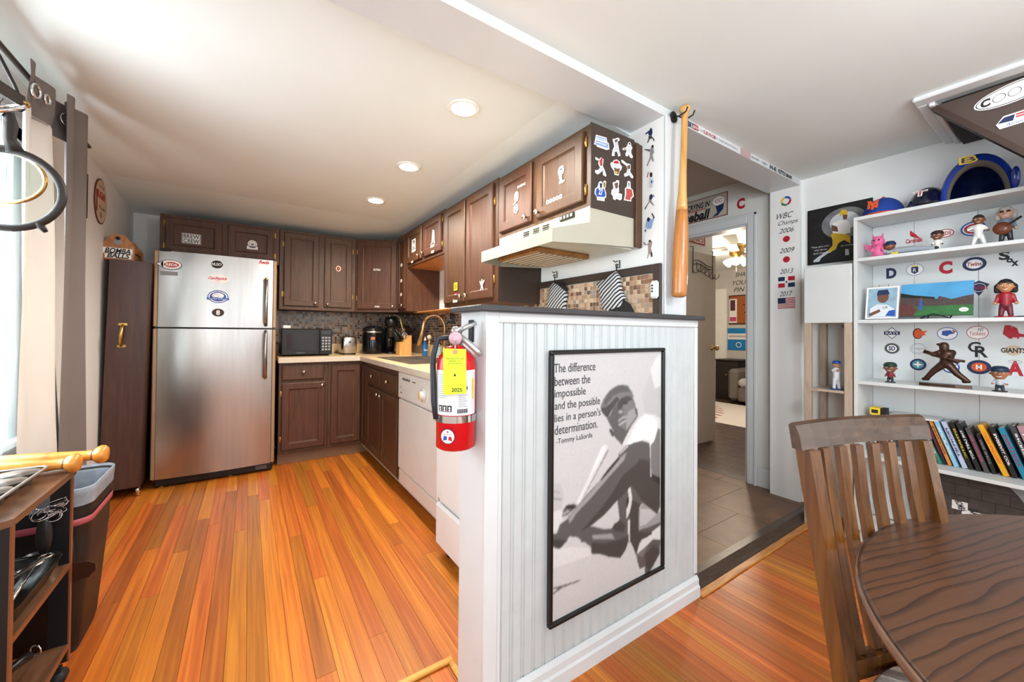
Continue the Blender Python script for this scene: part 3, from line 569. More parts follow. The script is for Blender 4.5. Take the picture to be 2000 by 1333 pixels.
fmag('oval_magnet', 'white oval magnet with pink ribbon script on freezer door', 426, 545, lambda b, F: (b.disc(0, 0, .070, .036, F, WHITE, 0, .002), b.text('Candlestick', 0, .004, .12, .022, F, PINK, .0026, shear=.2, bold=.03), b.text('PARK', 0, -.017, .03, .008, F, PINK, .0026)))
fmag('round_magnet', 'blue and white museum magnet on freezer door', 426, 580, lambda b, F: (b.disc(0, 0, .066, .050, F, BLUE, 0, .002), b.disc(0, 0, .060, .044, F, WHITE, .0022), b.disc(0, 0, .052, .037, F, BLUE, .0026), b.disc(0, .008, .038, .022, F, WHITE, .003), b.ring(-.012, .006, .016, .014, .002, F, BLUE, .0034), b.rect(-.07, -.025, .07, -.008, F, BLUE, .0036), b.text('The Heart of America', 0, -.0165, .12, .012, F, WHITE, .0042), b.text('COOPERSTOWN', 0, .040, .07, .007, F, BLUE, .0042)))
fmag('round_magnet', 'dark brown round magnet with number eight on freezer door', 426, 611, lambda b, F: (b.disc(0, 0, .042, .034, F, WHITE, 0, .002), b.disc(0, 0, .039, .031, F, mat('print_brown', '#33241e', .5), .0024), b.text('8', 0, 0, .024, .038, F, WHITE, .003, bold=.03)))
fmag('script_magnet', 'small red script magnet at the freezer door right corner', 516, 513, lambda b, F: (b.rect(-.04, -.016, .04, .016, F, WHITE, 0, .001), b.text('Reds', 0, .002, .074, .026, F, RED, .0016, shear=.3, bold=.04)))
# tall dark cabinet leaning slightly beside the refrigerator
TALL = wood('tall_cabinet_brown', '#3c2620', '#462c24', '#52362c', (8, 8, .7), 5, .4)
t = thing('tall_cabinet', 'tall narrow dark brown cabinet beside the refrigerator', 'cabinet', (-.73, 3.95, 0))
def lean(z): return -.035 * (1 - z / 1.67)
b = B(); z0, z1 = .07, 1.665
b.rings([[V((x + lean(z), y, z)) for x, y in ((-.835 + .035, 3.77), (-.59, 3.77), (-.59, 4.20), (-.835 + .035, 4.20))] for z in (z0, z1)], TALL, False); b.build('body', t)
b = B(); b.rings([[V((x + lean(z), y, z)) for x, y in ((-.832 + .035, 3.755), (-.592, 3.755), (-.592, 3.769), (-.832 + .035, 3.769))] for z in (z0 + .01, z1 - .005)], TALL, False); d = b.build('door', t)
q = P(239, 655, y=3.755); b = B(); b.box((q.x - .022, 3.749, q.z + .065), (q.x + .026, 3.756, q.z + .085), BRASS, .002); b.box((q.x - .026, 3.749, q.z - .085), (q.x + .02, 3.756, q.z - .067), BRASS, .002)
b.tube([(q.x + .002, 3.75, q.z + .07), (q.x + .002, 3.725, q.z + .05), (q.x, 3.715, q.z), (q.x - .004, 3.725, q.z - .055), (q.x - .004, 3.75, q.z - .075)], [.008, .009, .011, .009, .008], BRASS, 8); b.build('handle', d)
for x in (-.80, -.64): B().cyl((x, 3.80, 0), (x, 3.80, .07), .014, CHROME, n=10).build('foot', t)
# wooden six pack carrier on top of it
CARW = wood('carrier_wood', '#8a5a2e', '#a87140', '#bd8650', (5, 5, 3), 7, .5)
t = thing('bottle_carrier', 'wooden bottle carrier with painted lettering on the tall cabinet', 'carrier', (-.72, 3.95, 1.6665))
zc = 1.667; q = P(230, 500, y=3.80); cx = q.x
for y in (3.80, 4.06): B().poly([(-.085, 0), (.085, 0), (.085, .10), (.035, .175), (-.035, .175), (-.085, .10)], fr((cx, y, zc), '-y'), CARW, -.018, .018).build('end_board' if y > 3.9 else 'front_board', t)
for sx_, zz in ((-.085, .015), (-.085, .06), (.070, .015), (.070, .06)): B().box((cx + sx_, 3.8185, zc + zz), (cx + sx_ + .012, 4.041, zc + zz + .035), CARW).build('slat', t)
B().box((cx - .075, 3.8185, zc + .001), (cx + .072, 4.041, zc + .012), CARW).build('bottom', t)
B().cyl((cx, 3.79, zc + .15), (cx, 4.07, zc + .15), .012, MBLACK, n=10).build('handle', t)
F = fr((cx, 3.7995, zc), '-y'); b = B(); b.disc(0, .125, .022, .02, F, GREY, .001); b.build('opener', t)
b = B(); b.rect(-.075, .042, .075, .082, F, WHITE, .0006); b.rect(-.065, .01, .07, .046, F, WHITE, .0006); b.text('BOMBA', 0, .062, .13, .036, F, INK, .0012, shear=.25, bold=.03); b.text('BALLS', .004, .028, .115, .034, F, INK, .0012, shear=.25, bold=.03); b.build('lettering', t)
# oval sign on the left wall
q0 = P(196, 394, x=XL + .004); F = fr((XL + .001, q0.y, q0.z), '+x'); t = thing('oval_sign', 'cream oval baseball sign on the wall above the tall cabinet', 'sign', (XL, q0.y, q0.z - .13))
b = B(); b.disc(0, 0, .125, .150, F, mat('sign_rim', '#5b3226', .5), 0, .006); b.disc(0, 0, .117, .142, F, mat('sign_cream', '#d3b89d', .55, var=.08), .0064); b.build('plate', t)
b = B(); b.text('SUGAR', .0, .04, .17, .055, F, RED, .0075, shear=.15, bold=.03); b.text('OLD TYME', 0, .095, .09, .02, F, INK, .0075); b.rect(-.105, -.08, -.075, .06, F, mat('sign_bat', '#7d3d28', .5), .0074); b.text('Play Ball', .02, -.045, .12, .03, F, INK, .0075, shear=.2); b.disc(.0, -.09, .03, .02, F, GREY, .0074); b.build('print', t)
# framed edge of a picture by the curtain
b = B(); b.box((XL + .001, 3.33, 1.85), (XL + .02, 3.40, 2.12), mat('frame_brown', '#4a3226', .5), .003); b.build('picture_frame', None, None, 'narrow brown picture frame edge beside the grey curtain', 'frame')
# ================================================================ dishwasher and stove
DW = mat('dishwasher_white', '#d9d3cb', .38, var=.03); 
t = thing('dishwasher', 'off white dishwasher with dial under the counter', 'dishwasher', (1.2, 2.46, 0)); dy0, dy1 = 2.105, 2.818
B().box((xb + .01, dy0, .10), (XR - .05, dy1, ct - .008), DW, .003).build('body', t)
Fw = fr((xb + .0, dy1, 0), '-x'); wd = dy1 - dy0
B().box((xb - .016, dy0 + .004, .205), (xb + .01, dy1 - .004, .70), DW, .006).build('door', t)
B().box((xb - .010, dy0 + .004, .10), (xb + .01, dy1 - .004, .195), DW, .005).build('kick_panel', t)
b = B(); b.box((xb - .020, dy0 + .004, .708), (xb + .01, dy1 - .004, ct - .012), DW, .006); cp = b.build('control_panel', t)
Fw = fr((xb - .0205, dy1, 0), '-x'); b = B(); 
for i in range(4): b.rect(.10 + i * .04, .842, .125 + i * .04, .858, Fw, MBLACK, .0005)
b.rect(.30, .846, .36, .852, Fw, MBLACK, .0005); b.text('GE', .06, .79, .03, .012, Fw, INK, .0006); b.text('Normal Heavy Rinse', .13, .775, .12, .009, Fw, GREY, .0006); b.rect(.06, .748, .09, .756, Fw, INK, .0006); b.build('markings', cp)
q = Fw[0] + Fw[1] * .50 + Z * .79; b = B(); b.lathe([(.045, 0), (.045, .006), (.026, .010), (.022, .024), (.004, .026)], q, DW, -X, 20); b.box((q.x - .034, q.y - .004, q.z - .022), (q.x - .022, q.y + .004, q.z + .022), mat('dial_gold', '#c99f5a', .35)); b.build('dial', cp)
b = B(); b.box((xb - .018, dy0 - .09, .70), (xb + .02, dy0 - .005, .715), MBLACK); b.box((xb, dy0 - .11, .10), (xb + .02, dy0 - .002, ct - .008), DW); b.build('filler_panel', t)
STW = mat('stove_white', '#e9e9e7', .25, var=.02)
t = thing('stove', 'white kitchen range standing behind the half wall', 'stove', (1.2, 1.58, 0)); ty0, ty1, tx = 1.196, 1.962, .845
B().box((tx + .015, ty0, .06), (XR - .02, ty1, .90), STW, .004).build('body', t)
B().box((tx - .012, ty0 + .004, .065), (tx + .0145, ty1 - .004, .285), STW, .012).build('drawer', t)
d = B().box((tx - .010, ty0 + .004, .305), (tx + .0145, ty1 - .004, .78), STW, .010).build('oven_door', t)
B().tube([(tx - .012, ty0 + .08, .74), (tx - .05, ty0 + .08, .74), (tx - .05, ty1 - .08, .74), (tx - .012, ty1 - .08, .74)], .010, STW, 8).build('handle', d)
d = B().box((tx - .006, ty0 + .004, .79), (tx + .0145, ty1 - .004, .897), STW, .006).build('control_panel', t)
for i in range(5): B().lathe([(.024, 0), (.022, .022), (.003, .024)], (tx - .006, ty0 + .1 + i * .14, .845), BLACK, -X, 14).build('knob', d)
B().box((tx + .0, ty0 + .002, .9005), (XR - .02, ty1 - .002, .918), STW, .005).build('cooktop', t)
for x, y in ((1.02, 1.38), (1.02, 1.78), (1.38, 1.38), (1.38, 1.78)):
    b = B()
    for r in (.03, .055, .08): b.tube(arc((x, y, .924), r, 0, 2 * math.pi, 20, X, Y)[:-1], .006, MBLACK, 6, True)
    b.build('burner', t)
B().box((XR - .10, ty0 + .002, .919), (XR - .02, ty1 - .002, 1.05), STW, .01).build('backguard', t)
for x in (tx + .05, 1.5):
    for y in (ty0 + .06, ty1 - .06): B().cyl((x, y, 0), (x, y, .06), .016, BLACK, n=10).build('foot', t)
# ================================================================ mosaic backsplash
TC = [mat('mosaic_%d' % i, c, .22, var=.1, vs=60) for i, c in enumerate(('#b08c6e', '#8f6a50', '#c9ad8f', '#6f5444', '#a39486', '#d6bf9f'))]
TB = [mat('mosaic_back_%d' % i, c, .25, var=.1, vs=60) for i, c in enumerate(('#a08066', '#6d5040', '#b89a80', '#4b3a34', '#7e7a78', '#8f8a86'))]
GROUT = mat('grout_light', '#d8c8b4', .8)
def slab(name, label, a, c, m): return struct(name, B().box(a, c, m), label, 'backsplash')
# by the stove: countable tiles
ms = slab('wall_backsplash_stove', 'beige glass mosaic backsplash above the stove with dark frame', (XR - .008, 1.20, 1.05), (XR, 2.10, 1.475), GROUT)
b = B(); b.box((XR - .016, 1.157, 1.20), (XR, 1.20, 1.52), CABIN, .003); b.box((XR - .016, 1.20, 1.478), (XR, 2.10, 1.52), CABIN, .003); b.build('frame', ms)
tmesh = []
for m in TC: o = B().box((-.004, 0, 0), (0, .0212, .0212), m, .0015).build('tile', ms); tmesh.append(o.data); bpy.data.objects.remove(o)
cells = [(i, j) for j in range(17) for i in range(38)]
rest = B(); pt = .0235; cnt = 0
for j in range(17):
    for i in range(38):
        y, z = 1.203 + i * pt, 1.476 - (j + 1) * pt
        k = random.choice((0, 0, 1, 2, 2, 3, 4, 5))
        if j < 9 and cnt < 296:
            o = bpy.data.objects.new('tile', tmesh[k]); COL.objects.link(o); par(o, ms); o.location = (XR - .008, y, z); cnt += 1
        else: rest.box((XR - .012, y, z), (XR - .008, y + .0212, z + .0212), TC[k])
rest.build('tile_field', ms, 'stuff')
bs = slab('wall_backsplash_back', 'small brown mosaic backsplash behind the microwave and sink', (.222, YB - .006, cz + .10), (XR - .006, YB, 1.384), mat('grout_back', '#b7a492', .8))
b = B(); pt = .0262
for i in range(54):
    for j in range(13):
        x, z = .224 + i * pt, cz + .102 + j * pt; b.box((x, YB - .010, z), (x + .0225, YB - .006, z + .0225), random.choice(TB))
for i in range(95):
    for j in range(13):
        y, z = 2.106 + i * pt, cz + .102 + j * pt; b.box((XR - .010, y, z), (XR - .006, y + .0225, z + .0225), random.choice(TB))
b.box((XR - .006, 2.104, cz + .10), (XR, YB - .007, 1.384), GROUT)
b.build('tile_field', bs, 'stuff')
b = B(); b.box((.222, YB - .022, cz), (XR - .023, YB - .003, cz + .10), CNT, .003); b.box((XR - .022, 1.985, cz), (XR - .003, YB - .003, cz + .10), CNT, .003); b.build('counter_lip', bs)
# ================================================================ things on the counter
t = thing('microwave', 'black microwave oven on the counter beside the refrigerator', 'microwave', (.45, 4.28, cz)); my, mx0, mx1 = 4.12, .245, .672; mz = cz + .012
B().box((mx0, my + .012, mz), (mx1, my + .34, mz + .245), BLACK, .006).build('body', t)
d = B().box((mx0 + .003, my, mz + .004), (mx0 + .315, my + .0115, mz + .241), BLACK, .004).build('door', t)
B().box((mx0 + .045, my - .002, mz + .045), (mx0 + .285, my - .0001, mz + .205), mat('microwave_window', '#2a2d31', .08, var=.1)).build('window', d)
d = B().box((mx0 + .318, my, mz + .004), (mx1 - .003, my + .0115, mz + .241), mat('mw_panel', '#191a1c', .25), .004).build('control_panel', t)
b = B(); F = fr((mx0 + .325, my - .0004, mz), '-y')
b.rect(.008, .195, .088, .225, F, mat('display', '#2f3b38', .2))
for i in range(3):
    for j in range(5): b.rect(.010 + i * .027, .04 + j * .028, .030 + i * .027, .058 + j * .028, F, GREY, 0)
b.build('buttons', d); B().text('Panasonic', mx0 + .16, mz + .022, .07, .01, fr((0, my - .001, 0), '-y'), GREY).build('lettering', t)
for x in (mx0 + .04, mx1 - .04): 
    for y in (my + .04, my + .30): B().cyl((x, y, cz), (x, y, mz), .012, BLACK, n=8).build('foot', t)
B().box((.262, 4.2, mz + .2455), (.325, 4.25, mz + .275), WHITE, .005).build('sponge_box', None, None, 'small white box on top of the microwave', 'box')
b = B(); b.lathe([(.03, 0), (.034, .006), (.026, .012), (.02, .010)], (.575, 4.26, mz + .2455), mat('brown_dish', '#5a3a2c', .4)); b.build('small_dish', None, None, 'small brown dish on top of the microwave', 'dish')
t = thing('toaster', 'small rounded stainless toaster beside the microwave', 'toaster', (.85, 4.32, cz)); 
b = B(); c = (.845, 4.32)
def rr(cx, cy, w, d, r, z, n=4):
    o = []
    for sx_, sy_, a0 in ((1, 1, 0), (-1, 1, 90), (-1, -1, 180), (1, -1, 270)):
        for i in range(n + 1): a = math.radians(a0 + 90 * i / n); o.append(V((cx + sx_ * (w / 2 - r) + r * math.cos(a), cy + sy_ * (d / 2 - r) + r * math.sin(a), z)))
    return o
b.rings([rr(*c, w, d, .03, cz + z) for w, d, z in ((.125, .25, .012), (.14, .27, .02), (.145, .275, .10), (.14, .27, .165), (.125, .25, .182), (.09, .2, .186))], STEEL); b.build('body', t)
b = B(); b.rings([rr(*c, .13, .255, .03, cz + z) for z in (0, .0118)], BLACK); b.build('base', t); B().box((.835, 4.22, cz + .1862), (.855, 4.42, cz + .188), BLACK).build('slot', t)
b = B(); b.box((.838, 4.166, cz + .12), (.852, 4.184, cz + .135), BLACK, .003); b.build('lever', t)
# multi cooker
t = thing('multi_cooker', 'black round multi cooker with steel band', 'cooker', (1.10, 4.30, cz)); c = (1.105, 4.31, cz)
b = B(); b.lathe([(.095, 0), (.108, .008), (.112, .03), (.112, .215), (.108, .225)], c, mat('gloss_black', '#0b0c0e', .12, var=.1), n=28); b.build('body', t)
b = B(); b.lathe([(.113, .222), (.115, .226), (.115, .240), (.112, .244)], c, CHROME, n=28); b.build('band', t)
b = B(); b.lathe([(.113, .2445), (.11, .262), (.085, .285), (.045, .298), (.004, .30)], c, BLACK, n=28); b.box((1.09, 4.19, cz + .255), (1.12, 4.25, cz + .30), BLACK, .008); b.build('lid', t)
F = fr((c[0] - .03, c[1] - .1125, cz + .165), '-y'); B().rect(-.02, -.014, .02, .014, F, mat('led_panel', '#c96a48', .4), 0, .001).build('display', t)
# coffee maker
t = thing('coffee_maker', 'black coffee maker with round brewing head', 'coffee maker', (1.28, 4.28, cz)); c = (1.275, 4.24, cz)
b = B(); b.lathe([(.062, 0), (.064, .006), (.060, .018), (.05, .022)], c, BLACK); b.build('base', t)
b = B(); b.cyl((1.275, 4.30, cz), (1.275, 4.30, cz + .28), .055, mat('gloss_black', ''), n=20); b.build('tower', t)
b = B(); b.lathe([(.05, .29), (.066, .30), (.072, .34), (.06, .385), (.03, .40), (.004, .402)], c, BLACK); b.build('brew_head', t)
b = B(); b.tube(arc((1.30, 4.22, cz + .345), .075, -.2, 2.4, 12, X, Z), .006, CHROME, 8); b.build('lever', t)
b = B(); b.lathe([(.02, .17), (.036, .185), (.04, .25), (.045, .285)], c, mat('carafe_glass', '#2b2620', .1)); b.build('filter_cup', t)
# tall canister with round logo
t = thing('canister', 'dark brown canister with round white emblem', 'canister', (1.42, 4.28, cz)); c = (1.405, 4.22, cz); BRN = mat('dark_brown_can', '#3a2c26', .3, var=.08)
b = B(); b.lathe([(.066, 0), (.068, .005), (.068, .27), (.064, .278)], c, BRN, n=24); b.build('body', t); b = B(); b.lathe([(.066, .2785), (.066, .295), (.055, .302), (.003, .303)], c, BLACK, n=24); b.build('lid', t)
F = (V((c[0] - .012, c[1] - .0705, cz + .19)), X, Z); b = B(); b.ring(0, 0, .03, .035, .004, F, WHITE); b.disc(0, 0, .012, .02, F, WHITE); b.build('emblem', t)
# knife block
KB = wood('knife_block_wood', '#c08a4a', '#d19c5a', '#dcab6a', (6, 6, 1), 6, .45)
t = thing('knife_block', 'light wooden knife block full of black handled knives', 'knife block', (1.30, 3.86, cz)); kx, ky = 1.30, 3.84
b = B(); b.poly([(-.06, 0), (.06, 0), (.06, .20), (-.02, .135), (-.06, .135)], fr((kx, ky, cz), '-y'), KB, -.12, .12); b.build('block', t)
for i, (ox, oy, L) in enumerate(((-.045, .02, .10), (-.045, .05, .11), (-.045, .08, .10), (-.015, .02, .09), (-.015, .06, .12), (-.01, .09, .09))):
    p0 = V((kx + ox, ky + .015 + oy, cz + .13 + (ox + .06) * .6)); b = B(); b.cyl(p0, p0 + V((-.055, -.01, .085)) * (L / .1), .010, BLACK, .012, 8); b.build('knife_handle', t)
b = B(); p0 = V((kx + .02, ky + .05, cz + .16)); b.tube([p0, p0 + V((-.03, 0, .09)), p0 + V((-.06, .01, .20))], .005, BRASS, 6); b.build('sharpener', t)
# dish soap, dish brush, spray
t = thing('soap_bottle', 'blue dish soap bottle beside the knife block', 'bottle', (1.42, 3.70, cz)); b = B(); b.lathe([(.025, 0), (.028, .01), (.028, .10), (.014, .135), (.011, .15)], (1.44, 3.68, cz), mat('soap_blue', '#1f5f9c', .2), n=16, sy=.7); b.build('body', t); b = B(); b.lathe([(.012, .1505), (.012, .17), (.005, .175), (.004, .19)], (1.44, 3.68, cz), WHITE, n=12); b.build('cap', t)
F = fr((1.44, 3.68 - .0205, cz + .06), '-y'); B().text('Dawn', 0, 0, .036, .02, F, WHITE, 0, shear=.2).build('lettering', t)
t = thing('dish_brush', 'wooden dish brush standing behind the soap bottle', 'brush', (1.50, 3.74, cz)); b = B(); b.cyl((1.50, 3.72, cz), (1.50, 3.72, cz + .17), .007, KB, n=8); b.build('handle', t); b = B(); b.lathe([(.012, .16), (.022, .175), (.022, .195), (.01, .205)], (1.50, 3.72, cz), mat('bristle', '#d8bfa0', .8)); b.build('head', t)
t = thing('sponge_holder', 'pale blue sponge holder at the back of the sink', 'holder', (1.54, 3.58, cz)); b = B(); b.box((1.50, 3.55, cz + .001), (1.56, 3.62, cz + .09), mat('pale_blue', '#9cc0cf', .4), .01); b.build('body', t)
b = B(); b.box((1.51, 3.56, cz + .0905), (1.55, 3.61, cz + .12), mat('sponge', '#7fb4a8', .9), .006); b.build('sponge', t)
# utensils on hooks under the sink cabinet, rail and spice shelf
t = thing('utensil_rail', 'curved wooden shelf strip under the narrow cabinet with hanging utensils', 'rail', (1.5, 3.4, 1.36)); b = B(); b.box((1.40, 2.95, 1.372), (1.62, 3.90, 1.384), CABU, .004); b.build('shelf', t)
def hang(name, label, y, fn):
    b = B(); fn(b, y); return b.build(name, None, None, label, 'utensil', 'utensils hanging over the sink')
hang('ladle', 'red handled ladle hanging over the sink', 3.16, lambda b, y: (b.ball((1.47, y, 1.50), (.02, .02, .024), mat('ladle_red', '#a8203a', .3)), b.tube([(1.47, y, 1.49), (1.47, y, 1.30)], .006, MBLACK), b.ball((1.47, y - .01, 1.28), (.034, .034, .026), MBLACK)))
hang('spatula', 'black spatula hanging over the sink', 3.06, lambda b, y: (b.ball((1.45, y, 1.51), (.024, .03, .018), MBLACK), b.tube([(1.45, y, 1.50), (1.45, y, 1.34)], .006, MBLACK), b.box((1.445, y - .035, 1.25), (1.452, y + .035, 1.35), MBLACK, .003)))
t = thing('utensil_cup', 'small white cup fixed beside the tall cabinet over the sink', 'cup', (1.45, 2.99, 1.33)); b = B(); b.lathe([(.03, 0), (.034, .004), (.042, .135), (.038, .135), (.031, .01)], (1.42, 2.965, 1.385), mat('cup_cream', '#d9cdbc', .4)); b.build('cup', t)
# ================================================================ framed poster on the half wall
G = [mat('poster_grey_%d' % i, c, .5, var=.05, vs=25) for i, c in enumerate(('#d3d4d8', '#b9babe', '#96959a', '#73706f', '#565253', '#403a3a', '#2c2828', '#e6e6e8'))]
hyf = hy0 - .002
q = [P(a, c, y=hyf - .012) for a, c in ((1072, 684), (1293, 681), (1067, 1228), (1292, 1110))]
px0, px1 = .822, 1.430; pz0, pz1 = .215, 1.123
t = thing('framed_poster', 'black framed black and white baseball poster with quotation', 'poster', (1.126, hyf - .01, pz0))
b = B(); b.box((px0, hyf - .02, pz1 - .014), (px1, hyf - .001, pz1), BLACK, .003); b.box((px0, hyf - .02, pz0), (px1, hyf - .001, pz0 + .014), BLACK, .003); b.box((px0, hyf - .02, pz0 + .014), (px0 + .014, hyf - .001, pz1 - .014), BLACK, .003); b.box((px1 - .014, hyf - .02, pz0 + .014), (px1, hyf - .001, pz1 - .014), BLACK, .003); b.build('frame', t)
yq = hyf - .008; PL = {'y': yq}
def c1(pts): return [(1060 + x / 6.667, 670 + y / 6.665) for x, y in pts]
def c2(pts): return [(1060 + x / 6.667, 860 + y / 6.665) for x, y in pts]
def c3(pts): return [(1060 + x / 6.667, 1040 + y / 6.665) for x, y in pts]
PH = []
def pp(pts, g):
    """one tonal area of the printed photograph, in poster coordinates"""
    v = [P(x_, y_, y=yq) for x_, y_ in pts]; PH.append(([(p.x, p.z) for p in v], g))
# blurred background
pp(c1([(1380, 420), (1540, 150), (1540, 980), (1460, 960), (1330, 900), (1290, 700)]), 1)
pp(c1([(1400, 350), (1480, 190), (1540, 130), (1540, 560), (1460, 600)]), 0)
pp(c2([(95, 560), (240, 580), (280, 760), (240, 900), (95, 960)]), 1); pp(c2([(95, 960), (230, 900), (280, 1010), (200, 1180), (95, 1200)]), 0); pp(c2([(100, 740), (240, 760), (240, 790), (100, 775)]), 2); pp(c2([(100, 660), (220, 670), (220, 690), (100, 680)]), 2)
pp(c3([(90, 740), (300, 680), (500, 615), (480, 640), (260, 720), (150, 800), (90, 845), (90, 820), (140, 785), (200, 740)]), 4)
pp(c3([(90, 150), (240, 200), (600, 200), (640, 300), (95, 480)]), 0)
# jersey shoulder
pp(c1([(1035, 1333), (1090, 1210), (1240, 1000), (1330, 920), (1460, 940), (1540, 1000), (1540, 1340)]), 0)
pp(c1([(1240, 1010), (1330, 940), (1430, 960), (1500, 1040), (1480, 1180), (1440, 1333), (1400, 1333), (1390, 1270), (1290, 1260), (1180, 1333), (1090, 1333)]), 7)
pp(c1([(1500, 1110), (1530, 1130), (1530, 1333), (1430, 1333), (1470, 1220)]), 3)
# neck and face
pp(c1([(870, 1110), (960, 1180), (1130, 1110), (1090, 1210), (1030, 1333), (1000, 1300), (930, 1220)]), 4)
pp(c1([(860, 970), (990, 700), (1160, 680), (1205, 800), (1215, 870), (1240, 960), (1170, 1060), (1100, 1180), (1040, 1250), (950, 1200), (880, 1080), (830, 980)]), 4)
pp(c1([(1010, 830), (1130, 740), (1190, 760), (1200, 860), (1235, 950), (1160, 1060), (1090, 1150), (1000, 1080), (985, 990), (1050, 940), (1060, 880)]), 3)
pp(c1([(1110, 900), (1190, 850), (1220, 950), (1150, 1050), (1090, 1130), (1090, 1020)]), 2)
pp(c1([(970, 720), (1120, 700), (1160, 740), (1060, 790), (1030, 850), (980, 880)]), 5)
pp(c1([(985, 890), (1020, 870), (1050, 900), (1020, 930), (990, 915)]), 2); pp(c1([(975, 1020), (1040, 960), (1100, 950), (1110, 980), (1040, 990), (990, 1040)]), 2); pp(c1([(985, 1060), (1070, 1005), (1100, 1010), (1050, 1040), (995, 1080)]), 1); pp(c1([(990, 1045), (1060, 995), (1085, 1000), (1040, 1022), (995, 1062)]), 6)
pp(c1([(1040, 780), (1110, 770), (1100, 795), (1050, 800)]), 6); pp(c1([(1205, 850), (1230, 860), (1242, 955), (1215, 930)]), 5); pp(c1([(865, 1110), (900, 1130), (925, 1210), (905, 1230), (870, 1160)]), 5)
# cap
pp(c1([(750, 830), (790, 730), (860, 630), (950, 560), (1030, 540), (1110, 555), (1165, 640), (1190, 720), (1160, 690), (1090, 690), (1010, 730), (960, 800), (880, 900), (850, 990), (810, 960), (760, 890)]), 3)
pp(c1([(860, 640), (940, 580), (1030, 552), (1100, 565), (1150, 640), (1030, 640), (920, 690), (830, 800), (790, 850), (800, 750)]), 4)
pp(c1([(755, 840), (800, 850), (870, 800), (960, 700), (1000, 730), (900, 870), (860, 960), (830, 975), (770, 900)]), 5)
# bat
pp(c2([(770, 75), (820, 60), (850, 90), (850, 130), (480, 830), (430, 830), (600, 480), (690, 250)]), 0)
pp(c2([(850, 110), (850, 150), (500, 810), (485, 830), (600, 600), (740, 330)]), 3); pp(c2([(780, 90), (815, 75), (800, 150), (620, 480), (470, 800), (440, 825), (610, 480), (700, 260)]), 7)
# far arm, torso, trousers
pp(c2([(980, 180), (1100, 60), (1180, 40), (1300, 10), (1390, 40), (1400, 280), (1400, 480), (1530, 560), (1530, 800), (1500, 960), (1300, 810), (1250, 900), (1250, 1200), (1530, 1080), (1530, 1333), (900, 1333), (940, 1100), (1000, 1030), (970, 780), (1100, 560)]), 4)
pp(c2([(1150, 220), (1390, 270), (1400, 470), (1530, 580), (1530, 860), (1490, 965), (1300, 815), (1200, 640), (1110, 560)]), 5)
pp(c2([(1405, 60), (1470, 0), (1530, 0), (1530, 490), (1410, 440)]), 3); pp(c2([(1410, 440), (1530, 490), (1530, 580), (1430, 520)]), 6)
pp(c2([(980, 780), (1090, 650), (1150, 620), (1180, 800), (1120, 1000), (1100, 1120), (1010, 1100), (1010, 960)]), 4)
pp(c2([(1110, 640), (1140, 600), (1160, 720), (1165, 800), (1130, 940), (1090, 1030), (1090, 900), (1120, 800)]), 0); pp(c2([(1095, 750), (1120, 740), (1125, 800), (1100, 890), (1090, 830)]), 6)
pp(c2([(1300, 815), (1490, 965), (1530, 930), (1530, 1080), (1250, 1190), (1250, 930)]), 2); pp(c2([(1270, 900), (1400, 900), (1480, 970), (1340, 1100), (1260, 1120)]), 1)
pp(c2([(1160, 780), (1260, 820), (1250, 1000), (1250, 1333), (1140, 1333), (1130, 1050)]), 5); pp(c2([(1110, 1050), (1135, 1040), (1130, 1333), (1110, 1300)]), 0)
pp(c2([(1250, 1180), (1530, 1070), (1530, 1130), (1300, 1300), (1250, 1330)]), 4); pp(c2([(1280, 1310), (1530, 1110), (1530, 1333), (1280, 1333)]), 0)
# near arm
pp(c2([(745, 520), (830, 400), (1000, 200), (1090, 130), (1180, 150), (1250, 240), (1250, 440), (1150, 600), (970, 790), (800, 980), (640, 1110), (560, 1170), (400, 1250), (340, 1250), (320, 1100), (330, 1000), (460, 850), (620, 660)]), 4)
pp(c2([(800, 440), (960, 270), (1090, 160), (1060, 260), (880, 460), (640, 740), (450, 940), (350, 1090), (335, 1010), (460, 860), (640, 660)]), 2)
pp(c2([(1040, 460), (1200, 330), (1260, 260), (1250, 450), (1150, 600), (970, 790), (790, 980), (640, 1110), (480, 1200), (700, 960), (900, 700)]), 5)
pp(c2([(745, 530), (830, 400), (990, 220), (1000, 250), (850, 430), (770, 520)]), 6); pp(c2([(990, 180), (1100, 70), (1120, 80), (1010, 190)]), 1)
# hands and forearm
pp(c2([(290, 870), (330, 840), (410, 830), (450, 860), (400, 910), (340, 960), (310, 1010), (250, 1010), (260, 930)]), 4); pp(c2([(260, 940), (330, 910), (360, 930), (300, 970), (250, 985)]), 2); pp(c2([(300, 850), (400, 850), (430, 870), (380, 890), (300, 885)]), 6); pp(c2([(250, 1000), (330, 970), (330, 1010), (270, 1040)]), 1)
pp(c2([(95, 1270), (180, 1230), (220, 1100), (330, 1020), (340, 1250), (310, 1333), (95, 1333)]), 4)
pp(c3([(90, 30), (330, 0), (340, 60), (300, 130), (245, 200), (200, 222), (140, 200), (95, 150)]), 4); pp(c3([(95, 110), (200, 90), (300, 110), (245, 190), (200, 215), (140, 195)]), 5)
pp(c2([(560, 1160), (640, 1120), (800, 1160), (900, 1150), (960, 1100), (1100, 1110), (1120, 1333), (500, 1333), (480, 1270), (340, 1250)]), 4)
pp(c3([(330, 60), (450, 40), (600, 0), (940, 0), (1000, 60), (1120, 20), (1120, 110), (1080, 230), (1010, 340), (860, 325), (740, 285), (635, 290), (625, 195), (530, 120), (440, 65)]), 4)
pp(c3([(640, 130), (800, 150), (1000, 100), (1110, 60), (1080, 230), (1010, 335), (860, 320), (740, 280), (640, 285)]), 5); pp(c3([(640, 40), (760, 30), (900, 20), (940, 90), (840, 90), (660, 90)]), 2); pp(c2([(905, 1140), (930, 1090), (1010, 1050), (1080, 1110), (1050, 1200), (950, 1190)]), 5)
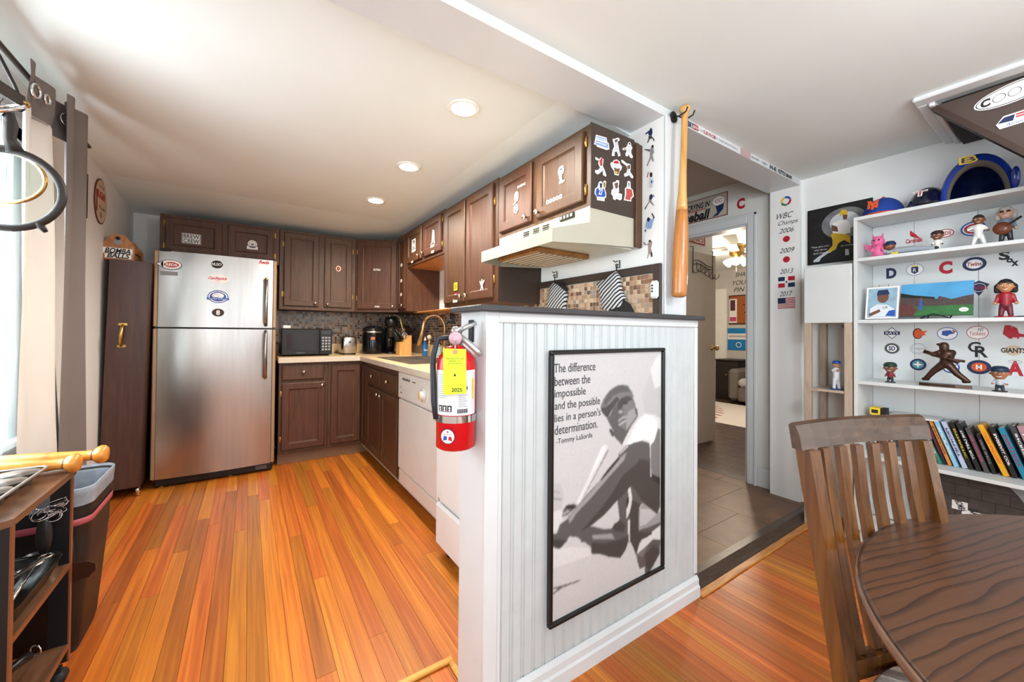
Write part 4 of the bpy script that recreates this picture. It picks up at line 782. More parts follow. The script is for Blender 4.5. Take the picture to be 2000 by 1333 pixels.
pp(c3([(1130, 0), (1420, 0), (1420, 40), (1270, 110), (1240, 220), (1220, 310), (1150, 140)]), 5); pp(c3([(1225, 260), (1290, 110), (1460, 0), (1530, 0), (1530, 110), (1440, 90), (1320, 220)]), 0)
pp(c3([(1220, 300), (1330, 200), (1440, 90), (1530, 100), (1525, 280), (1440, 440), (1390, 520), (1330, 540), (1330, 450), (1260, 480), (1230, 380)]), 4); pp(c3([(1330, 300), (1440, 160), (1520, 240), (1430, 430), (1380, 510), (1340, 430)]), 5); pp(c3([(1225, 290), (1290, 230), (1370, 160), (1300, 330)]), 3)
# the photograph is printed as soft grey tones on a fine grid
import numpy as np
def tone(h_): return hexc(h_)[0]
TON = [tone(c) for c in ('#d3d4d8', '#b9babe', '#96959a', '#73706f', '#565253', '#403a3a', '#2c2828', '#e6e6e8')]
gx, gz = 200, 300; xa, xe, za, ze = px0 + .0138, px1 - .0138, pz0 + .0138, pz1 - .0138
GX, GZ = np.meshgrid(np.linspace(xa, xe, gx), np.linspace(za, ze, gz)); im = np.full(GX.shape, tone('#c3c3c8')) - .06 * ((GZ - za) / (ze - za) - .5)
for pts, g in PH:
    ins = np.zeros(GX.shape, bool); n = len(pts)
    for i in range(n):
        (x1, z1_), (x2, z2_) = pts[i], pts[(i + 1) % n]
        if z1_ == z2_: continue
        c_ = ((z1_ > GZ) != (z2_ > GZ)) & (GX < (x2 - x1) * (GZ - z1_) / (z2_ - z1_) + x1); ins ^= c_
    im[ins] = TON[g]
for _ in range(2): pd = np.pad(im, 1, mode='edge'); im = (pd[:-2, 1:-1] + pd[2:, 1:-1] + pd[1:-1, :-2] + pd[1:-1, 2:] + 2 * pd[1:-1, 1:-1]) / 6
im = im * (1 + .03 * np.random.default_rng(4).standard_normal(im.shape))
me = bpy.data.meshes.new('print'); vv = [(float(x_), yq - .0003, float(z_)) for x_, z_ in zip(GX.ravel(), GZ.ravel())]
me.from_pydata(vv, [], [(j * gx + i, j * gx + i + 1, (j + 1) * gx + i + 1, (j + 1) * gx + i) for j in range(gz - 1) for i in range(gx - 1)])
ca = me.color_attributes.new('tone', 'FLOAT_COLOR', 'POINT'); q_ = np.ones((gx * gz, 4)); f_ = im.ravel(); q_[:, 0] = f_ * 1.0; q_[:, 1] = f_ * .985; q_[:, 2] = f_ * .995; ca.data.foreach_set('color', q_.ravel())
pm_ = bpy.data.materials.new('printed_photo'); pm_.use_nodes = True; at_ = pm_.node_tree.nodes.new('ShaderNodeAttribute'); at_.attribute_name = 'tone'; pm_.node_tree.links.new(at_.outputs['Color'], pm_.node_tree.nodes['Principled BSDF'].inputs['Base Color']); pm_.node_tree.nodes['Principled BSDF'].inputs['Roughness'].default_value = .35
me.materials.append(pm_); o = bpy.data.objects.new('print', me); COL.objects.link(o); par(o, t)
b = B(); lines = (('The difference', 1160.5, 716, 1079, 1160), ('between the', 1, 742, 1080, 1150), ('impossible', 1, 766, 1080, 1141), ('and the possible', 1, 790, 1080, 1169), ('lies in a person\'s', 1, 814, 1080, 1170), ('determination.', 1, 838, 1080, 1164), ('-Tommy LaSorda', 1, 861, 1083, 1154))
Fp = fr((0, yq - .010, 0), '-y')
zz = 0
for i, (s_, _, py, xa, xc) in enumerate(lines):
    a, c = P(xa, py, y=yq), P(xc, py, y=yq); xm, w = (a.x + c.x) / 2 + .006, c.x - a.x
    zc_ = (P(xa, py + 4, y=yq).z)
    tall = .032 if i < 6 else .024
    b.text(s_, xm, zc_ - (.004 if 'p' in s_ else 0), w, tall * (1.1 if 'p' in s_ else .95), Fp, mat('poster_ink', '#3c3c42', .6), -.008 + .0)
b.build('lettering', t)
# ================================================================ fire extinguisher on the end of the half wall
ERED = mat('extinguisher_red', '#c3121c', .25, var=.04); LAB = mat('label_silver', '#d5d6d8', .4, var=.04)
ex, ey = .522, 1.078; r = .0585; z0, z1 = .835, 1.125
t = thing('fire_extinguisher', 'red fire extinguisher with yellow 2025 tag on the half wall end', 'extinguisher', (ex, ey, z0))
b = B(); b.lathe([(.05, 0), (r, .006), (r, .245), (.056, .265), (.044, .285), (.026, .30), (.02, .305)], (ex, ey, z0), ERED, n=32); b.build('cylinder', t)
def wrap(name, a0, a1, za, zb, m, rr_=r + .0006, parent=t):
    b = B(); n = 24; v = []
    for i in range(n + 1): a = math.radians(a0 + (a1 - a0) * i / n); v += [(ex + rr_ * math.cos(a), ey + rr_ * math.sin(a), za), (ex + rr_ * math.cos(a), ey + rr_ * math.sin(a), zb)]
    b.add(v, [[2 * i, 2 * i + 2, 2 * i + 3, 2 * i + 1] for i in range(n)], m, True); return b.build(name, parent)
view = math.degrees(math.atan2(-ey, -ex))
lb = wrap('label', view - 85, view + 68, z0 + .105, z0 + .235, LAB); wrap('strap', view - 95, view + 120, z0 + .083, z0 + .103, CHROME, r + .002)
def wrapF(da, z, rr_=r + .0012):
    a = math.radians(view + da); o = V((ex + rr_ * math.cos(a), ey + rr_ * math.sin(a), z)); return (o, V((-math.sin(a), math.cos(a), 0)), Z)
F = wrapF(-22, z0 + .046, r + .0015); b = B(); b.disc(0, 0, .022, .022, F, NAVY, .0004); b.disc(0, 0, .020, .020, F, WHITE, .001); b.poly([(-.014, -.012), (-.002, -.010), (-.002, .0), (-.012, .002)], F, BLUE, .0016); b.poly([(.002, -.010), (.014, -.013), (.012, .0), (.003, .0)], F, RED, .0016); b.text('Amerex', 0, .006, .026, .006, F, RED, .0016); b.poly([(0, .017), (.004, .011), (-.004, .011)], F, RED, .0016); b.build('emblem', t)
for k, (da, zq) in enumerate(((-48, .125), (-33, .125), (-18, .125))):
    F = wrapF(da, z0 + zq); b = B(); b.rect(-.0065, -.009, .0065, .009, F, INK, .0004); b.disc(.0, .002, .003, .004, F, WHITE, .0008, n=10); b.poly([(-.004, -.007), (.004, -.007), (.001, .0)], F, WHITE, .0008); b.build('pictogram', lb)
for k, (zq, hh) in enumerate(((.112, .012), (.178, .010))):
    b = B()
    for i in range(14): F = wrapF(4 + i * 2.2, z0 + zq + .006); b.rect(-.0006, -hh / 2, .0006 + .0006 * (i % 3 == 0), hh / 2, F, INK, .0006)
    b.build('barcode', lb)
b = B()
for i in range(8): F = wrapF(20, z0 + .13 + i * .0055); b.rect(-.014, 0, .012 - .003 * (i % 3), .0014, F, GREY, .0006)
for i in range(12): F = wrapF(-40, z0 + .155 + i * .006); b.rect(-.014, 0, .011 - .004 * (i % 4 == 0), .0012, F, GREY, .0006)
b.build('small_print', lb)
b = B(); F = wrapF(55, z0 + .18); b.rect(-.004, -.03, .004, .03, F, YELL, .0006); b.build('yellow_stripe', lb)
b = B(); b.lathe([(.021, 0), (.021, .018), (.016, .024), (.016, .045)], (ex, ey, z0 + .302), CHROME, n=16); b.ball((ex - .0, ey, z0 + .35), (.019, .017, .014), CHROME); b.build('valve', t)
b = B(); b.cyl((ex - .012, ey - .018, z0 + .328), (ex - .022, ey - .036, z0 + .328), .019, mat('gauge_pink', '#cfa9b8', .3), n=18); b.build('gauge', t)
ALU = mat('lever_grey', '#b4b8b6', .35, .6, var=.05)
b = B(); b.tube([(ex + .0, ey - .01, z0 + .35), (ex + .022, ey - .022, z0 + .362), (ex + .050, ey - .03, z0 + .374)], [.009, .008, .006], ALU, 8); b.build('lever', t)
b = B(); b.tube([(ex + .0, ey - .012, z0 + .335), (ex + .018, ey - .03, z0 + .318), (ex + .044, ey - .052, z0 + .288), (ex + .052, ey - .056, z0 + .278)], [.009, .009, .009, .006], ALU, 8); b.build('carry_handle', t)
b = B(); b.tube([(ex - .01, ey + .0, z0 + .33), (ex - .05, ey + .025, z0 + .325), (ex - .068, ey + .02, z0 + .27), (ex - .066, ey + .012, z0 + .14), (ex - .06, ey + .008, z0 + .09)], .009, mat('hose_rubber', '#2a2c33', .5), 10); b.build('hose', t)
# yellow tag
YT = mat('tag_yellow', '#cfe81c', .5, var=.03); a = math.radians(view); od = V((math.cos(a), math.sin(a), 0)); F = (V((ex, ey, 0)) + od * (r + .010) + V((0, 0, z0 + .235)), V((-math.sin(a), math.cos(a), 0)), Z)
F = shift(F, -.004, 0); b = B(); b.poly([(-.032, -.068), (.033, -.064), (.031, .062), (-.034, .064)], F, YT, 0, .0008); tg = b.build('inspection_tag', t)
b = B(); b.text('2025', .006, -.054, .03, .011, F, INK, .0014, bold=.02); b.text('FIRE PROTECTION', 0, .035, .05, .004, F, INK, .0014); b.text('SERVICE CO.', 0, .028, .034, .004, F, INK, .0014); b.text('DO NOT REMOVE', 0, .021, .04, .004, F, INK, .0014); b.ring(0, -.012, .013, .013, .0006, F, GREY, .0014); b.poly([(-.004, -.015), (.004, -.015), (0, -.006)], F, INK, .0014); b.build('tag_print', tg)
b = B(); b.tube([F[0] + Z * .058, F[0] + Z * .075 + od * -.004, V((ex, ey, z0 + .335)) + od * .014], .0016, CHROME, 6); b.build('tag_wire', tg); b = B(); b.disc(0, .054, .007, .007, F, mat('eyelet', '#b9895a', .4), .001, .001); b.build('eyelet', tg)
# bracket hole with dark hook behind the lever
b = B(); q = P(921, 650, x=hx0 - .002); b.box((hx0 - .006, q.y - .014, q.z - .03), (hx0 - .0005, q.y + .016, q.z + .04), MBLACK, .002); b.build('hook_plate', t)
# ================================================================ baseball bat on its wall hook
BATW = wood('bat_ash', '#b5823f', '#cf9c58', '#dcb070', (9, 9, .8), 5, .3, 0, .03, .3); BATD = wood('bat_barrel', '#a5662f', '#bd7b3e', '#cf9252', (9, 9, .8), 5, .3, 0, .03, .3)
q = P(1336, 215, y=1.075); bx, by = 1.715, 1.075
zt_, zb_ = P(1338, 208, y=by).z, P(1327, 582, y=by).z; L = zt_ - zb_; bt = V((P(1338, 208, y=by).x, by, zt_)); bbm = V((P(1326, 582, y=by).x, by, zb_)); ax = (bbm - bt).normalized()
t = thing('baseball_bat', 'wooden baseball bat hanging knob up on the white column', 'bat', bbm)
def bprof(pts): return [(r_, d * L) for r_, d in pts]
b = B(); b.lathe(bprof([(.004, 0), (.022, .003), (.0255, .012), (.024, .024), (.016, .035), (.0145, .06), (.0145, .2), (.016, .35), (.019, .45), (.0235, .52), (.0255, .55)]), bt, BATW, ax, 20); b.build('handle', t)
b = B(); b.lathe(bprof([(.0256, .5502), (.029, .62), (.033, .72), (.034, .85), (.0335, .975), (.030, .993), (.020, 1.), (.002, 1.)]), bt, BATD, ax, 24); b.build('barrel', t)
t = thing('bat_hook', 'black iron bat hook on the column under the ceiling', 'hook', (bt.x - .03, 1.136, bt.z - .06)); q = P(1316, 229, y=1.134)
b = B(); b.lathe([(.027, 0), (.027, .004), (.02, .006)], (q.x, 1.1355, q.z), MBLACK, -Y, 20); b.build('plate', t)
b = B(); b.tube([(q.x, 1.13, q.z), (bt.x - .03, by + .01, bt.z - .05), (bt.x - .027, by - .022, bt.z - .042), (bt.x - .027, by - .03, bt.z - .025)], .0035, MBLACK, 8); b.tube([(bt.x - .03, by + .012, bt.z - .052), (bt.x + .03, by + .012, bt.z - .046), (bt.x + .03, by - .022, bt.z - .04), (bt.x + .03, by - .03, bt.z - .022)], .0035, MBLACK, 8); b.build('prong', t)
# ================================================================ oven mitts and hooks
STRP = bpy.data.materials.new('striped_cloth'); STRP.use_nodes = True
nt = STRP.node_tree; nd = nt.nodes; g = nd.new('ShaderNodeNewGeometry'); mp = nd.new('ShaderNodeMapping'); mp.inputs['Rotation'].default_value = (math.radians(38), 0, 0)
wv = nd.new('ShaderNodeTexWave'); wv.bands_direction = 'Z'; wv.inputs['Scale'].default_value = 17; wv.inputs['Distortion'].default_value = 1.2; wv.inputs['Detail'].default_value = 0
rp = nd.new('ShaderNodeValToRGB'); rp.color_ramp.interpolation = 'CONSTANT'; rp.color_ramp.elements[0].color = hexc('#202124'); rp.color_ramp.elements[1].position = .42; rp.color_ramp.elements[1].color = hexc('#c9cacc')
nt.links.new(g.outputs['Position'], mp.inputs[0]); nt.links.new(mp.outputs[0], wv.inputs[0]); nt.links.new(wv.outputs[0], rp.inputs[0]); nt.links.new(rp.outputs[0], nd['Principled BSDF'].inputs['Base Color']); nd['Principled BSDF'].inputs['Roughness'].default_value = .85
def mitt(name, label, pts, hook, cuff):
    t = thing(name, label, 'oven mitt', P(*hook, x=XR - .03), 'striped oven mitts'); x = XR - .03
    v = [P(a, c, x=x) for a, c in pts]; n = len(v); cen = sum(v, V()) / n
    b = B(); b.rings([[p + X * .014 for p in v], [cen + (p - cen) * 1.03 for p in v], [cen + (p - cen) * .96 - X * .014 for p in v], [cen + (p - cen) * .5 - X * .020 for p in v]], STRP); b.build('body', t)
    w = [P(a, c, x=x - .012) for a, c in cuff]; b = B(); k = len(w); b.add(w + [p + X * .012 for p in w], [list(range(k)), list(range(k, 2 * k))[::-1]] + [[i, k + i, k + (i + 1) % k, (i + 1) % k] for i in range(k)], MBLACK); b.build('cuff', t)
    h0 = P(*hook, x=XR - .02); b = B(); b.tube([P(pts[0][0], pts[0][1], x=x), h0 + Z * .0, h0 + V((0, .008, .01)), h0 + V((0, -.004, .004))], .003, MBLACK, 6); b.build('loop', t)
    hk = thing('wall_hook', 'black wire hook holding the ' + ('left' if hook[0] < 1150 else 'right') + ' oven mitt', 'hook', h0, 'wire hooks over the stove'); b = B()
    b.tube([h0 + V((.016, 0, .03)), h0 + V((.016, 0, -.01)), h0 + V((-.01, 0, -.012)), h0 + V((-.014, 0, .006))], .003, BLACK, 6); b.build('wire', hk); b = B(); b.tube([h0 + V((.016, .012, .028)), h0 + V((.004, .02, .022)), h0 + V((-.004, .026, .03))], .003, BLACK, 6); b.build('prong', hk)
mitt('oven_mitt', 'smaller black and white striped oven mitt left of the other', [(1083, 552), (1092, 556), (1106, 568), (1106, 580), (1103, 604), (1086, 606), (1069, 604), (1072, 580), (1076, 560)], (1084, 539), [(1080, 550), (1092, 551), (1107, 563), (1106, 570), (1092, 562)])
mitt('oven_mitt', 'larger black and white striped oven mitt with black cuff', [(1203, 531), (1209, 540), (1214, 570), (1222, 585), (1215, 600), (1190, 608), (1178, 604), (1172, 570), (1166, 552), (1185, 545)], (1206, 519), [(1178, 604), (1218, 586), (1228, 594), (1237, 611), (1200, 609)])
t = thing('remote_holder', 'white rounded timer with three buttons on the column edge', 'remote', P(1283, 566, x=XR - .02)); q = P(1283, 566, x=XR - .01)
b = B(); b.box((XR - .040, q.y - .022, q.z - .044), (XR - .0165, q.y + .022, q.z + .042), WHITE, .010); b.build('body', t)
for i in range(3): B().cyl((XR - .0405, q.y + .004, q.z + .018 - i * .014), (XR - .043, q.y + .004, q.z + .018 - i * .014), .0045, NAVY, n=10).build('button', t)
# ================================================================ player decals on the range wall
def silh(name, parts, parent):
    b = B()
    for i, (pts, m) in enumerate(parts): pxF(b, [(1140 + x / 4.761, 240 + y / 4.761) for x, y in pts], {'x': XR - .0012}, m, .0004 * (i + 1))
    b.build(name, parent)
DKP = mat('print_charcoal', '#3a3638', .6, var=.15)
silh('wall_decal', [([(610, 70), (625, 45), (638, 60), (640, 95), (630, 125), (605, 115), (600, 95), (575, 110), (572, 100)], NAVY), ([(605, 120), (632, 125), (655, 150), (662, 172), (650, 168), (640, 145), (615, 150), (600, 185), (590, 185), (603, 150)], DKP)], wr)
silh('wall_decal', [([(633, 212), (645, 205), (653, 218), (648, 240), (655, 275), (640, 300), (650, 340), (652, 365), (640, 360), (628, 330), (610, 365), (595, 405), (585, 398), (605, 350), (618, 310), (615, 270), (568, 252), (568, 246), (620, 248)], GREY), ([(633, 212), (645, 205), (653, 218), (645, 235), (632, 230)], INK), ([(568, 252), (568, 246), (615, 250), (613, 258)], INK)], wr)
silh('wall_decal', [([(585, 510), (600, 455), (606, 457), (596, 505)], CRIM), ([(615, 470), (630, 458), (640, 475), (637, 505), (618, 505)], INK), ([(610, 520), (640, 515), (655, 545), (640, 570), (645, 600), (610, 605), (612, 560)], PALE), ([(625, 540), (638, 535), (640, 560), (628, 565)], BLUE)], wr)
silh('wall_decal', [([(615, 675), (630, 660), (640, 672), (655, 670), (662, 690), (640, 690), (630, 725), (655, 765), (658, 772), (645, 768), (615, 740), (600, 755), (575, 800), (565, 805), (570, 790), (605, 735), (608, 700)], GREY), ([(612, 680), (630, 660), (642, 675), (640, 705), (615, 720)], NAVY), ([(605, 745), (575, 805), (565, 805), (600, 750)], INK)], wr)
silh('wall_decal', [([(590, 890), (605, 878), (618, 890), (640, 900), (652, 870), (630, 850), (640, 840), (662, 880), (645, 920), (630, 985), (590, 988), (580, 950), (575, 985), (568, 980), (580, 930)], LBLUE), ([(590, 890), (605, 878), (618, 895), (610, 920), (592, 915)], INK), ([(648, 880), (630, 845), (640, 842), (660, 880), (650, 895)], INK), ([(570, 995), (582, 990), (580, 1015), (570, 1015)], INK)], wr)
silh('wall_decal', [([(605, 1095), (620, 1088), (628, 1100), (640, 1110), (632, 1140), (625, 1170), (640, 1220), (640, 1248), (628, 1248), (622, 1210), (605, 1230), (595, 1265), (588, 1262), (600, 1215), (600, 1160), (595, 1135), (570, 1140), (556, 1110), (562, 1110), (580, 1130), (600, 1125)], mat('print_taupe', '#9a8b88', .6)), ([(605, 1095), (620, 1088), (628, 1105), (610, 1112)], INK), ([(560, 1110), (556, 1112), (572, 1138), (576, 1132)], INK), ([(622, 1210), (638, 1205), (640, 1248), (628, 1248)], INK)], wr)
# ================================================================ jamb lettering and flags (faces -x, runs along y)
xj = 3.1795; WJ = wright
def jt(txt, px, py, w, h, **k): b = B(); q = P(px, py, x=xj); b.text(txt, 0, 0, w, h, fr(q, '-x'), INK, .0006, **k); b.build('wall_decal', WJ)
b = B(); F = fr(P(1535, 393, x=xj), '-x')
for i, (m, a) in enumerate(((mat('print_green', '#2f7d4f', .5), 200), (YELL, 110), (BLUE, 20), (RED, 290))):
    pts = []
    for rr_, o_ in ((.034, 0), (.020, 1)):
        seq = [math.radians(a + 85 * k / 6) for k in range(7)]
        pts += [(rr_ * math.cos(s_), rr_ * math.sin(s_)) for s_ in (seq if not o_ else seq[::-1])]
    b.poly(pts, F, m, .0006)
b.build('wall_decal', WJ)
jt('WBC', 1533, 421, .105, .040, shear=.45); jt('Champs', 1539, 435, .125, .040, shear=.45); jt('2006', 1536, 450, .095, .034, shear=.35); jt('2009', 1537, 489, .095, .034, shear=.35); jt('2013', 1536, 530, .085, .034, shear=.35); jt('2017', 1535, 574, .080, .036, shear=.35)
for py in (467, 507):
    b = B(); F = fr(P(1536, py, x=xj), '-x'); b.rect(-.055, -.038, .055, .038, F, WHITE, .0004); b.disc(0, 0, .022, .022, F, RED, .0008); b.build('flag_decal', WJ)
b = B(); F = fr(P(1536, 551, x=xj), '-x')
for sx_, sz_, m in ((-1, 1, NAVY), (1, 1, RED), (-1, -1, RED), (1, -1, NAVY)): b.rect(sx_ * .052, sz_ * .038, sx_ * .010, sz_ * .008, F, m, .0006)
b.rect(-.054, -.04, .054, .04, F, WHITE, .0003); b.disc(0, 0, .006, .008, F, NAVY, .0006, n=10); b.build('flag_decal', WJ)
b = B(); F = fr(P(1536, 592, x=xj), '-x')
for i in range(7): b.rect(-.055, .036 - i * .0115 - .0060, .055, .036 - i * .0115, F, RED, .0006)
b.rect(-.056, -.042, .056, .038, F, WHITE, .0003); b.rect(-.055, -.004, -.005, .037, F, NAVY, .0009); b.build('flag_decal', WJ)
b = B(); b.text('Field', 0, 0, .10, .022, (P(1571, 370, y=1.147), Z * -1, X), BLUE, .0006, shear=.2); b.build('wall_decal', WJ)
# stickers on the header face
def hd(txt, px, py, w, h, m, **k): b = B(); q = P(px, py, y=1.1475); q.z = 2.228 + .020; b.text(txt, 0, 0, w, h, fr(q, '-y'), m, .0006, **k); b.build('sticker', beam)
hd('BRY', 1349, 243, .05, .03, NAVY, bold=.04); hd('ZZO', 1359, 247, .05, .03, RED, bold=.04); hd('World Series', 1370, 254, .03, .012, GREY); hd('SURVIVOR', 1386, 262, .12, .02, RED, bold=.01); hd('LET THE BOYS PLAY', 1418, 277, .26, .012, GREY)
b = B(); q = P(1456, 298, y=1.1475); q.z = 2.247; F = fr(q, '-y')
for i in range(4): b.rect(-.06, -.016 + i * .010, .06, -.012 + i * .010, F, CRIM, .0006)
b.build('sticker', beam); hd('ROCKIES', 1475, 307, .09, .012, INK); hd('Fight', 1493, 316, .07, .016, INK, shear=.3); hd('H-E', 1510, 325, .09, .028, INK, bold=.04); hd('VOTTO', 1526, 334, .10, .03, INK, bold=.04); hd('TOMAHAWK', 1540, 342, .11, .026, INK, bold=.03)
# ================================================================ hallway sign, letter, door leaf with hooks
t = thing('baseball_sign', 'cream rectangular crying in baseball sign over the bedroom door', 'sign', (HX, 1.95, 2.16)); F = fr((HX - .001, 2.30, 2.166), '-x'); W_ = 2.30 - 1.685
b = B(); b.rect(0, 0, W_, .196, F, mat('sign_border', '#7a2a24', .5), 0, .004); b.rect(.006, .006, W_ - .006, .190, F, mat('sign_grey', '#b9b3a8', .5), .0045); b.build('plate', t)
b = B(); b.text("THERE'S NO CRYING IN", .245, .135, .44, .052, F, INK, .0052, shear=.15, bold=.03); b.rect(.03, .096, .43, .104, F, RED, .005); b.text('Baseball', .30, .05, .34, .085, F, INK, .0052, shear=.25, bold=.04); b.build('lettering', t)
b = B(); b.disc(W_ - .075, .135, .055, .042, F, WHITE, .0052); b.ring(W_ - .075, .135, .055, .042, .003, F, INK, .0056); b.poly([(W_ - .10, .095), (W_ - .03, .105), (W_ - .035, .06), (W_ - .08, .015), (W_ - .13, .010), (W_ - .085, .04)], F, NAVY, .0054); b.text('CC', W_ - .075, .135, .06, .03, F, RED, .0058); b.build('emblem', t)
b = B(); q = P(1447, 398, x=HX - .001); b.text('C', 0, 0, .062, .085, fr(q, '-x'), RED, .001, bold=.05); b.build('wall_decal', wh)
DOORT = mat('door_tan', '#b3a596', .45, var=.04)
t = thing('door_1', 'tan bedroom door swung open into the bedroom', 'door', (HX + .12, 2.34, 0)); t['kind'] = 'structure'
B().box((HX + .105, 2.335, .03), (4.262, 2.372, 2.045), DOORT, .003).build('leaf', t)
b = B(); q = P(1395, 680, y=2.33); b.lathe([(.03, 0), (.03, .005), (.010, .01), (.010, .04), (.026, .05), (.028, .062), (.018, .072), (.002, .074)], (4.19, 2.3345, q.z), BRASS, -Y, 16); b.build('knob', t)
b = B(); b.box((4.262, 2.343, q.z - .05), (4.264, 2.364, q.z + .05), BRASS); b.lathe([(.03, 0), (.03, .005), (.010, .01), (.010, .04), (.026, .05), (.028, .062), (.002, .074)], (4.19, 2.3725, q.z), BRASS, Y, 16); b.build('latch', t)
t = thing('door_hooks', 'black wire hook rack hung over the open bedroom door', 'hook rack', (4.0, 2.33, 1.75)); yh = 2.326
def hp(px, py): return P(px, py, y=yh)
b = B(); b.tube([hp(1353.5, 481) + Y * .03, hp(1353.5, 481), hp(1353.5, 534)], .004, MBLACK, 6); b.build('strap', t); b = B(); b.tube([hp(1392, 491) + Y * .03, hp(1392, 491), hp(1392, 545)], .004, MBLACK, 6); b.build('strap', t)
b = B(); b.tube([hp(1353, 510), hp(1362, 508), hp(1372, 513), hp(1382, 521), hp(1392, 523)], .004, MBLACK, 6); b.tube([hp(1353, 517), hp(1362, 515), hp(1372, 519), hp(1382, 526), hp(1392, 528)], .004, MBLACK, 6); b.build('rail', t)
for x, y in ((1353, 534), (1361, 532), (1369, 535), (1377, 541), (1385, 546), (1392, 546)):
    b = B(); b.tube([hp(x, y - 20), hp(x, y - 4), hp(x + 3, y) - Y * .02, hp(x + 6, y - 3) - Y * .03, hp(x + 7, y - 9) - Y * .03], .0035, MBLACK, 6); b.build('hook', t)
# ================================================================ bedroom glimpses
b = B(); v = [P(1343, 472, y=2.655), P(1343, 462, y=2.655), P(1377, 459, y=2.655), P(1377, 481, y=2.655)]; b.add(v, [(0, 1, 2, 3)], mat('pennant_red', '#8f3a3c', .7, var=.15)); b.text('PHILLIES', 0, 0, .30, .07, fr(P(1361, 468, y=2.655), '-y'), WHITE, .001); b.build('pennant', wstub)
t = thing('door_2', 'white panelled closet door in the far bedroom wall', 'door', (BX1 - .02, 4.4, 0)); t['kind'] = 'structure'; B().box((BX1 - .04, 3.93, .01), (BX1 - .003, 4.72, 2.06), WHITE, .004).build('leaf', t)
for z0_, z1_ in ((.15, .75), (.85, 1.35), (1.45, 1.95)):
    for a, c in ((4.02, 4.28), (4.38, 4.64)): B().box((BX1 - .046, a, z0_), (BX1 - .0405, c, z1_), WHITE, .004).build('panel', t)
t = thing('cork_board', 'framed cork board on the far bedroom wall', 'board', (BX1, 3.6, 1.4)); F = fr((BX1 - .002, 3.90, 1.37), '-x'); b = B(); b.rect(0, 0, .80, .55, F, mat('cork_frame', '#2f211a', .5), 0, .015); b.build('frame', t); b = B(); b.rect(.02, .02, .78, .53, F, mat('cork', '#a35f30', .9, var=.12, vs=50), .0155); b.build('board', t)
b = B(); b.rect(.01, .03, .15, .48, F, WHITE, .017, .001); b.rect(.02, .06, .14, .14, F, PINK, .019); b.rect(.03, .26, .12, .46, F, mat('scarf_dark', '#5a2f3a', .7), .019); b.build('pinned_poster', t)
for i, (a, c) in enumerate(((.28, .36), (.36, .38), (.3, .22), (.44, .14), (.36, .30))): B().cyl(F[0] + F[1] * a + Z * c - X * .0155, F[0] + F[1] * a + Z * c - X * .03, .012, MBLACK, n=8).build('pin', t)
t = thing('blue_banner', 'blue and white striped framed banner on the far bedroom wall', 'banner', (BX1, 3.5, .9)); F = fr((BX1 - .002, 3.92, .89), '-x'); b = B(); b.rect(0, 0, .9, .41, F, mat('banner_blue', '#1f7fc4', .25), 0, .012); b.build('panel', t)
b = B(); b.rect(0, .20, .9, .31, F, WHITE, .0125); b.rect(.02, .24, .85, .275, F, mat('banner_grey', '#b9b0b4', .5), .013); b.disc(.20, .10, .05, .05, F, WHITE, .0125); b.disc(.20, .10, .038, .038, F, mat('banner_blue', ''), .013); b.build('print', t)
b = B(); q = P(1446, 480, x=BX1 - .001); 
F = fr(P(1447, 552, x=BX1 - .001), '-x'); b.text('YOUR', 0, 0, .30, .085, F, INK, .001, shear=.3); b.text('PIN', -.03, -.13, .20, .08, F, INK, .001, shear=.3); b.text('SHARE', .05, .15, .30, .08, F, INK, .001, shear=.3); b.build('wall_decal', wb)
DKC = mat('chest_dark', '#2b2321', .4, var=.15)
t = thing('chest', 'dark wooden chest under the blue banner in the bedroom', 'chest', (BX1 - .25, 3.75, .012)); B().box((BX1 - .45, 3.52, .012), (BX1 - .02, 3.92, .70), DKC, .01).build('body', t); B().box((BX1 - .47, 3.50, .7005), (BX1 - .01, 3.93, .73), DKC, .008).build('lid', t); B().cyl((BX1 - .45, 3.72, .45), (BX1 - .47, 3.72, .45), .015, BRASS, n=10).build('knob', t)
ARM = mat('armchair_fabric', '#6f6862', .9, var=.1, vs=60)
t = thing('armchair', 'grey upholstered armchair beside the bedroom chest', 'armchair', (6.9, 3.1, .012)); ax0, ax1, ay0, ay1 = 6.75, 7.45, 2.55, 3.50
B().box((ax0, ay1 - .16, .07), (ax1, ay1, .60), ARM, .05).build('arm', t); B().box((ax0, ay0, .07), (ax1, ay0 + .16, .60), ARM, .05).build('arm', t); B().box((ax0 + .01, ay0 + .165, .07), (ax1 - .17, ay1 - .165, .30), ARM, .02).build('base', t); B().box((ax0 - .02, ay0 + .165, .305), (ax1 - .17, ay1 - .165, .45), mat('seat_cushion', '#a9a6a8', .9, var=.1), .05).build('seat_cushion', t); B().box((ax1 - .165, ay0 + .165, .07), (ax1, ay1 - .165, .88), ARM, .06).build('backrest', t)
for x in (ax0 + .06, ax1 - .06):
    for y in (ay0 + .06, ay1 - .06): B().cyl((x, y, .012), (x, y, .07), .02, MBLACK, n=8).build('leg', t)
t = thing('baseball_rug', 'white rug with red baseball stitching on the bedroom floor', 'rug', (6.0, 3.1, .012)); b = B(); b.box((5.15, 1.6, .0125), (6.72, 4.3, .022), mat('rug_cream', '#d9d2cd', .95, var=.05, vs=40), .003); b.build('pile', t)
RST = mat('rug_red', '#8c2f48', .95); b = B(); arcp = arc((5.1, 4.6, .0236), 1.55, -1.5, -.1, 24, X, Y); 
for i in range(24): p, q2 = arcp[i], arcp[i + 1]; d = (q2 - p).normalized(); n_ = V((-d.y, d.x, 0)); b.add([p - n_ * .02, q2 - n_ * .02, q2 + n_ * .02, p + n_ * .02], [(0, 1, 2, 3)], RST)
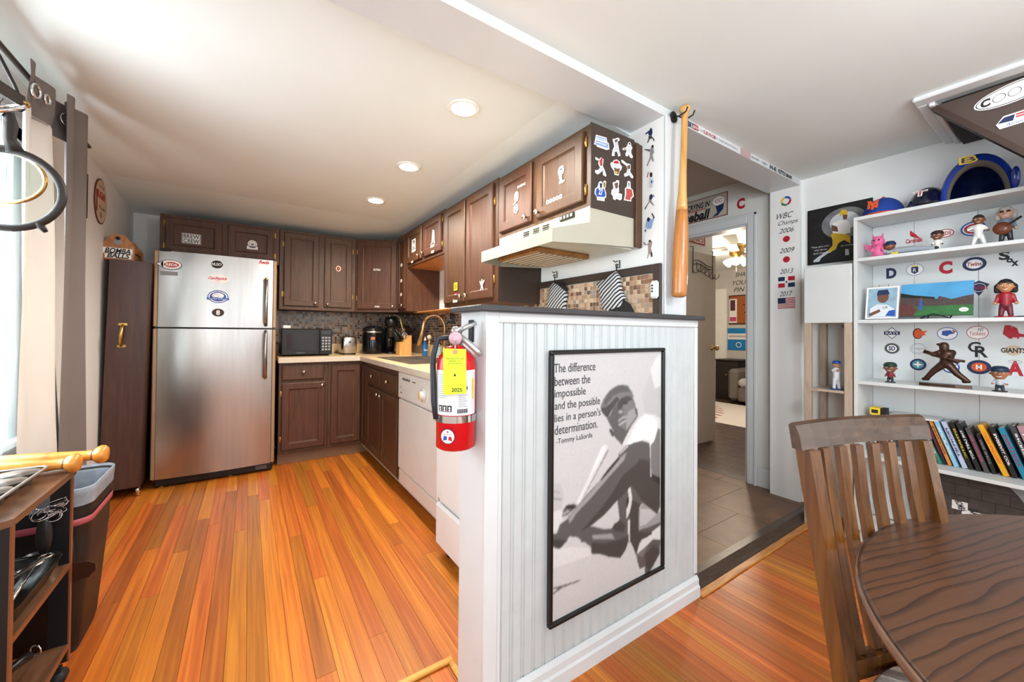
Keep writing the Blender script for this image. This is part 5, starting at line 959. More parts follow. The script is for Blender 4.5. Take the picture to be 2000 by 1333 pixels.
for i in range(1, 24, 2):
    p = arcp[i]; d = (arcp[i + 1] - arcp[i - 1]).normalized(); n_ = V((-d.y, d.x, 0))
    for sg in (1, -1): e = p + (n_ * sg * .14 - d * .10); w = (e - p).normalized().cross(Z) * .018; b.add([p - w, e - w, e + w, p + w], [(0, 1, 2, 3)], RST)
b.build('stitching', t)
# ceiling fan with lit shades
t = thing('ceiling_fan', 'brass ceiling fan with two lit glass shades in the bedroom', 'ceiling fan', (5.62, 2.79, 2.42)); fc = V((5.62, 2.79, 2.42))
b = B(); b.lathe([(.12, 0), (.12, -.03), (.085, -.05), (.085, -.12), (.06, -.15), (.05, -.17), (.04, -.20)], fc, BRASS, n=24); b.build('motor', t)
for k in range(4):
    a = math.radians(20 + 90 * k); d = V((math.cos(a), math.sin(a), 0)); n_ = V((-d.y, d.x, 0)); p0 = fc + d * .10 - Z * .10; p1 = fc + d * .62 - Z * .10
    B().add([p0 - n_ * .05, p1 - n_ * .07, p1 + n_ * .07, p0 + n_ * .05] + [q2 + Z * .008 for q2 in (p0 - n_ * .05, p1 - n_ * .07, p1 + n_ * .07, p0 + n_ * .05)], [(3, 2, 1, 0), (4, 5, 6, 7), (0, 1, 5, 4), (1, 2, 6, 5), (2, 3, 7, 6), (3, 0, 4, 7)], mat('fan_blade', '#cfc8bf', .4)).build('blade', t)
LAMP = mat('lit_shade', '#fff0dc', .4, emit=2., var=0)
for k in range(3):
    a = math.radians(-35 + 120 * k); d = V((math.cos(a), math.sin(a), 0)); p = fc + d * .06 - Z * .18; b = B(); b.lathe([(.02, 0), (.035, .02), (.055, .07), (.062, .10)], p, LAMP, d * .8 - Z * .6, 14); b.build('shade', t)
b = B(); b.tube([fc - Z * .19, fc - Z * .36], .004, BRASS, 6); b.build('pull_chain', t)
l = bpy.data.lights.new('fan_light', 'POINT'); l.energy = 48; l.color = (1, .83, .64); l.shadow_soft_size = .09; o = bpy.data.objects.new('fan_light', l); COL.objects.link(o); o.location = fc + V((-.16, -.05, -.50))
# kitchen downlights
for k, (a, c) in enumerate(((.842, 1.688), (.85, 2.49), (.85, 3.288))):
    t = thing('downlight', 'round recessed ceiling light, %s of three from the camera' % ('nearest', 'second', 'farthest')[k], 'light', (a, c, ZK), 'kitchen ceiling downlights')
    B().lathe([(.078, 0), (.078, -.006), (.070, -.010), (.056, -.008)], (a, c, ZK - .0003), mat('downlight_trim', '#efece6', .4), n=32).build('trim_ring', t)
    B().disc(a, c, .058, .058, fr((0, 0, ZK), '-z') if 0 else (V((0, 2 * c, ZK)), X, -Y), mat('downlight_glow', '#fff2dc', .5, emit=14., var=0), .009).build('lens', t)
    l = bpy.data.lights.new('downlight_lamp', 'SPOT'); l.energy = 64; l.color = (1, .91, .79); l.spot_size = math.radians(165); l.spot_blend = .6; l.shadow_soft_size = .05
    o = bpy.data.objects.new('downlight_lamp', l); COL.objects.link(o); o.location = (a, c, ZK - .02)
# unseen ceiling lamp added above the table to brighten the dining side
t = thing('added_ceiling_lamp', 'unseen white ceiling lamp added over the dining table for fill light', 'lamp', (1.35, -.55, ZD)); B().lathe([(.10, 0), (.10, -.02), (.03, -.03), (.03, -.10)], (1.35, -.55, ZD - .0003), TRIMW, n=24).build('mount', t)
l = bpy.data.lights.new('added_dining_light', 'POINT'); l.energy = 38; l.color = (.95, .98, 1); l.shadow_soft_size = .13; o = bpy.data.objects.new('added_dining_light', l); COL.objects.link(o); o.location = (1.35, -.55, ZD - .26)
B().ball((1.35, -.55, ZD - .26), .12, mat('added_lamp_globe', '#fff6ea', .4, emit=2., var=0, alpha=.25), 20).build('globe', t)
# ================================================================ white bookcase on the right wall
BKW = mat('bookcase_white', '#d6dada', .4, var=.015)
sxf, sxb = 2.91, 3.195; sy_l, sy_r = .785, -.04
SHELF = [1.846, 1.627, 1.271, .920, .505]
t = thing('bookcase', 'tall white bookcase covered in team decals on the right wall', 'bookcase', (3.05, .37, 0)); bc = t
for nm, a, c in (('side_panel', sy_l - .017, sy_l), ('side_panel', sy_r, sy_r + .017)): B().box((sxf, a, 0), (sxb, c, 1.846), BKW, .0015).build(nm, t)
for z in SHELF + [.085]:
    B().box((sxf + (.0 if z > 1.8 else .006), sy_r + (.0175 if z < 1.8 else -.0), z - .019 + (.0195 if z > 1.8 else 0)), (sxb - .012, sy_l - (.0175 if z < 1.8 else -.0), z + (.0195 if z > 1.8 else 0)), BKW, .0012).build('shelf', t)
SHELF[0] = 1.866
seams = [sy_l - .0175, .585, .345, .105, sy_r + .0175]; panels = []
for i in range(4): panels.append(B().box((sxb - .006, seams[i + 1] + .0008, .09), (sxb, seams[i] - .0008, 1.845), BKW).build('back_panel', t))
B().box((sxf + .02, sy_r + .02, .0), (sxf + .035, sy_l - .02, .065), BKW).build('plinth', t)
xd = sxb - .0065
def logo(px, py, fn, k=1.):
    q = P(px, py, x=xd); F = (q, -Y * .60, Z * .74); b = B(); fn(b, F, k)
    i = 0
    while i < 3 and q.y < seams[i + 1]: i += 1
    b.build('team_decal', panels[i])
def L_text(s_, w, h, m, **k): return lambda b, F, _: b.text(s_, 0, 0, w, h, F, m, .0008, **k)
def L_badge(rx, ry, m, s_, tm, inner=WHITE, tw=None, th=None, ringw=.006, **k):
    def f(b, F, _): b.disc(0, 0, rx, ry, F, m, .0006); b.disc(0, 0, rx - ringw, ry - ringw, F, inner, .001); b.text(s_, 0, 0, tw or rx * 1.25, th or ry * .9, F, tm, .0016, **k)
    return f
logo(1741, 534, L_text('D', .075, .085, NAVY, bold=.05)); logo(1786.6, 527, lambda b, F, k: (b.disc(0, 0, .06, .045, F, NAVY, .0006), b.disc(0, 0, .057, .042, F, WHITE, .001), b.poly([(-.024, .022), (.024, .022), (.024, -.02), (0, -.034), (-.024, -.02)], F, NAVY, .0014), b.poly([(-.02, .024), (-.02, .036), (-.01, .028), (0, .036), (.01, .028), (.02, .036), (.02, .024)], F, YELL, .0014), b.text('R', 0, -.004, .024, .03, F, WHITE, .002)))
logo(1847, 523, L_text('C', .085, .095, RED, bold=.06)); logo(1903, 516, lambda b, F, k: (b.disc(0, 0, .07, .05, F, NAVY, .0006), b.disc(0, 0, .048, .033, F, WHITE, .001), b.text('Twins', 0, 0, .085, .03, F, CRIM, .0016, shear=.2, bold=.03)))
logo(1969, 506, lambda b, F, k: (b.text('S', -.02, .025, .06, .06, F, INK, .0008, bold=.04), b.text('o', .008, -.012, .035, .03, F, INK, .0012, bold=.04), b.text('x', .035, -.035, .04, .035, F, INK, .0016, bold=.04)))
logo(1912, 562, lambda b, F, k: (b.poly([(-.06, .02), (0, .05), (.06, .02), (0, -.06)], F, NAVY, .0006), b.text('Phillies', 0, .0, .1, .03, F, RED, .0012, shear=.2), b.ring(0, 0, .04, .03, .003, F, WHITE, .0010)))
logo(1901, 447, lambda b, F, k: (b.disc(0, 0, .075, .052, F, BLUE, .0006), b.disc(0, 0, .064, .042, F, WHITE, .001), b.disc(0, 0, .055, .035, F, RED, .0014), b.disc(.004, 0, .042, .025, F, WHITE, .0018), b.text('UBS', .004, 0, .06, .024, F, RED, .0022, bold=.04)))
logo(1846, 456, L_badge(.055, .032, RED, 'REDS', RED, tw=.075, th=.028, bold=.03)); logo(1785, 465, lambda b, F, k: (b.poly([(-.028, .055), (-.02, .06), (-.008, .045), (.01, .03), (.038, -.005), (.045, -.02), (.02, -.005), (-.01, .008), (-.026, .02)], F, RED, .0008), b.text('Cardinals', 0, -.02, .115, .034, F, RED, .0012, shear=.2, bold=.03)))
logo(1742, 651, lambda b, F, k: (b.poly([(0, .048), (.055, 0), (0, -.048), (-.055, 0)], F, NAVY, .0006), b.poly([(0, .042), (.047, 0), (0, -.042), (-.047, 0)], F, WHITE, .001), b.rect(-.058, -.014, .058, .014, F, NAVY, .0012), b.text('RAYS', 0, 0, .09, .02, F, WHITE, .0018)))
logo(1796, 652, lambda b, F, k: (b.disc(-.012, 0, .034, .042, F, INK, .0006), b.disc(-.010, 0, .028, .036, F, ORANGE, .001), b.poly([(.0, .016), (.055, .022), (.03, .0), (.045, -.012), (.0, -.016)], F, ORANGE, .0008)))
logo(1850, 652, lambda b, F, k: (b.disc(0, 0, .065, .047, F, BLUE, .0006), b.disc(0, 0, .060, .042, F, WHITE, .001), b.poly([(-.03, .02), (.02, .025), (.045, .0), (.015, -.005), (.0, -.02), (-.035, -.01)], F, BLUE, .0014), b.poly([(.03, .03), (.055, .015), (.04, .005)], F, RED, .0016)))
logo(1909, 650, lambda b, F, k: (b.disc(0, 0, .064, .047, F, RED, .0006), b.disc(0, 0, .060, .043, F, WHITE, .001), b.text('Yankees', 0, -.006, .09, .03, F, RED, .0014, shear=.2), b.text('NY', .02, .02, .03, .025, F, NAVY, .0018)))
logo(1979, 650, lambda b, F, k: (b.poly([(-.045, .05), (-.01, .05), (-.005, .005), (.03, -.02), (.03, -.042), (-.02, -.042), (-.055, -.01)], F, RED, .0008), b.poly([(-.005, .045), (.02, .03), (.03, -.005), (.068, -.015), (.062, -.03), (.02, -.03), (-.01, -.01)], F, RED, .0012), b.rect(-.005, -.040, .02, -.034, F, WHITE, .0016)))
logo(1742, 681, lambda b, F, k: (b.disc(0, 0, .055, .043, F, INK, .0006), b.disc(0, 0, .037, .028, F, WHITE, .001), b.text('SD', 0, 0, .05, .036, F, NAVY, .0014, bold=.04), b.ring(0, 0, .05, .039, .003, F, GREY, .001)))
logo(1793, 681.5, lambda b, F, k: (b.ring(0, 0, .055, .043, .003, F, GREY, .0006), b.ring(0, 0, .045, .034, .002, F, GREY, .0006), b.text('Dodgers', 0, 0, .09, .024, F, GREY, .0012, shear=.2)))
logo(1910, 684, lambda b, F, k: (b.text('C', -.02, .02, .075, .075, F, INK, .0008, bold=.02), b.text('R', .02, -.012, .075, .08, F, INK, .0012, bold=.02))); logo(1979, 685, lambda b, F, k: (b.disc(0, 0, .045, .035, F, mat('print_tan', '#cdb89c', .6), .0004), b.text('GIANTS', 0, 0, .13, .034, F, INK, .0012, bold=.03)))
logo(1793, 712.5, lambda b, F, k: (b.disc(0, 0, .056, .045, F, NAVY, .0006), b.disc(0, 0, .04, .032, F, mat('print_teal', '#4d8f9a', .5), .001), b.poly([(0, .03), (.008, .008), (.036, 0), (.008, -.008), (0, -.03), (-.008, -.008), (-.036, 0), (-.008, .008)], F, WHITE, .0014)))
logo(1912, 717.5, lambda b, F, k: (b.disc(0, 0, .07, .05, F, NAVY, .0006), b.disc(0, 0, .045, .032, F, ORANGE, .001), b.text('H', 0, 0, .035, .035, F, WHITE, .0014, bold=.05)))
logo(1983, 720, lambda b, F, k: (b.text('A', 0, 0, .085, .10, F, RED, .0008, bold=.05), b.ring(.0, .045, .035, .012, .003, F, GREY, .0014))); logo(1857, 717.5, L_badge(.055, .045, BLUE, 'T', RED, ringw=.010, bold=.04))
# ---------------------------------------------------------------- figurine helper
def fig(name, label, x, y, z, h, skin, top, legs, cap=None, hair=None, face=1, pose='stand', group='bobbleheads on the bookcase', base='#2a2a2c', rot=0., extra=None, headk=.36):
    """bobblehead: big head on a small body with two arms and two legs; faces -x"""
    t = thing(name, label, 'figurine', (0, 0, 0), group); hs = h * headk; bh = h - hs * .95; w = h * .11
    sk, tp, lg = (mat('fig_' + c, c, .35, var=.06) for c in (skin, top, legs))
    B().cyl((0, 0, 0), (0, 0, h * .035), h * .2, mat('figbase_' + base, base, .3), n=20).build('base', t)
    zb = h * .035; hip = zb + bh * .46; sh = zb + bh * .86
    sp = 1.5 if pose in ('stride',) else 1.
    b0 = blob([((0, w * .75 * sp, zb + h * .03), (0, w * .5, hip), h * .052, h * .065), ((0, -w * .75 * sp, zb + h * .03), (0, -w * .5, hip), h * .052, h * .065), ((-h * .03, w * .75 * sp, zb + h * .02), (0, w * .75 * sp, zb + h * .02), h * .045, h * .045), ((-h * .03, -w * .75 * sp, zb + h * .02), (0, -w * .75 * sp, zb + h * .02), h * .045, h * .045), ((0, 0, hip), (0, 0, hip + h * .02), h * .1, h * .1)], h * .022, lg, 'trousers', t)
    arms = {'stand': [((0, w * 1.1, sh), (-h * .03, w * 1.6, hip + h * .05), h * .045, h * .035), ((0, -w * 1.1, sh), (-h * .03, -w * 1.6, hip + h * .05), h * .045, h * .035)],
            'bat': [((0, w * 1.1, sh), (-h * .14, w * .5, sh + h * .01), h * .045, h * .035), ((0, -w * 1.1, sh), (-h * .14, -w * .2, sh + h * .02), h * .045, h * .035)],
            'stride': [((0, w * 1.1, sh), (-h * .02, w * 2.4, sh - h * .08), h * .045, h * .035), ((0, -w * 1.1, sh), (-h * .06, -w * 1.8, sh - h * .14), h * .045, h * .035)]}[pose]
    blob([((0, 0, hip + h * .02), (0, 0, sh), h * .1, h * .115), ((0, w * 1.0, sh), (0, -w * 1.0, sh), h * .055, h * .055)] + arms, h * .022, tp, 'torso', t)
    for a in arms: B().ball(a[1], h * .042, sk, 8).build('hand', t)
    hz_ = zb + bh + hs * .42
    hd_ = blob([((0, 0, hz_), (0, 0, hz_ - hs * .12), hs * .43, hs * .38), ((-hs * .40, 0, hz_ - hs * .05), (-hs * .45, 0, hz_ - hs * .1), hs * .07, hs * .09), ((0, hs * .42, hz_ - hs * .05), (0, hs * .44, hz_ - hs * .08), hs * .08, hs * .08), ((0, -hs * .42, hz_ - hs * .05), (0, -hs * .44, hz_ - hs * .08), hs * .08, hs * .08), ((0, 0, hz_ - hs * .3), (0, 0, zb + bh * .9), hs * .16, hs * .16)], hs * .05, sk, 'head', t)
    b = B()
    for s_ in (1, -1): b.ball((-hs * .385, s_ * hs * .16, hz_ + hs * .03), (hs * .05, hs * .075, hs * .06), WHITE, 8); b.ball((-hs * .425, s_ * hs * .16, hz_ + hs * .03), (hs * .02, hs * .035, hs * .04), INK, 6); b.tube([(-hs * .39, s_ * hs * .09, hz_ + hs * .12), (-hs * .37, s_ * hs * .25, hz_ + hs * .13)], hs * .022, INK, 5)
    b.tube([(-hs * .36, hs * .13, hz_ - hs * .24), (-hs * .40, 0, hz_ - hs * .27), (-hs * .36, -hs * .13, hz_ - hs * .24)], hs * .025, WHITE if face else INK, 6); b.build('face', hd_)
    if cap:
        cm = mat('figcap_' + cap, cap, .4, var=.05); b = B(); k = 14
        b.rings([[V((math.cos(a) * hs * .455 * r_, math.sin(a) * hs * .46 * r_, hz_ + hs * zz_)) for a in [2 * math.pi * i / k for i in range(k)]] for r_, zz_ in ((1.0, .10), (1.0, .22), (.85, .38), (.5, .47), (.05, .49))], cm)
        b.rings([[V((-hs * .36 + math.cos(a) * hs * .34, math.sin(a) * hs * .36, hz_ + hs * zz_ - abs(math.sin(a)) * hs * .04)) for a in [2 * math.pi * i / k for i in range(k)]] for zz_ in (.13, .17)], cm); b.build('cap', hd_)
    if hair:
        hm = mat('fighair_' + hair[0], hair[0], .7, var=.2); c_ = [((hs * .06, 0, hz_ + hs * .10), (hs * .04, 0, hz_ + hs * .14), hs * .44, hs * .42)]
        if hair[1] == 'long': c_ += [((hs * .1, s_ * hs * .38, hz_), (hs * .12, s_ * hs * .42, hz_ - hs * .38), hs * .2, hs * .16) for s_ in (1, -1)] + [((hs * .2, 0, hz_), (hs * .2, 0, hz_ - hs * .35), hs * .32, hs * .28)]
        blob(c_, hs * .06, hm, 'hair', hd_)
    if extra: extra(t, h, hz_, hs, sh, hip)
    place(t, Matrix.Translation((x, y, z)) @ Matrix.Rotation(rot, 4, 'Z')); return t
def bat_extra(t, h, hz_, hs, sh, hip): B().cyl((-h * .15, h * .03, sh), (h * .05, h * .22, sh + h * .32), h * .014, BATW, h * .028, 10).build('bat', t)
S2, S3, S4 = SHELF[1] + .0003, SHELF[2] + .0003, SHELF[3] + .0003
# pink winged figurine
PNK = mat('figurine_pink', '#e2699a', .45, var=.06); t = thing('winged_figurine', 'pink winged creature figurine on the bookcase second shelf', 'figurine', (0, 0, 0), 'bobbleheads on the bookcase')
blob([((0, .022, .012), (0, .018, .03), .016, .018), ((0, -.022, .012), (0, -.018, .03), .016, .018), ((0, 0, .03), (0, 0, .06), .03, .028), ((0, 0, .105), (0, 0, .12), .038, .040), ((0, .028, .07), (-.03, .032, .05), .010, .009), ((0, -.028, .07), (-.03, -.032, .05), .010, .009), ((-.035, 0, .105), (-.042, 0, .10), .016, .014)], .005, PNK, 'body', t)
for s_ in (1, -1): B().add([(.02, s_ * .02, .09), (.035, s_ * .085, .115), (.035, s_ * .075, .07), (.02, s_ * .022, .055), (.014, s_ * .02, .09), (.029, s_ * .085, .115), (.029, s_ * .075, .07), (.014, s_ * .022, .055)], [(0, 1, 2, 3), (7, 6, 5, 4), (0, 4, 5, 1), (1, 5, 6, 2), (2, 6, 7, 3)], PNK).build('wing', t); B().cyl((0, s_ * .022, .15), (0, s_ * .03, .175), .008, PNK, .002, 8).build('horn', t); B().ball((-.036, s_ * .014, .125), .006, INK, 6).build('eye', t)
place(t, Matrix.Translation((2.985, .695, S2)) @ Matrix.Scale(.78, 4))
# sliding player
t = thing('sliding_player_figurine', 'grey uniformed player figurine sliding head first on the second shelf', 'figurine', (0, 0, 0), 'bobbleheads on the bookcase')
GU = mat('fig_greyuniform', '#9aa3ad', .45); blob([((0, .02, .03), (0, -.06, .03), .024, .022), ((0, -.06, .03), (0, -.16, .018), .02, .013), ((.015, -.06, .03), (.03, -.15, .02), .018, .012), ((0, .02, .04), (-.02, .06, .02), .014, .010), ((.01, .02, .04), (.01, .075, .018), .014, .010)], .0055, GU, 'body', t)
hd_ = blob([((0, .05, .068), (0, .055, .064), .028, .026), ((-.02, .062, .06), (-.022, .066, .058), .008, .008)], .005, mat('fig_skin_brown', '#7b4d33', .4), 'head', t); b = B(); b.lathe([(.03, 0), (.030, .012), (.020, .026), (.002, .030)], (0, .05, .075), NAVY, n=14); b.build('helmet', hd_); B().box((-.028, .005, 0), (-.022, .04, .018), YELL).build('name_plate', t)
for s_ in (0, .03): B().ball((s_, -.168, .018), (.011, .016, .011), INK, 8).build('shoe', t)
place(t, Matrix.Translation((2.97, .60, S2)) @ Matrix.Scale(.8, 4))
fig('player_bobblehead', 'small bobblehead in white uniform and dark cap before the red oval decal', 2.985, .462, S2, .105, '#7b4d33', '#e4e0dc', '#ded8d2', cap='#3a2326', headk=.5)
fig('player_bobblehead', 'tall bobblehead in pinstriped white uniform bending forward beside the blue circular decal', 2.985, .322, S2, .150, '#7a4c32', '#e6e4e0', '#e3e1dd', hair=('#241a16', 'short'), pose='stride', headk=.33, base='#d8d8d6')
def guitar(t, h, hz_, hs, sh, hip):
    b = B(); b.lathe([(.002, -.01), (.03, -.01), (.03, .006), (.002, .006)], (-h * .13, h * .05, hip + h * .06), mat('guitar_brown', '#6b3a26', .3), V((-1, 0, 0)), 16); b.cyl((-h * .14, h * .02, hip + h * .08), (-h * .14, -h * .28, sh + h * .06), .005, MBLACK, n=6); b.build('guitar', t)
    b = B()
    for s_ in (1, -1): b.box((-hs * .46, s_ * hs * .17 - hs * .1, hz_ - .002), (-hs * .42, s_ * hs * .17 + hs * .1, hz_ + hs * .10), INK, .002)
    b.build('sunglasses', t)
fig('musician_bobblehead', 'grey haired bobblehead with sunglasses and guitar on the second shelf', 2.985, .238, S2, .170, '#c79a84', '#6f7f90', '#25262a', hair=('#a8a49f', 'long'), extra=guitar, headk=.36)
fig('woman_figurine', 'dark haired woman figurine in red outfit beside the stadium photo', 2.985, .240, S3, .178, '#c58a5e', '#9c1f2c', '#6a2430', hair=('#201a1c', 'long'), headk=.36, base='#a01c28')
B().box((2.94, .16, S3), (3.02, .205, S3 + .006), MBLACK, .001).build('display_base', None, None, 'flat black base beside the woman figurine', 'base')
fig('player_bobblehead', 'bobblehead with dark green cap and red jersey beside the bronze batter', 2.985, .645, S4, .112, '#7f5238', '#7d2430', '#2c2c30', cap='#1f3a2e', headk=.56)
fig('player_bobblehead', 'bearded bobblehead with dark blue cap and grey jersey right of the bronze batter', 2.965, .258, S4, .120, '#a9714c', '#b9bec4', '#2f343c', cap='#1d2f4a', headk=.56)
# bronze batter
BRZ = mat('bronze', '#4a3328', .35, .55, var=.2, vs=50); t = thing('bronze_statue', 'bronze statue of a swinging batter on the fourth shelf', 'statue', (0, 0, 0))
B().poly([(-.105, -.025), (-.06, -.04), (.05, -.038), (.115, -.02), (.11, .02), (.03, .035), (-.07, .032), (-.11, .01)], (V((0, 0, 0)), -Y, X), BRZ, -.016, .016).build('base', t)
def sp(u_, z_, x_=0.): return (x_, -u_, z_)
blob([(sp(-.075, .03), sp(-.045, .075), .014, .017), (sp(-.045, .075), sp(.0, .125), .018, .024), (sp(.09, .03), sp(.055, .065), .014, .017), (sp(.055, .065), sp(.015, .125), .018, .024), (sp(-.09, .022), sp(-.07, .022), .010, .010), (sp(.08, .022), sp(.1, .024), .010, .010), (sp(.008, .125), sp(.012, .185), .028, .032), (sp(.012, .185), sp(.03, .19), .028, .022), (sp(.035, .195), sp(.03, .155, -.03), .017, .014), (sp(.03, .155, -.03), sp(.06, .14, -.04), .013, .011), (sp(-.012, .195), sp(-.045, .18, -.02), .017, .014), (sp(-.045, .18, -.02), sp(.01, .165, -.05), .013, .012), (sp(.0, .22), sp(.0, .235), .022, .023), (sp(-.02, .243), sp(-.03, .243), .008, .006)], .0045, BRZ, 'batter', t)
b = B(); b.tube([sp(.09, .145, -.04), sp(.03, .155, -.04), sp(-.05, .185, -.03), sp(-.082, .198, -.03)], [.008, .007, .011, .012], BRZ, 10); b.build('bat', t)
place(t, Matrix.Translation((2.985, .440, S4 + .0137)) @ Matrix.Scale(.84, 4))
# baseball card in a stand, stadium photograph
t = thing('baseball_card', 'large baseball card of a player on a wire stand at the third shelf', 'card', (2.97, .68, S3)); F0 = V((2.945, .742, S3 + .004)); F = (F0, -Y, (Z * .97 + X * .2).normalized())
b = B(); b.rect(0, 0, .138, .185, F, WHITE, 0, .003); b.build('card', t)
b = B(); b.rect(.008, .008, .130, .177, F, mat('card_bg', '#8fb0c2', .5, var=.15, vs=30), .0034); b.poly([(.02, .01), (.02, .06), (.05, .085), (.09, .08), (.125, .05), (.125, .01)], F, mat('card_shirt', '#d9dee6', .5), .0038); b.poly([(.085, .015), (.125, .012), (.125, .05), (.10, .045)], F, BLUE, .0042); b.disc(.072, .125, .024, .034, F, SKIN, .0042); b.poly([(.045, .135), (.05, .165), (.09, .168), (.10, .14)], F, NAVY, .0046); b.poly([(.015, .03), (.06, .055), (.065, .04), (.02, .012)], F, SKIN, .0046); b.text('LA', .085, .065, .02, .014, F, NAVY, .005); b.build('print', t)
b = B(); b.tube([F0 + V((.05, -.05, -.004)), F0 + V((.05, -.05, .195)), F0 + V((.045, -.09, .195)), F0 + V((.05, -.09, -.004))], .0016, BRASS, 6); b.build('stand', t)
t = thing('stadium_photo', 'wide stadium photograph panel on a black wire stand', 'photo', (3.0, .48, S3)); Fz = P(1760, 617, x=2.96); F0 = V((2.96, .600, S3 + .014)); F = (F0, -Y, (Z * .97 + X * .22).normalized()); W_, H_ = .262, .178
b = B(); b.rect(0, 0, W_, H_, F, MBLACK, 0, .010); b.build('panel', t); b = B(); h_ = .0104
b.rect(0, .06, W_, H_, F, mat('photo_sky', '#4f9ccc', .35, var=.12, vs=12), h_); b.poly([(0, .112), (.06, .10), (.14, .09), (.145, .105), (.19, .085), (.23, .098), (W_, .105), (W_, .05), (0, .05)], F, mat('photo_stands', '#4a3c3a', .5, var=.35, vs=120), h_ + .0004); b.poly([(0, .13), (.05, .115), (.13, .10), (.13, .09), (.0, .105)], F, MBLACK, h_ + .0006); b.rect(0, 0, W_, .052, F, mat('photo_grass', '#2f6a36', .5, var=.2, vs=25), h_ + .0008); b.poly([(0, 0), (0, .075), (.045, .06), (.07, .03), (.05, 0)], F, mat('photo_red', '#5c2f2a', .6, var=.3, vs=90), h_ + .0012); b.rect(.075, .03, .086, .085, F, BLUE, h_ + .0014); b.disc(.0805, .092, .006, .007, F, SKIN, h_ + .0014, n=10); b.disc(.232, .028, .016, .011, F, WHITE, h_ + .0014); b.text('Fenway', .232, .028, .022, .008, F, INK, h_ + .0018); b.build('print', t)
b = B(); b.tube([(2.948, .52, S3 + .004), (2.945, .47, S3 + .026), (2.948, .42, S3 + .004)], .003, MBLACK, 6); b.tube([(2.955, .52, S3 + .004), (3.06, .51, S3 + .004), (3.05, .50, S3 + .1)], .003, MBLACK, 6); b.tube([(2.955, .42, S3 + .004), (3.06, .43, S3 + .004), (3.05, .38, S3 + .1)], .003, MBLACK, 6); b.build('stand', t)
# ---------------------------------------------------------------- caps and helmets on top
ST = SHELF[0] + .0005
def dome(b, c, rx, ry, h, m, n=24, k=8): b.rings([[V(c) + V((math.cos(a) * rx * math.cos(p), math.sin(a) * ry * math.cos(p), h * math.sin(p))) for a in [2 * math.pi * i / n for i in range(n)]] for p in [math.pi / 2 * j / k * .985 for j in range(k + 1)]], m)
CB = mat('cap_blue', '#1b3f93', .85, var=.06, vs=80); t = thing('baseball_hat', 'royal blue cap with orange monogram on the bookcase top', 'cap', (3.0, .69, ST), 'headgear on the bookcase'); c = (3.02, .680, ST)
b = B(); dome(b, c, .105, .092, .105, CB); b.build('crown', t); b = B(); b.ball((3.02, .680, ST + .106), .009, ORANGE, 8); b.build('button', t)
b = B(); k = 12; b.rings([[V((3.02 - .02 + math.cos(a) * .10 - .0, .680 + math.sin(a) * .088, ST + z_)) for a in [math.pi / 2 + math.pi * i / k for i in range(k + 1)]] for z_ in (.001, .005)], ORANGE); b.build('visor', t)
F = (V((3.02 - .098, .700, ST + .05)), -Y, (Z * .93 + X * .36).normalized()); b = B(); b.text('N', 0, .0, .045, .045, F, ORANGE, .006, bold=.05); b.text('Y', 0, .0, .055, .06, F, ORANGE, .0066, bold=.05); b.build('monogram', t)
HN = mat('helmet_navy', '#14182f', .12, var=.08, coat=.5); t = thing('batting_helmet', 'glossy dark navy helmet with letter T on the bookcase top', 'helmet', (3.0, .5, ST), 'headgear on the bookcase'); c = (3.02, .500, ST + .002)
b = B(); dome(b, c, .105, .080, .110, HN); b.build('shell', t); b = B(); b.rings([[V((2.99 + math.cos(a) * .112, .5 + math.sin(a) * .078, ST + z_)) for a in [2 * math.pi * i / 24 for i in range(24)]] for z_ in (.002, .010)], HN); b.build('brim', t)
F = (V((3.02 - .098, .512, ST + .058)), -Y, (Z * .85 + X * .52).normalized()); b = B(); b.text('T', 0, 0, .055, .04, F, WHITE, .008, bold=.06); b.text('T', 0, 0, .045, .032, F, CRIM, .0085); b.build('letter', t)
HB = mat('helmet_blue', '#13348f', .15, var=.1, coat=.5); t = thing('batting_helmet', 'large blue batting helmet lying open with yellow B', 'helmet', (0, 0, 0), 'headgear on the bookcase')
def arch(b, rows, m):
    """open half tunnel: rows of (x, half width, height)"""
    n = 24; v = [V((x_, math.cos(a) * ry, math.sin(a) * rz)) for x_, ry, rz in rows for a in [math.pi * i / n for i in range(n + 1)]]; w_ = n + 1
    b.add(v, [[j * w_ + i, j * w_ + i + 1, (j + 1) * w_ + i + 1, (j + 1) * w_ + i] for j in range(len(rows) - 1) for i in range(n)], m, True)
b = B(); arch(b, [(math.sin(p) * .19, .122 * math.cos(p), .205 * math.cos(p)) for p in [math.pi / 2 * j / 9 * .99 for j in range(9, -1, -1)]] + [(-.018, .124, .207), (-.03, .116, .198), (-.034, .100, .170)], HB); b.build('shell', t)
b = B(); arch(b, [(-.034, .0995, .1695), (-.02, .09, .155), (.01, .088, .152)], mat('helmet_pad', '#6a645c', .8)); b.build('padding', t)
b = B(); arch(b, [(.01, .088, .152)] + [(.01 + math.sin(p) * .13, .088 * math.cos(p), .152 * math.cos(p)) for p in [math.pi / 2 * j / 7 * .99 for j in range(1, 8)]], mat('helmet_inside', '#0d1638', .15, var=.4, vs=25)); b.build('lining', t)
b = B(); b.rings([[V((x_, -.112 + math.cos(a) * .014, .05 + math.sin(a) * .05)) for a in [2 * math.pi * i / 14 for i in range(14)]] for x_ in (-.07, -.02)], HB); b.build('ear_flap', t)
F = (V((-.0300, .028, .184)), -Y, (Z * .97 - X * .22).normalized()); b = B(); b.text('B', 0, 0, .062, .036, F, YELL, .008, bold=.09); b.text('B', 0, 0, .046, .024, F, NAVY, .0088); b.build('letter', t)
place(t, Matrix.Translation((2.965, .325, ST)) @ Matrix.Rotation(math.radians(10), 4, 'Z'))
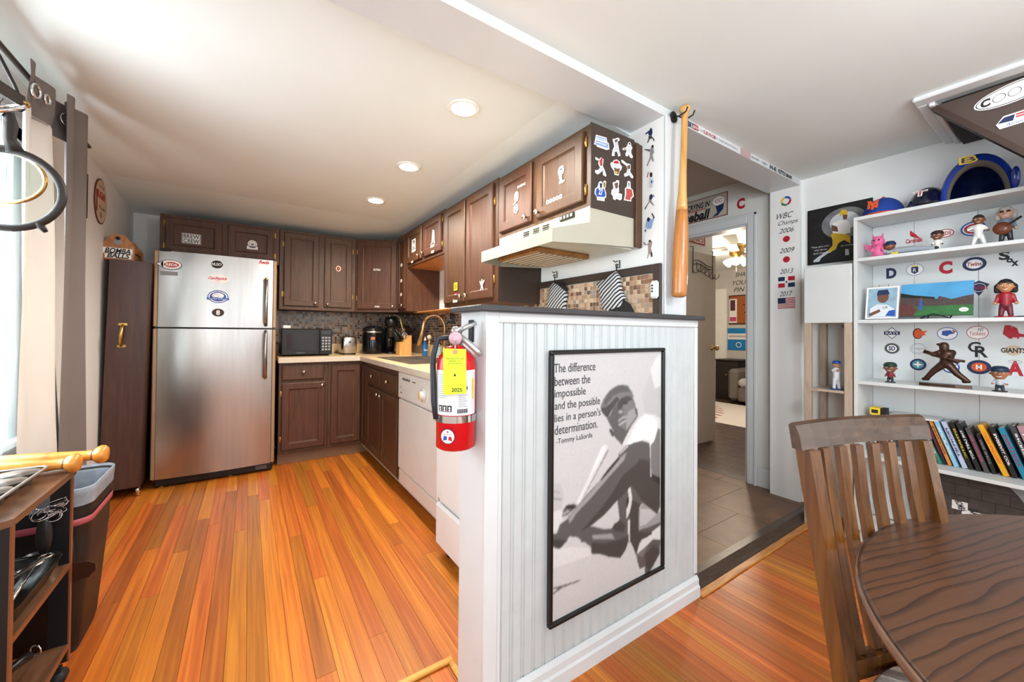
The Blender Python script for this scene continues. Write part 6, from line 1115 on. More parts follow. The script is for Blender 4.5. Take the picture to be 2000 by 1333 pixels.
# framed picture of a yellow uniformed player behind the ladder unit
t = thing('framed_picture', 'dark framed picture of a yellow trousered batter against the wall', 'picture', (3.19, .95, 1.6)); F = fr((3.206, 1.108, 1.662), '-x'); W_, H_ = .34, .375
b = B(); b.rect(0, 0, W_, H_, F, BLACK, 0, .012); b.build('frame', t); b = B(); b.rect(.012, .012, W_ - .012, H_ - .012, F, mat('picture_dark', '#1d1d1f', .4, var=.4, vs=20), .0124); b.disc(.20, .25, .12, .10, F, mat('picture_glow', '#77797d', .5, var=.25, vs=16), .0128); b.disc(.20, .26, .075, .06, F, PALE, .0132); b.rect(.012, .012, W_ - .012, .06, F, INK, .0134)
def pc(pts): return [((x_ - 80) / 4.443 / 450 * 1.0 * 1.87 * .74, 0) for x_, y_ in pts]
def pf(pts, m, h_): v = [P(1560 + x_ / 4.443, 260 + y_ / 4.443, x=3.206) + V((-.0134 - h_, 0, 0)) for x_, y_ in pts]; b.add(v, [list(range(len(v)))], m)
YU = mat('picture_yellow', '#d8b02a', .5, var=.1)
pf([(360, 700), (380, 670), (415, 668), (432, 690), (430, 712), (385, 712), (365, 725)], YU, .0004); pf([(385, 712), (430, 712), (425, 750), (395, 755)], SKIN, .0006); pf([(300, 790), (370, 755), (430, 765), (455, 790), (455, 870), (400, 880), (300, 870)], WHITE, .0004); pf([(290, 800), (340, 815), (350, 860), (300, 855)], SKIN, .0008)
pf([(285, 890), (310, 870), (440, 885), (455, 905), (455, 960), (400, 930), (350, 960), (330, 1010), (270, 1045), (258, 1025), (300, 980), (300, 930)], YU, .0008); pf([(270, 1040), (255, 1025), (180, 1075), (135, 1110), (135, 1125), (185, 1120), (200, 1090)], PALE, .0006); pf([(410, 1010), (440, 1010), (445, 1060), (410, 1065)], PALE, .0006)
b.build('print', t); b = B()
for i, (s_, w_) in enumerate((('"They give you', .10), ('they throw', .07), ('And they take', .10))): b.text(s_, .07 + i * .006, .115 - i * .022, w_, .014, F, WHITE, .0150, shear=.2)
b.text('for nothing but', .23, .10, .09, .012, F, WHITE, .0150, shear=.2); b.build('lettering', t)
# ---------------------------------------------------------------- ladder side unit left of the bookcase
OAKL = wood('washed_oak', '#a5907c', '#b8a490', '#c8b6a3', (6, 6, 1), 7, .5)
t = thing('ladder_shelf', 'narrow washed oak ladder unit with white box beside the bookcase', 'shelf', (3.0, .91, 0)); ya, yc = .792, 1.028
B().box((2.905, ya, 1.255), (3.19, yc, 1.602), BKW, .003).build('box', t)
for nm, xx, yy in (('front_post', 2.905, yc - .036), ('front_post', 2.905, ya), ('rear_post', 3.155, yc - .036), ('rear_post', 3.155, ya)): B().box((xx, yy, 0), (xx + .034, yy + .036, 1.2548), OAKL, .002).build(nm, t)
B().box((2.91, ya + .037, .836), (3.185, yc - .037, .852), OAKL, .002).build('shelf', t); B().box((2.907, ya + .037, .0), (2.935, yc - .037, .022), OAKL, .002).build('bottom_rail', t)
B().box((2.94, yc - .03, .0), (3.154, yc - .004, .022), OAKL, .002).build('side_rail', t)
b = B(); b.tube([(2.99, .83, 1.2545), (2.985, .86, 1.235), (2.98, .845, 1.222)], .003, MBLACK, 6); b.build('cable', t)
fig('player_figurine', 'batter figurine in blue cap and white uniform on the ladder unit shelf', 2.96, .880, .8523, .172, '#b58362', '#dfe3e8', '#d7dce2', cap='#1f4fa3', pose='bat', headk=.27, base='#234a8c', group='bobbleheads on the bookcase', rot=.9)
# ---------------------------------------------------------------- books
random.seed(3); S5 = SHELF[4] + .0004
def book(label, ytop, ybot, h, th, col, title, tc, x0=3.035, dp=.13, second=None):
    """leaning book: spine faces -x"""
    t = thing('book', label, 'book', (x0, ybot, S5), 'books on the lowest bookcase shelf'); m = mat('cover_' + col, col, .4, var=.05)
    dy = ytop - ybot; ang = math.asin(max(-.6, min(.6, dy / h))); up = V((0, math.sin(ang), math.cos(ang))); sd = V((0, -math.cos(ang), math.sin(ang)))
    o = V((x0, ybot, S5)); 
    pts = lambda a, c, d0, d1, x_: [o + sd * p + up * q + X * x_ for p, q in ((a, d0), (c, d0), (c, d1), (a, d1))]
    def bx(a, c, d0, d1, xa, xc, mm): v = pts(a, c, d0, d1, xa) + pts(a, c, d0, d1, xc); b.add(v, [(0, 3, 2, 1), (4, 5, 6, 7), (0, 1, 5, 4), (1, 2, 6, 5), (2, 3, 7, 6), (3, 0, 4, 7)], mm)
    lift = max(0, -0 * 0)
    b = B(); bx(0, th, 0, h, 0, .003, m); bx(0, .002, 0, h, .003, dp, m); bx(th - .002, th, 0, h, .003, dp, m); b.build('cover', t)
    b = B(); bx(.002, th - .002, .003, h - .003, .003, dp - .004, mat('pages', '#d9cfbb', .8, var=.05)); b.build('pages', t)
    F = (o + sd * (th / 2) + up * (h * .52), -up, sd * 1.0); F = (o + sd * (th / 2) + up * (h * .55) - X * .0008, -up, -sd)
    b = B(); b.text(title, 0, 0, h * .62, th * .5, (F[0], -up, -sd), tc, .0006 * (1 if (-up).cross(-sd).x < 0 else -1), bold=.02)
    if second: q = (o + sd * (th / 2) + up * (h * .12) - X * .0008, -up, -sd); b.text(second, 0, 0, h * .14, th * .4, q, tc, .0006 * (1 if (-up).cross(-sd).x < 0 else -1))
    b.build('title', t); return t
def yb_(px): return P(px, 915, x=3.035).y
specs = [('green paperback leaning behind the chair slats', 1795, 1833, .20, .022, '#2f7d62', 'BASEBALL', WHITE), ('navy book between the green and orange books', 1806, 1843, .225, .016, '#1f2335', 'HEROES', RED), ('orange book with dark lettering on the spine', 1812, 1852, .235, .018, '#d98a3c', 'BUSHVILLE WINS', INK), ('white and sky blue book leaning beside the orange one', 1823, 1864, .235, .022, '#8fc3dc', 'SUMMER', WHITE),
  ('pale lavender book with dark blue lettering', 1837, 1880, .235, .024, '#b9c2da', 'PROPHET', NAVY), ('black book with yellow title between lavender and white lettered books', 1853, 1893, .235, .02, '#22211c', 'DYNASTIC', YELL), ('black book with bold white spine lettering', 1866, 1908, .235, .022, '#1d1d20', 'THE LAST BOY', WHITE), ('grey brown book with purple lettering', 1884, 1923, .215, .022, '#4a4644', 'THE MACHINE', PINK), ('short black book before the yellow one', 1905, 1938, .19, .02, '#19191b', 'ONE SHOT', GREY),
  ('bright yellow orange book with red lettering', 1908, 1960, .245, .026, '#e0a020', 'LUCKY BASTARD', ORANGE), ('black book with white baseball lettering right of the yellow one', 1930, 1978, .24, .024, '#1b1b1d', 'BASEBALL COP', WHITE), ('teal book with red script right of the black one', 1948, 1998, .24, .028, '#1f7f9c', 'FANTASY', RED), ('dark grey book with white lettering at the photo edge', 1972, 2020, .255, .022, '#3a3d42', 'INCREDIBLE', WHITE), ('dusty pink book at the right photo edge', 1985, 2038, .26, .03, '#a4808c', 'LEGENDS', WHITE)]
for i, (lab, a, c, h, th, col, ti, tc) in enumerate(specs): book(lab, yb_(c) + (yb_(a) - yb_(c)) * .98, yb_(c), h, th * .72, col, ti, tc, x0=3.035 + .004 * (i % 3))
for i, (col, y_, h) in enumerate((('#c9c4bd', .742, .2), ('#7a5a48', .705, .21), ('#d8d4cc', .672, .19), ('#5d5a57', .640, .2), ('#bfae9a', .607, .21), ('#c75b38', .575, .2))): book('%s upright book seen between the chair slats' % ('pale grey', 'brown', 'off white', 'dark grey', 'tan', 'red orange')[i], y_, y_, h, .026, col, 'SERIES', INK, x0=3.03)
t = thing('magazine', 'grey magazine lying on top of the upright books', 'magazine', (3.09, .62, S5 + .212), 'magazines on the books'); B().box((3.02, .545, S5 + .2115), (3.17, .735, S5 + .219), mat('magazine_grey', '#b8b8ba', .4), .001).build('pages', t); B().box((3.018, .543, S5 + .2192), (3.172, .737, S5 + .2205), mat('magazine_cover', '#8f8f92', .35, var=.3, vs=30)).build('cover', t)
t = thing('magazine', 'white magazine lying across the leaning books', 'magazine', (3.09, .5, S5 + .222), 'magazines on the books'); B().box((3.03, .470, S5 + .2208), (3.18, .66, S5 + .230), mat('magazine_white', '#d9d8d6', .4), .001).build('pages', t)
t = thing('yellow_box', 'small yellow and black box on top of the magazines', 'box', (3.0, .7, S5 + .22)); B().box((2.99, .690, S5 + .2207), (3.05, .735, S5 + .262), YELL, .002).build('carton', t); B().rect(.008, .01, .037, .030, fr((2.9895, .735, S5 + .2207), '-x'), INK, .0004).build('print', t); B().box((2.992, .664, S5 + .2207), (3.048, .689, S5 + .262), MBLACK, .002).build('black_side', t)
# round brick patterned board below
t = thing('round_board', 'round dark brick patterned board leaning under the lowest shelf', 'board', (3.1, .37, .09)); F = (V((3.10, .375, .292)), -Y, (Z * .985 + X * .17).normalized())
b = B(); b.disc(0, 0, .196, .196, F, mat('brick_board', '#4a423e', .6, var=.2, vs=30), 0, .012, 40); b.build('board', t); b = B()
for i in range(-3, 4): 
    z_ = i * .055; w_ = math.sqrt(max(0, .19 ** 2 - z_ ** 2)); b.rect(-w_, z_ - .0012, w_, z_ + .0012, F, INK, .0124)
    for j in range(-2, 3):
        x_ = j * .09 + (.045 if i % 2 else 0)
        if math.hypot(x_, z_ + .05) < .18 and math.hypot(x_, z_) < .18: b.rect(x_ - .0012, z_, x_ + .0012, z_ + .055, F, INK, .0124)
b.build('brick_lines', t)
b = B(); b.rect(-.055, -.018, .0, .026, F, WHITE, .013); b.rect(-.02, -.055, .065, -.01, F, WHITE, .013); b.text('BOMBA', -.025, .004, .052, .026, F, INK, .0136, shear=.2, bold=.03, rot=-1.2); b.text('BALLS', .03, -.03, .07, .030, F, INK, .0136, shear=.2, bold=.03, rot=-1.2); b.build('sticker', t)
# ================================================================ attic hatch in the dining ceiling
t = thing('attic_hatch', 'brown attic hatch board with oval sticker hanging from the ceiling', 'hatch', (2.6, .2, 2.0))
ATT = mat('attic_brown', '#4a3c36', .5, var=.1, vs=10); ztop = ZD - .02
v = [V((2.60, .425, ztop - .012)), V((2.60, -.45, ztop - .012)), V((2.60, -.45, 1.12)), V((2.60, .405, ztop - .035))]
v = [V((2.60, .425, 2.236)), V((2.60, -.35, 2.236)), V((2.60, -.35, 1.30)), V((2.60, .418, 2.222))]
b = B(); b.add(v + [p + X * .03 for p in v], [(0, 1, 2, 3), (7, 6, 5, 4), (0, 4, 5, 1), (1, 5, 6, 2), (2, 6, 7, 3), (3, 7, 4, 0)], ATT); bd = b.build('board', t)
e0, e1 = v[3], v[2]; d_ = (e1 - e0).normalized(); nn = V((0, d_.z, -d_.y)); nn = nn if nn.z < 0 else -nn
b = B(); b.add([e0 - X * .006, e1 - X * .006, e1 - X * .006 - nn * .022, e0 - X * .006 - nn * .022] + [p + X * .05 for p in (e0 - X * .006, e1 - X * .006, e1 - X * .006 - nn * .022, e0 - X * .006 - nn * .022)], [(0, 1, 2, 3), (7, 6, 5, 4), (0, 4, 5, 1), (1, 5, 6, 2), (2, 6, 7, 3), (3, 7, 4, 0)], mat('attic_edge', '#3c2a24', .45)); b.build('edge_strip', t)
F = (P(1985, 178, x=2.597), (P(2000, 171, x=2.597) - P(1940, 195, x=2.597)).normalized(), Z); b = B(); b.disc(0, 0, .115, .042, F, WHITE, .001); b.ring(0, 0, .110, .038, .003, F, INK, .0014); b.text('C', -.082, 0, .028, .034, F, INK, .0014, bold=.05); b.ring(-.045, 0, .018, .017, .002, F, INK, .0014); b.ring(-.004, 0, .018, .017, .002, F, INK, .0014); b.text('PERS', .058, 0, .07, .03, F, INK, .0014, bold=.04); b.build('sticker', bd)
F = (P(1975, 232, x=2.597), (P(2000, 222, x=2.597) - P(1950, 238, x=2.597)).normalized(), Z); b = B(); b.poly([(-.04, -.008), (-.02, .02), (.07, .02), (.07, -.03), (-.03, -.03)], F, WHITE, .001); b.poly([(-.036, -.006), (-.018, .014), (.01, .014), (.005, -.01)], F, NAVY, .0016); b.rect(.012, -.002, .06, .004, F, RED, .0016); b.rect(.012, .008, .06, .014, F, RED, .0016); b.text('America', .02, -.02, .07, .012, F, BLUE, .0016, shear=.2); b.build('sticker', bd)
b = B(); b.box((2.50, -.9, ZD - .022), (2.575, .465, ZD - .0005), TRIMW, .006); b.box((2.575, .425, ZD - .022), (3.205, .465, ZD - .0005), TRIMW, .006); b.box((2.575, .405, ZD - .034), (3.205, .425, ZD - .0005), TRIMW, .004); struct('trim_6', b, 'white moulding around the attic hatch opening', 'trim')
b = B(); b.box((2.66, -.35, ZD - .05), (3.19, .395, ZD - .001), mat('attic_dark', '#1d1613', .7, var=.4, vs=12)); b.build('dark_opening_infill', t)  # dark sheet stands in for the shadowed hatch interior
for y_ in (.22, -.05): B().box((2.80, y_ - .02, ZD - .10), (3.15, y_ + .02, ZD - .051), mat('attic_ladder', '#5c4230', .6, var=.2), .004).build('ladder_rung', t)
# ================================================================ dining table and chair
TBL0 = wood('table_walnut', '#3a2216', '#5c3a25', '#6b452d', (1.0, 15, 1), 3.4, .22, 0, .05, .35, (.34, .46, .62)); TBLE = wood('table_edge', '#5a3c2a', '#6e4d38', '#82604a', (2, 2, 12), 6, .3)
TBL = bpy.data.materials.new('table_grain'); TBL.use_nodes = True; nt = TBL.node_tree; nd = nt.nodes; pb = nd['Principled BSDF']
g = nd.new('ShaderNodeNewGeometry'); mp = nd.new('ShaderNodeMapping'); mp0 = nd.new('ShaderNodeMapping'); mp0.inputs['Rotation'].default_value = (0, 0, math.radians(15)); nt.links.new(g.outputs['Position'], mp0.inputs[0]); mp.inputs['Scale'].default_value = (.22, 1, 1); nt.links.new(mp0.outputs[0], mp.inputs[0])
wv = nd.new('ShaderNodeTexWave'); wv.bands_direction = 'Y'; wv.wave_profile = 'SAW'; wv.inputs['Scale'].default_value = 15; wv.inputs['Distortion'].default_value = 9; wv.inputs['Detail'].default_value = 3; wv.inputs['Detail Scale'].default_value = .9; nt.links.new(mp.outputs[0], wv.inputs[0])
mp2 = nd.new('ShaderNodeMapping'); mp2.inputs['Scale'].default_value = (6, 160, 1); nt.links.new(mp0.outputs[0], mp2.inputs[0]); nz = nd.new('ShaderNodeTexNoise'); nz.inputs['Scale'].default_value = 1.2; nt.links.new(mp2.outputs[0], nz.inputs[0])
rp = nd.new('ShaderNodeValToRGB'); rp.color_ramp.elements[0].color = hexc('#553521'); rp.color_ramp.elements[1].color = hexc('#2c190f'); rp.color_ramp.elements[0].position = .62; nt.links.new(wv.outputs[0], rp.inputs[0])
mxn = nd.new('ShaderNodeMix'); mxn.data_type = 'RGBA'; mxn.blend_type = 'MULTIPLY'; mxn.inputs[0].default_value = .35; nt.links.new(rp.outputs[0], mxn.inputs[6]); nt.links.new(nz.outputs[0], mxn.inputs[7]); nt.links.new(mxn.outputs[2], pb.inputs['Base Color'])
pb.inputs['Roughness'].default_value = .36; pb.inputs['Coat Weight'].default_value = .1; pb.inputs['Coat Roughness'].default_value = .2
tcx, tcy, TR, tz = 1.145, -.375, .66, .74
t = thing('dining_table', 'round dark walnut dining table in the foreground', 'table', (tcx, tcy, 0))
b = B(); b.lathe([(.02, tz), (TR - .012, tz), (TR - .004, tz - .002)], (tcx, tcy, 0), TBL, n=96); b.lathe([(TR - .004, tz - .002), (TR, tz - .008), (TR - .004, tz - .022), (TR - .02, tz - .026), (.02, tz - .026)], (tcx, tcy, 0), TBLE, n=96); b.build('table_top', t)
b = B(); b.lathe([(.30, tz - .06), (.30, tz - .0265), (.02, tz - .0265)], (tcx, tcy, 0), TBLE, n=32); b.build('apron', t)
b = B(); b.lathe([(.06, .12), (.075, .2), (.05, .3), (.045, .5), (.075, .62), (.09, tz - .061)], (tcx, tcy, 0), TBLE, n=20); b.build('pedestal', t)
for k in range(4):
    a = math.pi / 4 + k * math.pi / 2; d_ = V((math.cos(a), math.sin(a), 0)); c_ = V((tcx, tcy, 0)); b = B(); b.tube([c_ + d_ * .04 + Z * .18, c_ + d_ * .2 + Z * .13, c_ + d_ * .36 + Z * .035], [.035, .032, .028], TBLE, 8); b.build('foot', t)
CHW = wood('chair_oak_brown', '#40250d', '#5c3715', '#6e461c', (14, 14, .8), 5, .25, 0, .05, .4)
CHC = wood('chair_crest', '#33221a', '#453021', '#523b2b', (1.2, 10, 14), 5, .25, 0, .05, .4); e1 = V((.946, -.325, 0)); e2 = V((-.325, -.946, 0)); O = V((1.035, .380, 0)); BWd = .395  # crest toned greyer than the posts; window reflection put into its colour
t = thing('dining_chair', 'slat backed brown oak dining chair pushed up to the table', 'chair', O + e1 * .2 + e2 * .25)
def cp_(u_, w_, z_): return O + e1 * u_ + e2 * w_ + Z * z_
def wz(z_): return .092 * (1 - (max(0, z_ - .46) / .52) ** 1.0) if z_ >= .46 else .092 - .07 * ((.46 - z_) / .46) ** 1.5
def bar(prof, us, ws, name, m=CHW):
    """loft of a rectangular section along z: prof = [(z, u0, w0)]"""
    b = B(); b.rings([[cp_(u0 - us / 2, w0 - ws / 2, z_), cp_(u0 + us / 2, w0 - ws / 2, z_), cp_(u0 + us / 2, w0 + ws / 2, z_), cp_(u0 - us / 2, w0 + ws / 2, z_)] for z_, u0, w0 in prof], m, False); return b.build(name, t)
for u0 in (.018, BWd - .018): bar([(z_, u0, wz(z_)) for z_ in (0, .15, .3, .46, .58, .70, .80, .923)], .030, .034, 'back_post')
b = B(); n = 8
b.rings([[cp_(u_, wz(z_) + cv - th_, z_) for z_, th_ in ((.924, .013), (.924, -.011), (.957, -.010), (.976, -.004), (.981, .005), (.975, .013))] for u_, cv in [(BWd * (i / n) * 1.05 - .010, -.022 * (1 - (2 * i / n - 1) ** 2)) for i in range(n + 1)]], CHC, False); b.build('crest_rail', t)
for i in range(6):
    u0 = .068 + i * (BWd - .136) / 5; cv = -.018 * (1 - (2 * u0 / BWd - 1) ** 2); bar([(z_, u0, wz(z_) + cv * (1 - ((z_ - .70) / .22) ** 2 * .6) + .004) for z_ in (.50, .60, .70, .80, .923)], .024, .013, 'slat')
b = B(); b.rings([[cp_(u_, wz(.5) - .012, .475), cp_(u_, wz(.5) + .012, .475), cp_(u_, wz(.5) + .012, .515), cp_(u_, wz(.5) - .012, .515)] for u_ in (.036, BWd - .036)], CHW, False); b.build('lower_rail', t)
b = B(); b.rings([[cp_(u_, w_, z_) for u_, w_ in ((-.0 + q_, .115), (BWd - q_, .115), (BWd + .025 - q_, .50 - q_), (-.025 + q_, .50 - q_))] for z_, q_ in ((.41, .02), (.45, .0), (.462, .004))], CHW, False); b.build('seat_frame', t)
def seat_r(z_, s_):
    o_ = []; 
    for i in range(32): a = 2 * math.pi * i / 32; ex_ = abs(math.cos(a)) ** .55 * (1 if math.cos(a) > 0 else -1); ey_ = abs(math.sin(a)) ** .55 * (1 if math.sin(a) > 0 else -1); o_.append(cp_(BWd / 2 + ex_ * (BWd / 2 + .01) * s_, .288 + ey_ * .19 * s_, z_ + .012))
    return o_
b = B(); b.rings([seat_r(.4505, .96), seat_r(.47, 1.), seat_r(.485, .95), seat_r(.492, .7), seat_r(.493, .2)], mat('seat_grey', '#b9b4b0', .95, var=.2, vs=160, bump=.3, bs=250)); b.build('seat_cushion', t)
for u0 in (.0, BWd): bar([(z_, u0, .475) for z_ in (0, .2, .399)], .036, .036, 'front_leg')
for u0 in (.01, BWd - .01): b = B(); b.cyl(cp_(u0, .09, .2), cp_(u0, .46, .2), .011, CHW, n=8); b.build('stretcher', t)
# ================================================================ curtains on the left window
def curtain(parent, name, m, yt, yb2, zt_, zb_, xt, waves, amp, ph=0., xb2=None, n=60, k=10, th=.002):
    """hanging cloth: pleats along y, from a top edge to a bottom edge"""
    b = B(); rs = []; xb2 = xt if xb2 is None else xb2
    fr_ = []
    for j in range(k + 1):
        s_ = j / k; row = []
        for i in range(n + 1):
            u_ = i / n; y_ = (yt[0] + (yt[1] - yt[0]) * u_) * (1 - s_) + (yb2[0] + (yb2[1] - yb2[0]) * u_) * s_
            row.append((xt + (xb2 - xt) * s_ + amp * math.sin(2 * math.pi * waves * u_ + ph) * (1 - .25 * s_) + .004 * math.sin(9 * u_ + 5 * s_), y_, zt_ + (zb_ - zt_) * s_))
        fr_.append(row)
    v = [p for r_ in fr_ for p in r_]; w_ = n + 1; f = [[j * w_ + i, j * w_ + i + 1, (j + 1) * w_ + i + 1, (j + 1) * w_ + i] for j in range(k) for i in range(n)]
    b.add(v, f, m, True); return b.build(name, parent)
def cloth(name, col, tr, clear=0.):
    if name in MATS: return MATS[name]
    m = bpy.data.materials.new(name); m.use_nodes = True; n = m.node_tree.nodes; L = m.node_tree.links.new; p = n['Principled BSDF']; out = n['Material Output']
    g = n.new('ShaderNodeNewGeometry'); ns = n.new('ShaderNodeTexNoise'); ns.inputs['Scale'].default_value = 6; L(g.outputs['Position'], ns.inputs[0]); rp = n.new('ShaderNodeValToRGB'); c = hexc(col)
    rp.color_ramp.elements[0].color = tuple(x * .9 for x in c[:3]) + (1,); rp.color_ramp.elements[1].color = tuple(min(1, x * 1.06) for x in c[:3]) + (1,); L(ns.outputs[0], rp.inputs[0]); L(rp.outputs[0], p.inputs['Base Color']); p.inputs['Roughness'].default_value = .9
    t2 = n.new('ShaderNodeBsdfTranslucent'); L(rp.outputs[0], t2.inputs[0]); mx = n.new('ShaderNodeMixShader'); mx.inputs[0].default_value = tr; L(p.outputs[0], mx.inputs[1]); L(t2.outputs[0], mx.inputs[2]); L(mx.outputs[0], out.inputs[0])
    if clear: tp = n.new('ShaderNodeBsdfTransparent'); m2 = n.new('ShaderNodeMixShader'); m2.inputs[0].default_value = clear; L(mx.outputs[0], m2.inputs[1]); L(tp.outputs[0], m2.inputs[2]); L(m2.outputs[0], out.inputs[0])
    MATS[name] = m; return m
LINER = cloth('curtain_liner', '#d9d3cb', .02); SHEER = cloth('curtain_sheer', '#e6ecec', .4, .6); GREYC = cloth('curtain_grey', '#756d69', .0)
t = thing('curtain_rod', 'dark metal curtain rod above the kitchen window', 'rod', (-.70, 2.0, 2.14)); b = B(); b.cyl((-.70, 1.1, 2.125), (-.70, 2.90, 2.125), .009, mat('rod_bronze', '#4a3f38', .4, .6), n=10); b.build('rod', t)
for y_ in (1.2, 2.52): B().tube([(XL + .001, y_, 2.10), (XL + .05, y_, 2.10), (-.70, y_, 2.113)], .006, MBLACK, 6).build('bracket', t)
t = thing('sheer_curtain', 'translucent white sheer curtain over the kitchen window', 'curtain', (-.74, 1.9, .3)); curtain(t, 'cloth', SHEER, (1.40, 2.25), (1.36, 2.35), 2.10, .30, -.775, 7, .016)
t = thing('lined_curtain', 'white lined curtain panel with grey header next to the window', 'curtain', (-.70, 2.35, .3)); curtain(t, 'cloth', LINER, (2.12, 2.42), (2.14, 2.62), 1.985, .625, -.69, 1.6, .022, 1.)
curtain(t, 'header', GREYC, (2.12, 2.56), (2.12, 2.50), 2.150, 1.985, -.678, 2.2, .018, 1., k=3)
for px_, py_ in ((70, 178), (92, 195)):
    q = P(px_, py_, x=-.655); b = B(); b.tube(arc(q, .024 if px_ < 80 else .016, 0, 2 * math.pi, 18, (Y * .8 + X * .2), Z)[:-1], .005, CHROME, 6, True); b.build('grommet', t)
t = thing('grey_curtain', 'grey curtain fold directly beside the white lined panel', 'curtain', (-.68, 2.6, .3), 'grey curtain folds'); curtain(t, 'cloth', GREYC, (2.39, 2.60), (2.57, 2.90), 2.165, .30, -.655, 1.25, .022, .5, xb2=-.70)
t = thing('grey_curtain', 'grey curtain fold nearest the tall cabinet', 'curtain', (-.70, 2.75, .3), 'grey curtain folds'); curtain(t, 'cloth', GREYC, (2.60, 2.80), (2.86, 3.05), 2.14, .30, -.70, 1.25, .018, 1.5, xb2=-.73)
q = P(127, 233, x=-.66); b = B(); b.tube(arc(q, .02, 0, 2 * math.pi, 16, (Y * .5 + X * .5), Z)[:-1], .004, CHROME, 6, True); b.build('grommet', t)
# ================================================================ utility cart at the left edge
CTW = wood('cart_walnut', '#4f3526', '#6a4a35', '#7d5a42', (8, 1, 8), 4, .25); CTB = mat('cart_black', '#17181b', .35, var=.1); CTE = mat('cart_edge', '#7a4a2c', .4)
kx0, kx1, ky0, ky1 = -.735, -.49, 1.515, 1.955
t = thing('utility_cart', 'black and walnut rolling cart below the kitchen window', 'cart', (-.66, 1.73, 0))
B().poly([(kx0, ky0 - .02), (kx1 - .03, ky0 - .02), (kx1 + .004, ky0 + .01), (kx1 + .004, ky1 + .004), (kx0, ky1 + .004)], fr((0, 0, .682), '+z'), CTW, 0, .018).build('top_board', t)
for y_ in (ky0 + .015, ky1 - .018):
    B().box((kx0, y_, .06), (kx0 + .04, y_ + .016, .6815), CTB).build('rear_post', t)
    p_ = B().box((kx1 - (.05 if y_ > 1.7 else .15), y_, .06), (kx1 - .004, y_ + .016, .6815), CTB).build('front_post', t); B().box((kx1 - .004, y_, .06), (kx1, y_ + .016, .6815), CTE).build('edge_band', p_)
for z_ in (.375, .105): p_ = B().box((kx0, ky0 + .0315, z_), (kx1 - .004, ky1 - .0185, z_ + .014), CTW).build('shelf', t); B().box((kx1 - .004, ky0 + .0315, z_), (kx1, ky1 - .0185, z_ + .014), CTE).build('edge_band', p_)
for x_ in (kx0 + .03, kx1 - .02):
    for y_ in (ky0 + .05, ky1 - .03): b = B(); b.cyl((x_ - .0, y_ - .022, .021), (x_, y_ + .022, .021), .021, MBLACK, n=18); b.box((x_ - .008, y_ - .008, .035), (x_ + .008, y_ + .008, .06), MBLACK); b.build('caster', t)
# muffin tin
TIN = mat('tin_grey', '#9a958f', .4, .7, var=.1); t = thing('muffin_tin', 'grey metal muffin tin on top of the cart', 'muffin tin', (-.62, 1.7, .7005)); mx, my_, zt0 = -.628, 1.705, .7005
b = B(); b.rings([rr(mx, my_, .195, .36, .02, zt0 + z_) for z_ in (.036, .040)], TIN, caps=(0, 0)); b.tube(rr(mx, my_, .197, .362, .02, zt0 + .038), .004, TIN, 6, True); b.build('rim', t)
for i in range(2):
    for j in range(4):
        c_ = (mx - .048 + i * .096, my_ - .129 + j * .086, zt0); b = B(); b.lathe([(.002, .001), (.028, .001), (.038, .036), (.047, .038)], c_, TIN, n=18); b.build('cup', t)
# two bat shaped rolling pins
PINW = wood('pin_wood', '#b06a25', '#cc8433', '#dd9a48', (5, 5, 5), 5, .3, 0, .02, .3)
def pin(label, knob, tail, r_):
    t = thing('bat_rolling_pin', label, 'rolling pin', tail, 'bat shaped rolling pins on the cart'); a_ = (V(tail) - V(knob)); L = a_.length; a_.normalize()
    b = B(); b.lathe([(.002, 0), (r_ * .75, .002), (r_ * 1.05, .010), (r_ * 1.1, .020), (r_ * .95, .030), (r_ * .62, .040), (r_ * .6, .06), (r_ * .8, L * .4), (r_ * 1.0, L * .7), (r_ * .95, L * .98), (.003, L)], knob, PINW, a_, 20); b.build('pin', t)
    b = B(); b.lathe([(r_ * .64, .036), (r_ * .66, .0395), (r_ * .64, .043)], knob, CTE, a_, 20); b.build('ring', t)
pin('bat shaped rolling pin at the front of the cart top', tuple(P(160, 903, y=1.922)), (-.735, 1.922, .737), .029)
pin('bat shaped rolling pin at the back nearest the bin', tuple(P(213, 886, y=1.985)), (-.74, 1.985, .738), .029)
# cutlery tray with tools on the middle shelf
TRY = mat('tray_black', '#24221f', .25, .3, var=.2); t = thing('tool_tray', 'black tray full of kitchen tools on the cart middle shelf', 'tray', (-.64, 1.7, .3895)); z0 = .3895
b = B(); b.rings([rr(-.613, 1.735, w_, d_, .05, z0 + z_) for w_, d_, z_ in ((.20, .30, .001), (.235, .37, .055), (.24, .375, .058), (.225, .36, .050), (.19, .29, .006))], TRY, caps=(1, 1)); b.build('tray', t)
random.seed(11)
def tool(name, label, p0, p1, r_, m, ring=False):
    t = thing(name, label, 'utensil', p0, 'tools in the cart tray'); b = B(); b.cyl(p0, p1, r_, m, r_ * .8, 8); b.build('shaft', t)
    d_ = (V(p1) - V(p0)).normalized()
    if ring: b = B(); b.tube(arc(V(p1) + d_ * .016, .014, 0, 2 * math.pi, 14, d_, d_.cross(Z))[:-1], .003, m, 6, True); b.build('eye', t)
    else: b = B(); b.ball(V(p1) + d_ * .02, (.018, .024, .006), m, 10); b.build('head', t)
tool('tongs', 'black and steel tongs lying across the cart tray', (-.60, 1.56, z0 + .068), (-.525, 1.83, z0 + .075), .009, STEEL, True)
tool('steel_spoon', 'steel spoon lying in the cart tray beside the tongs', (-.54, 1.57, z0 + .060), (-.55, 1.77, z0 + .066), .008, CHROME)
tool('brass_whisk', 'brass coloured utensil lying in the cart tray', (-.58, 1.60, z0 + .030), (-.62, 1.82, z0 + .034), .006, BRASS)
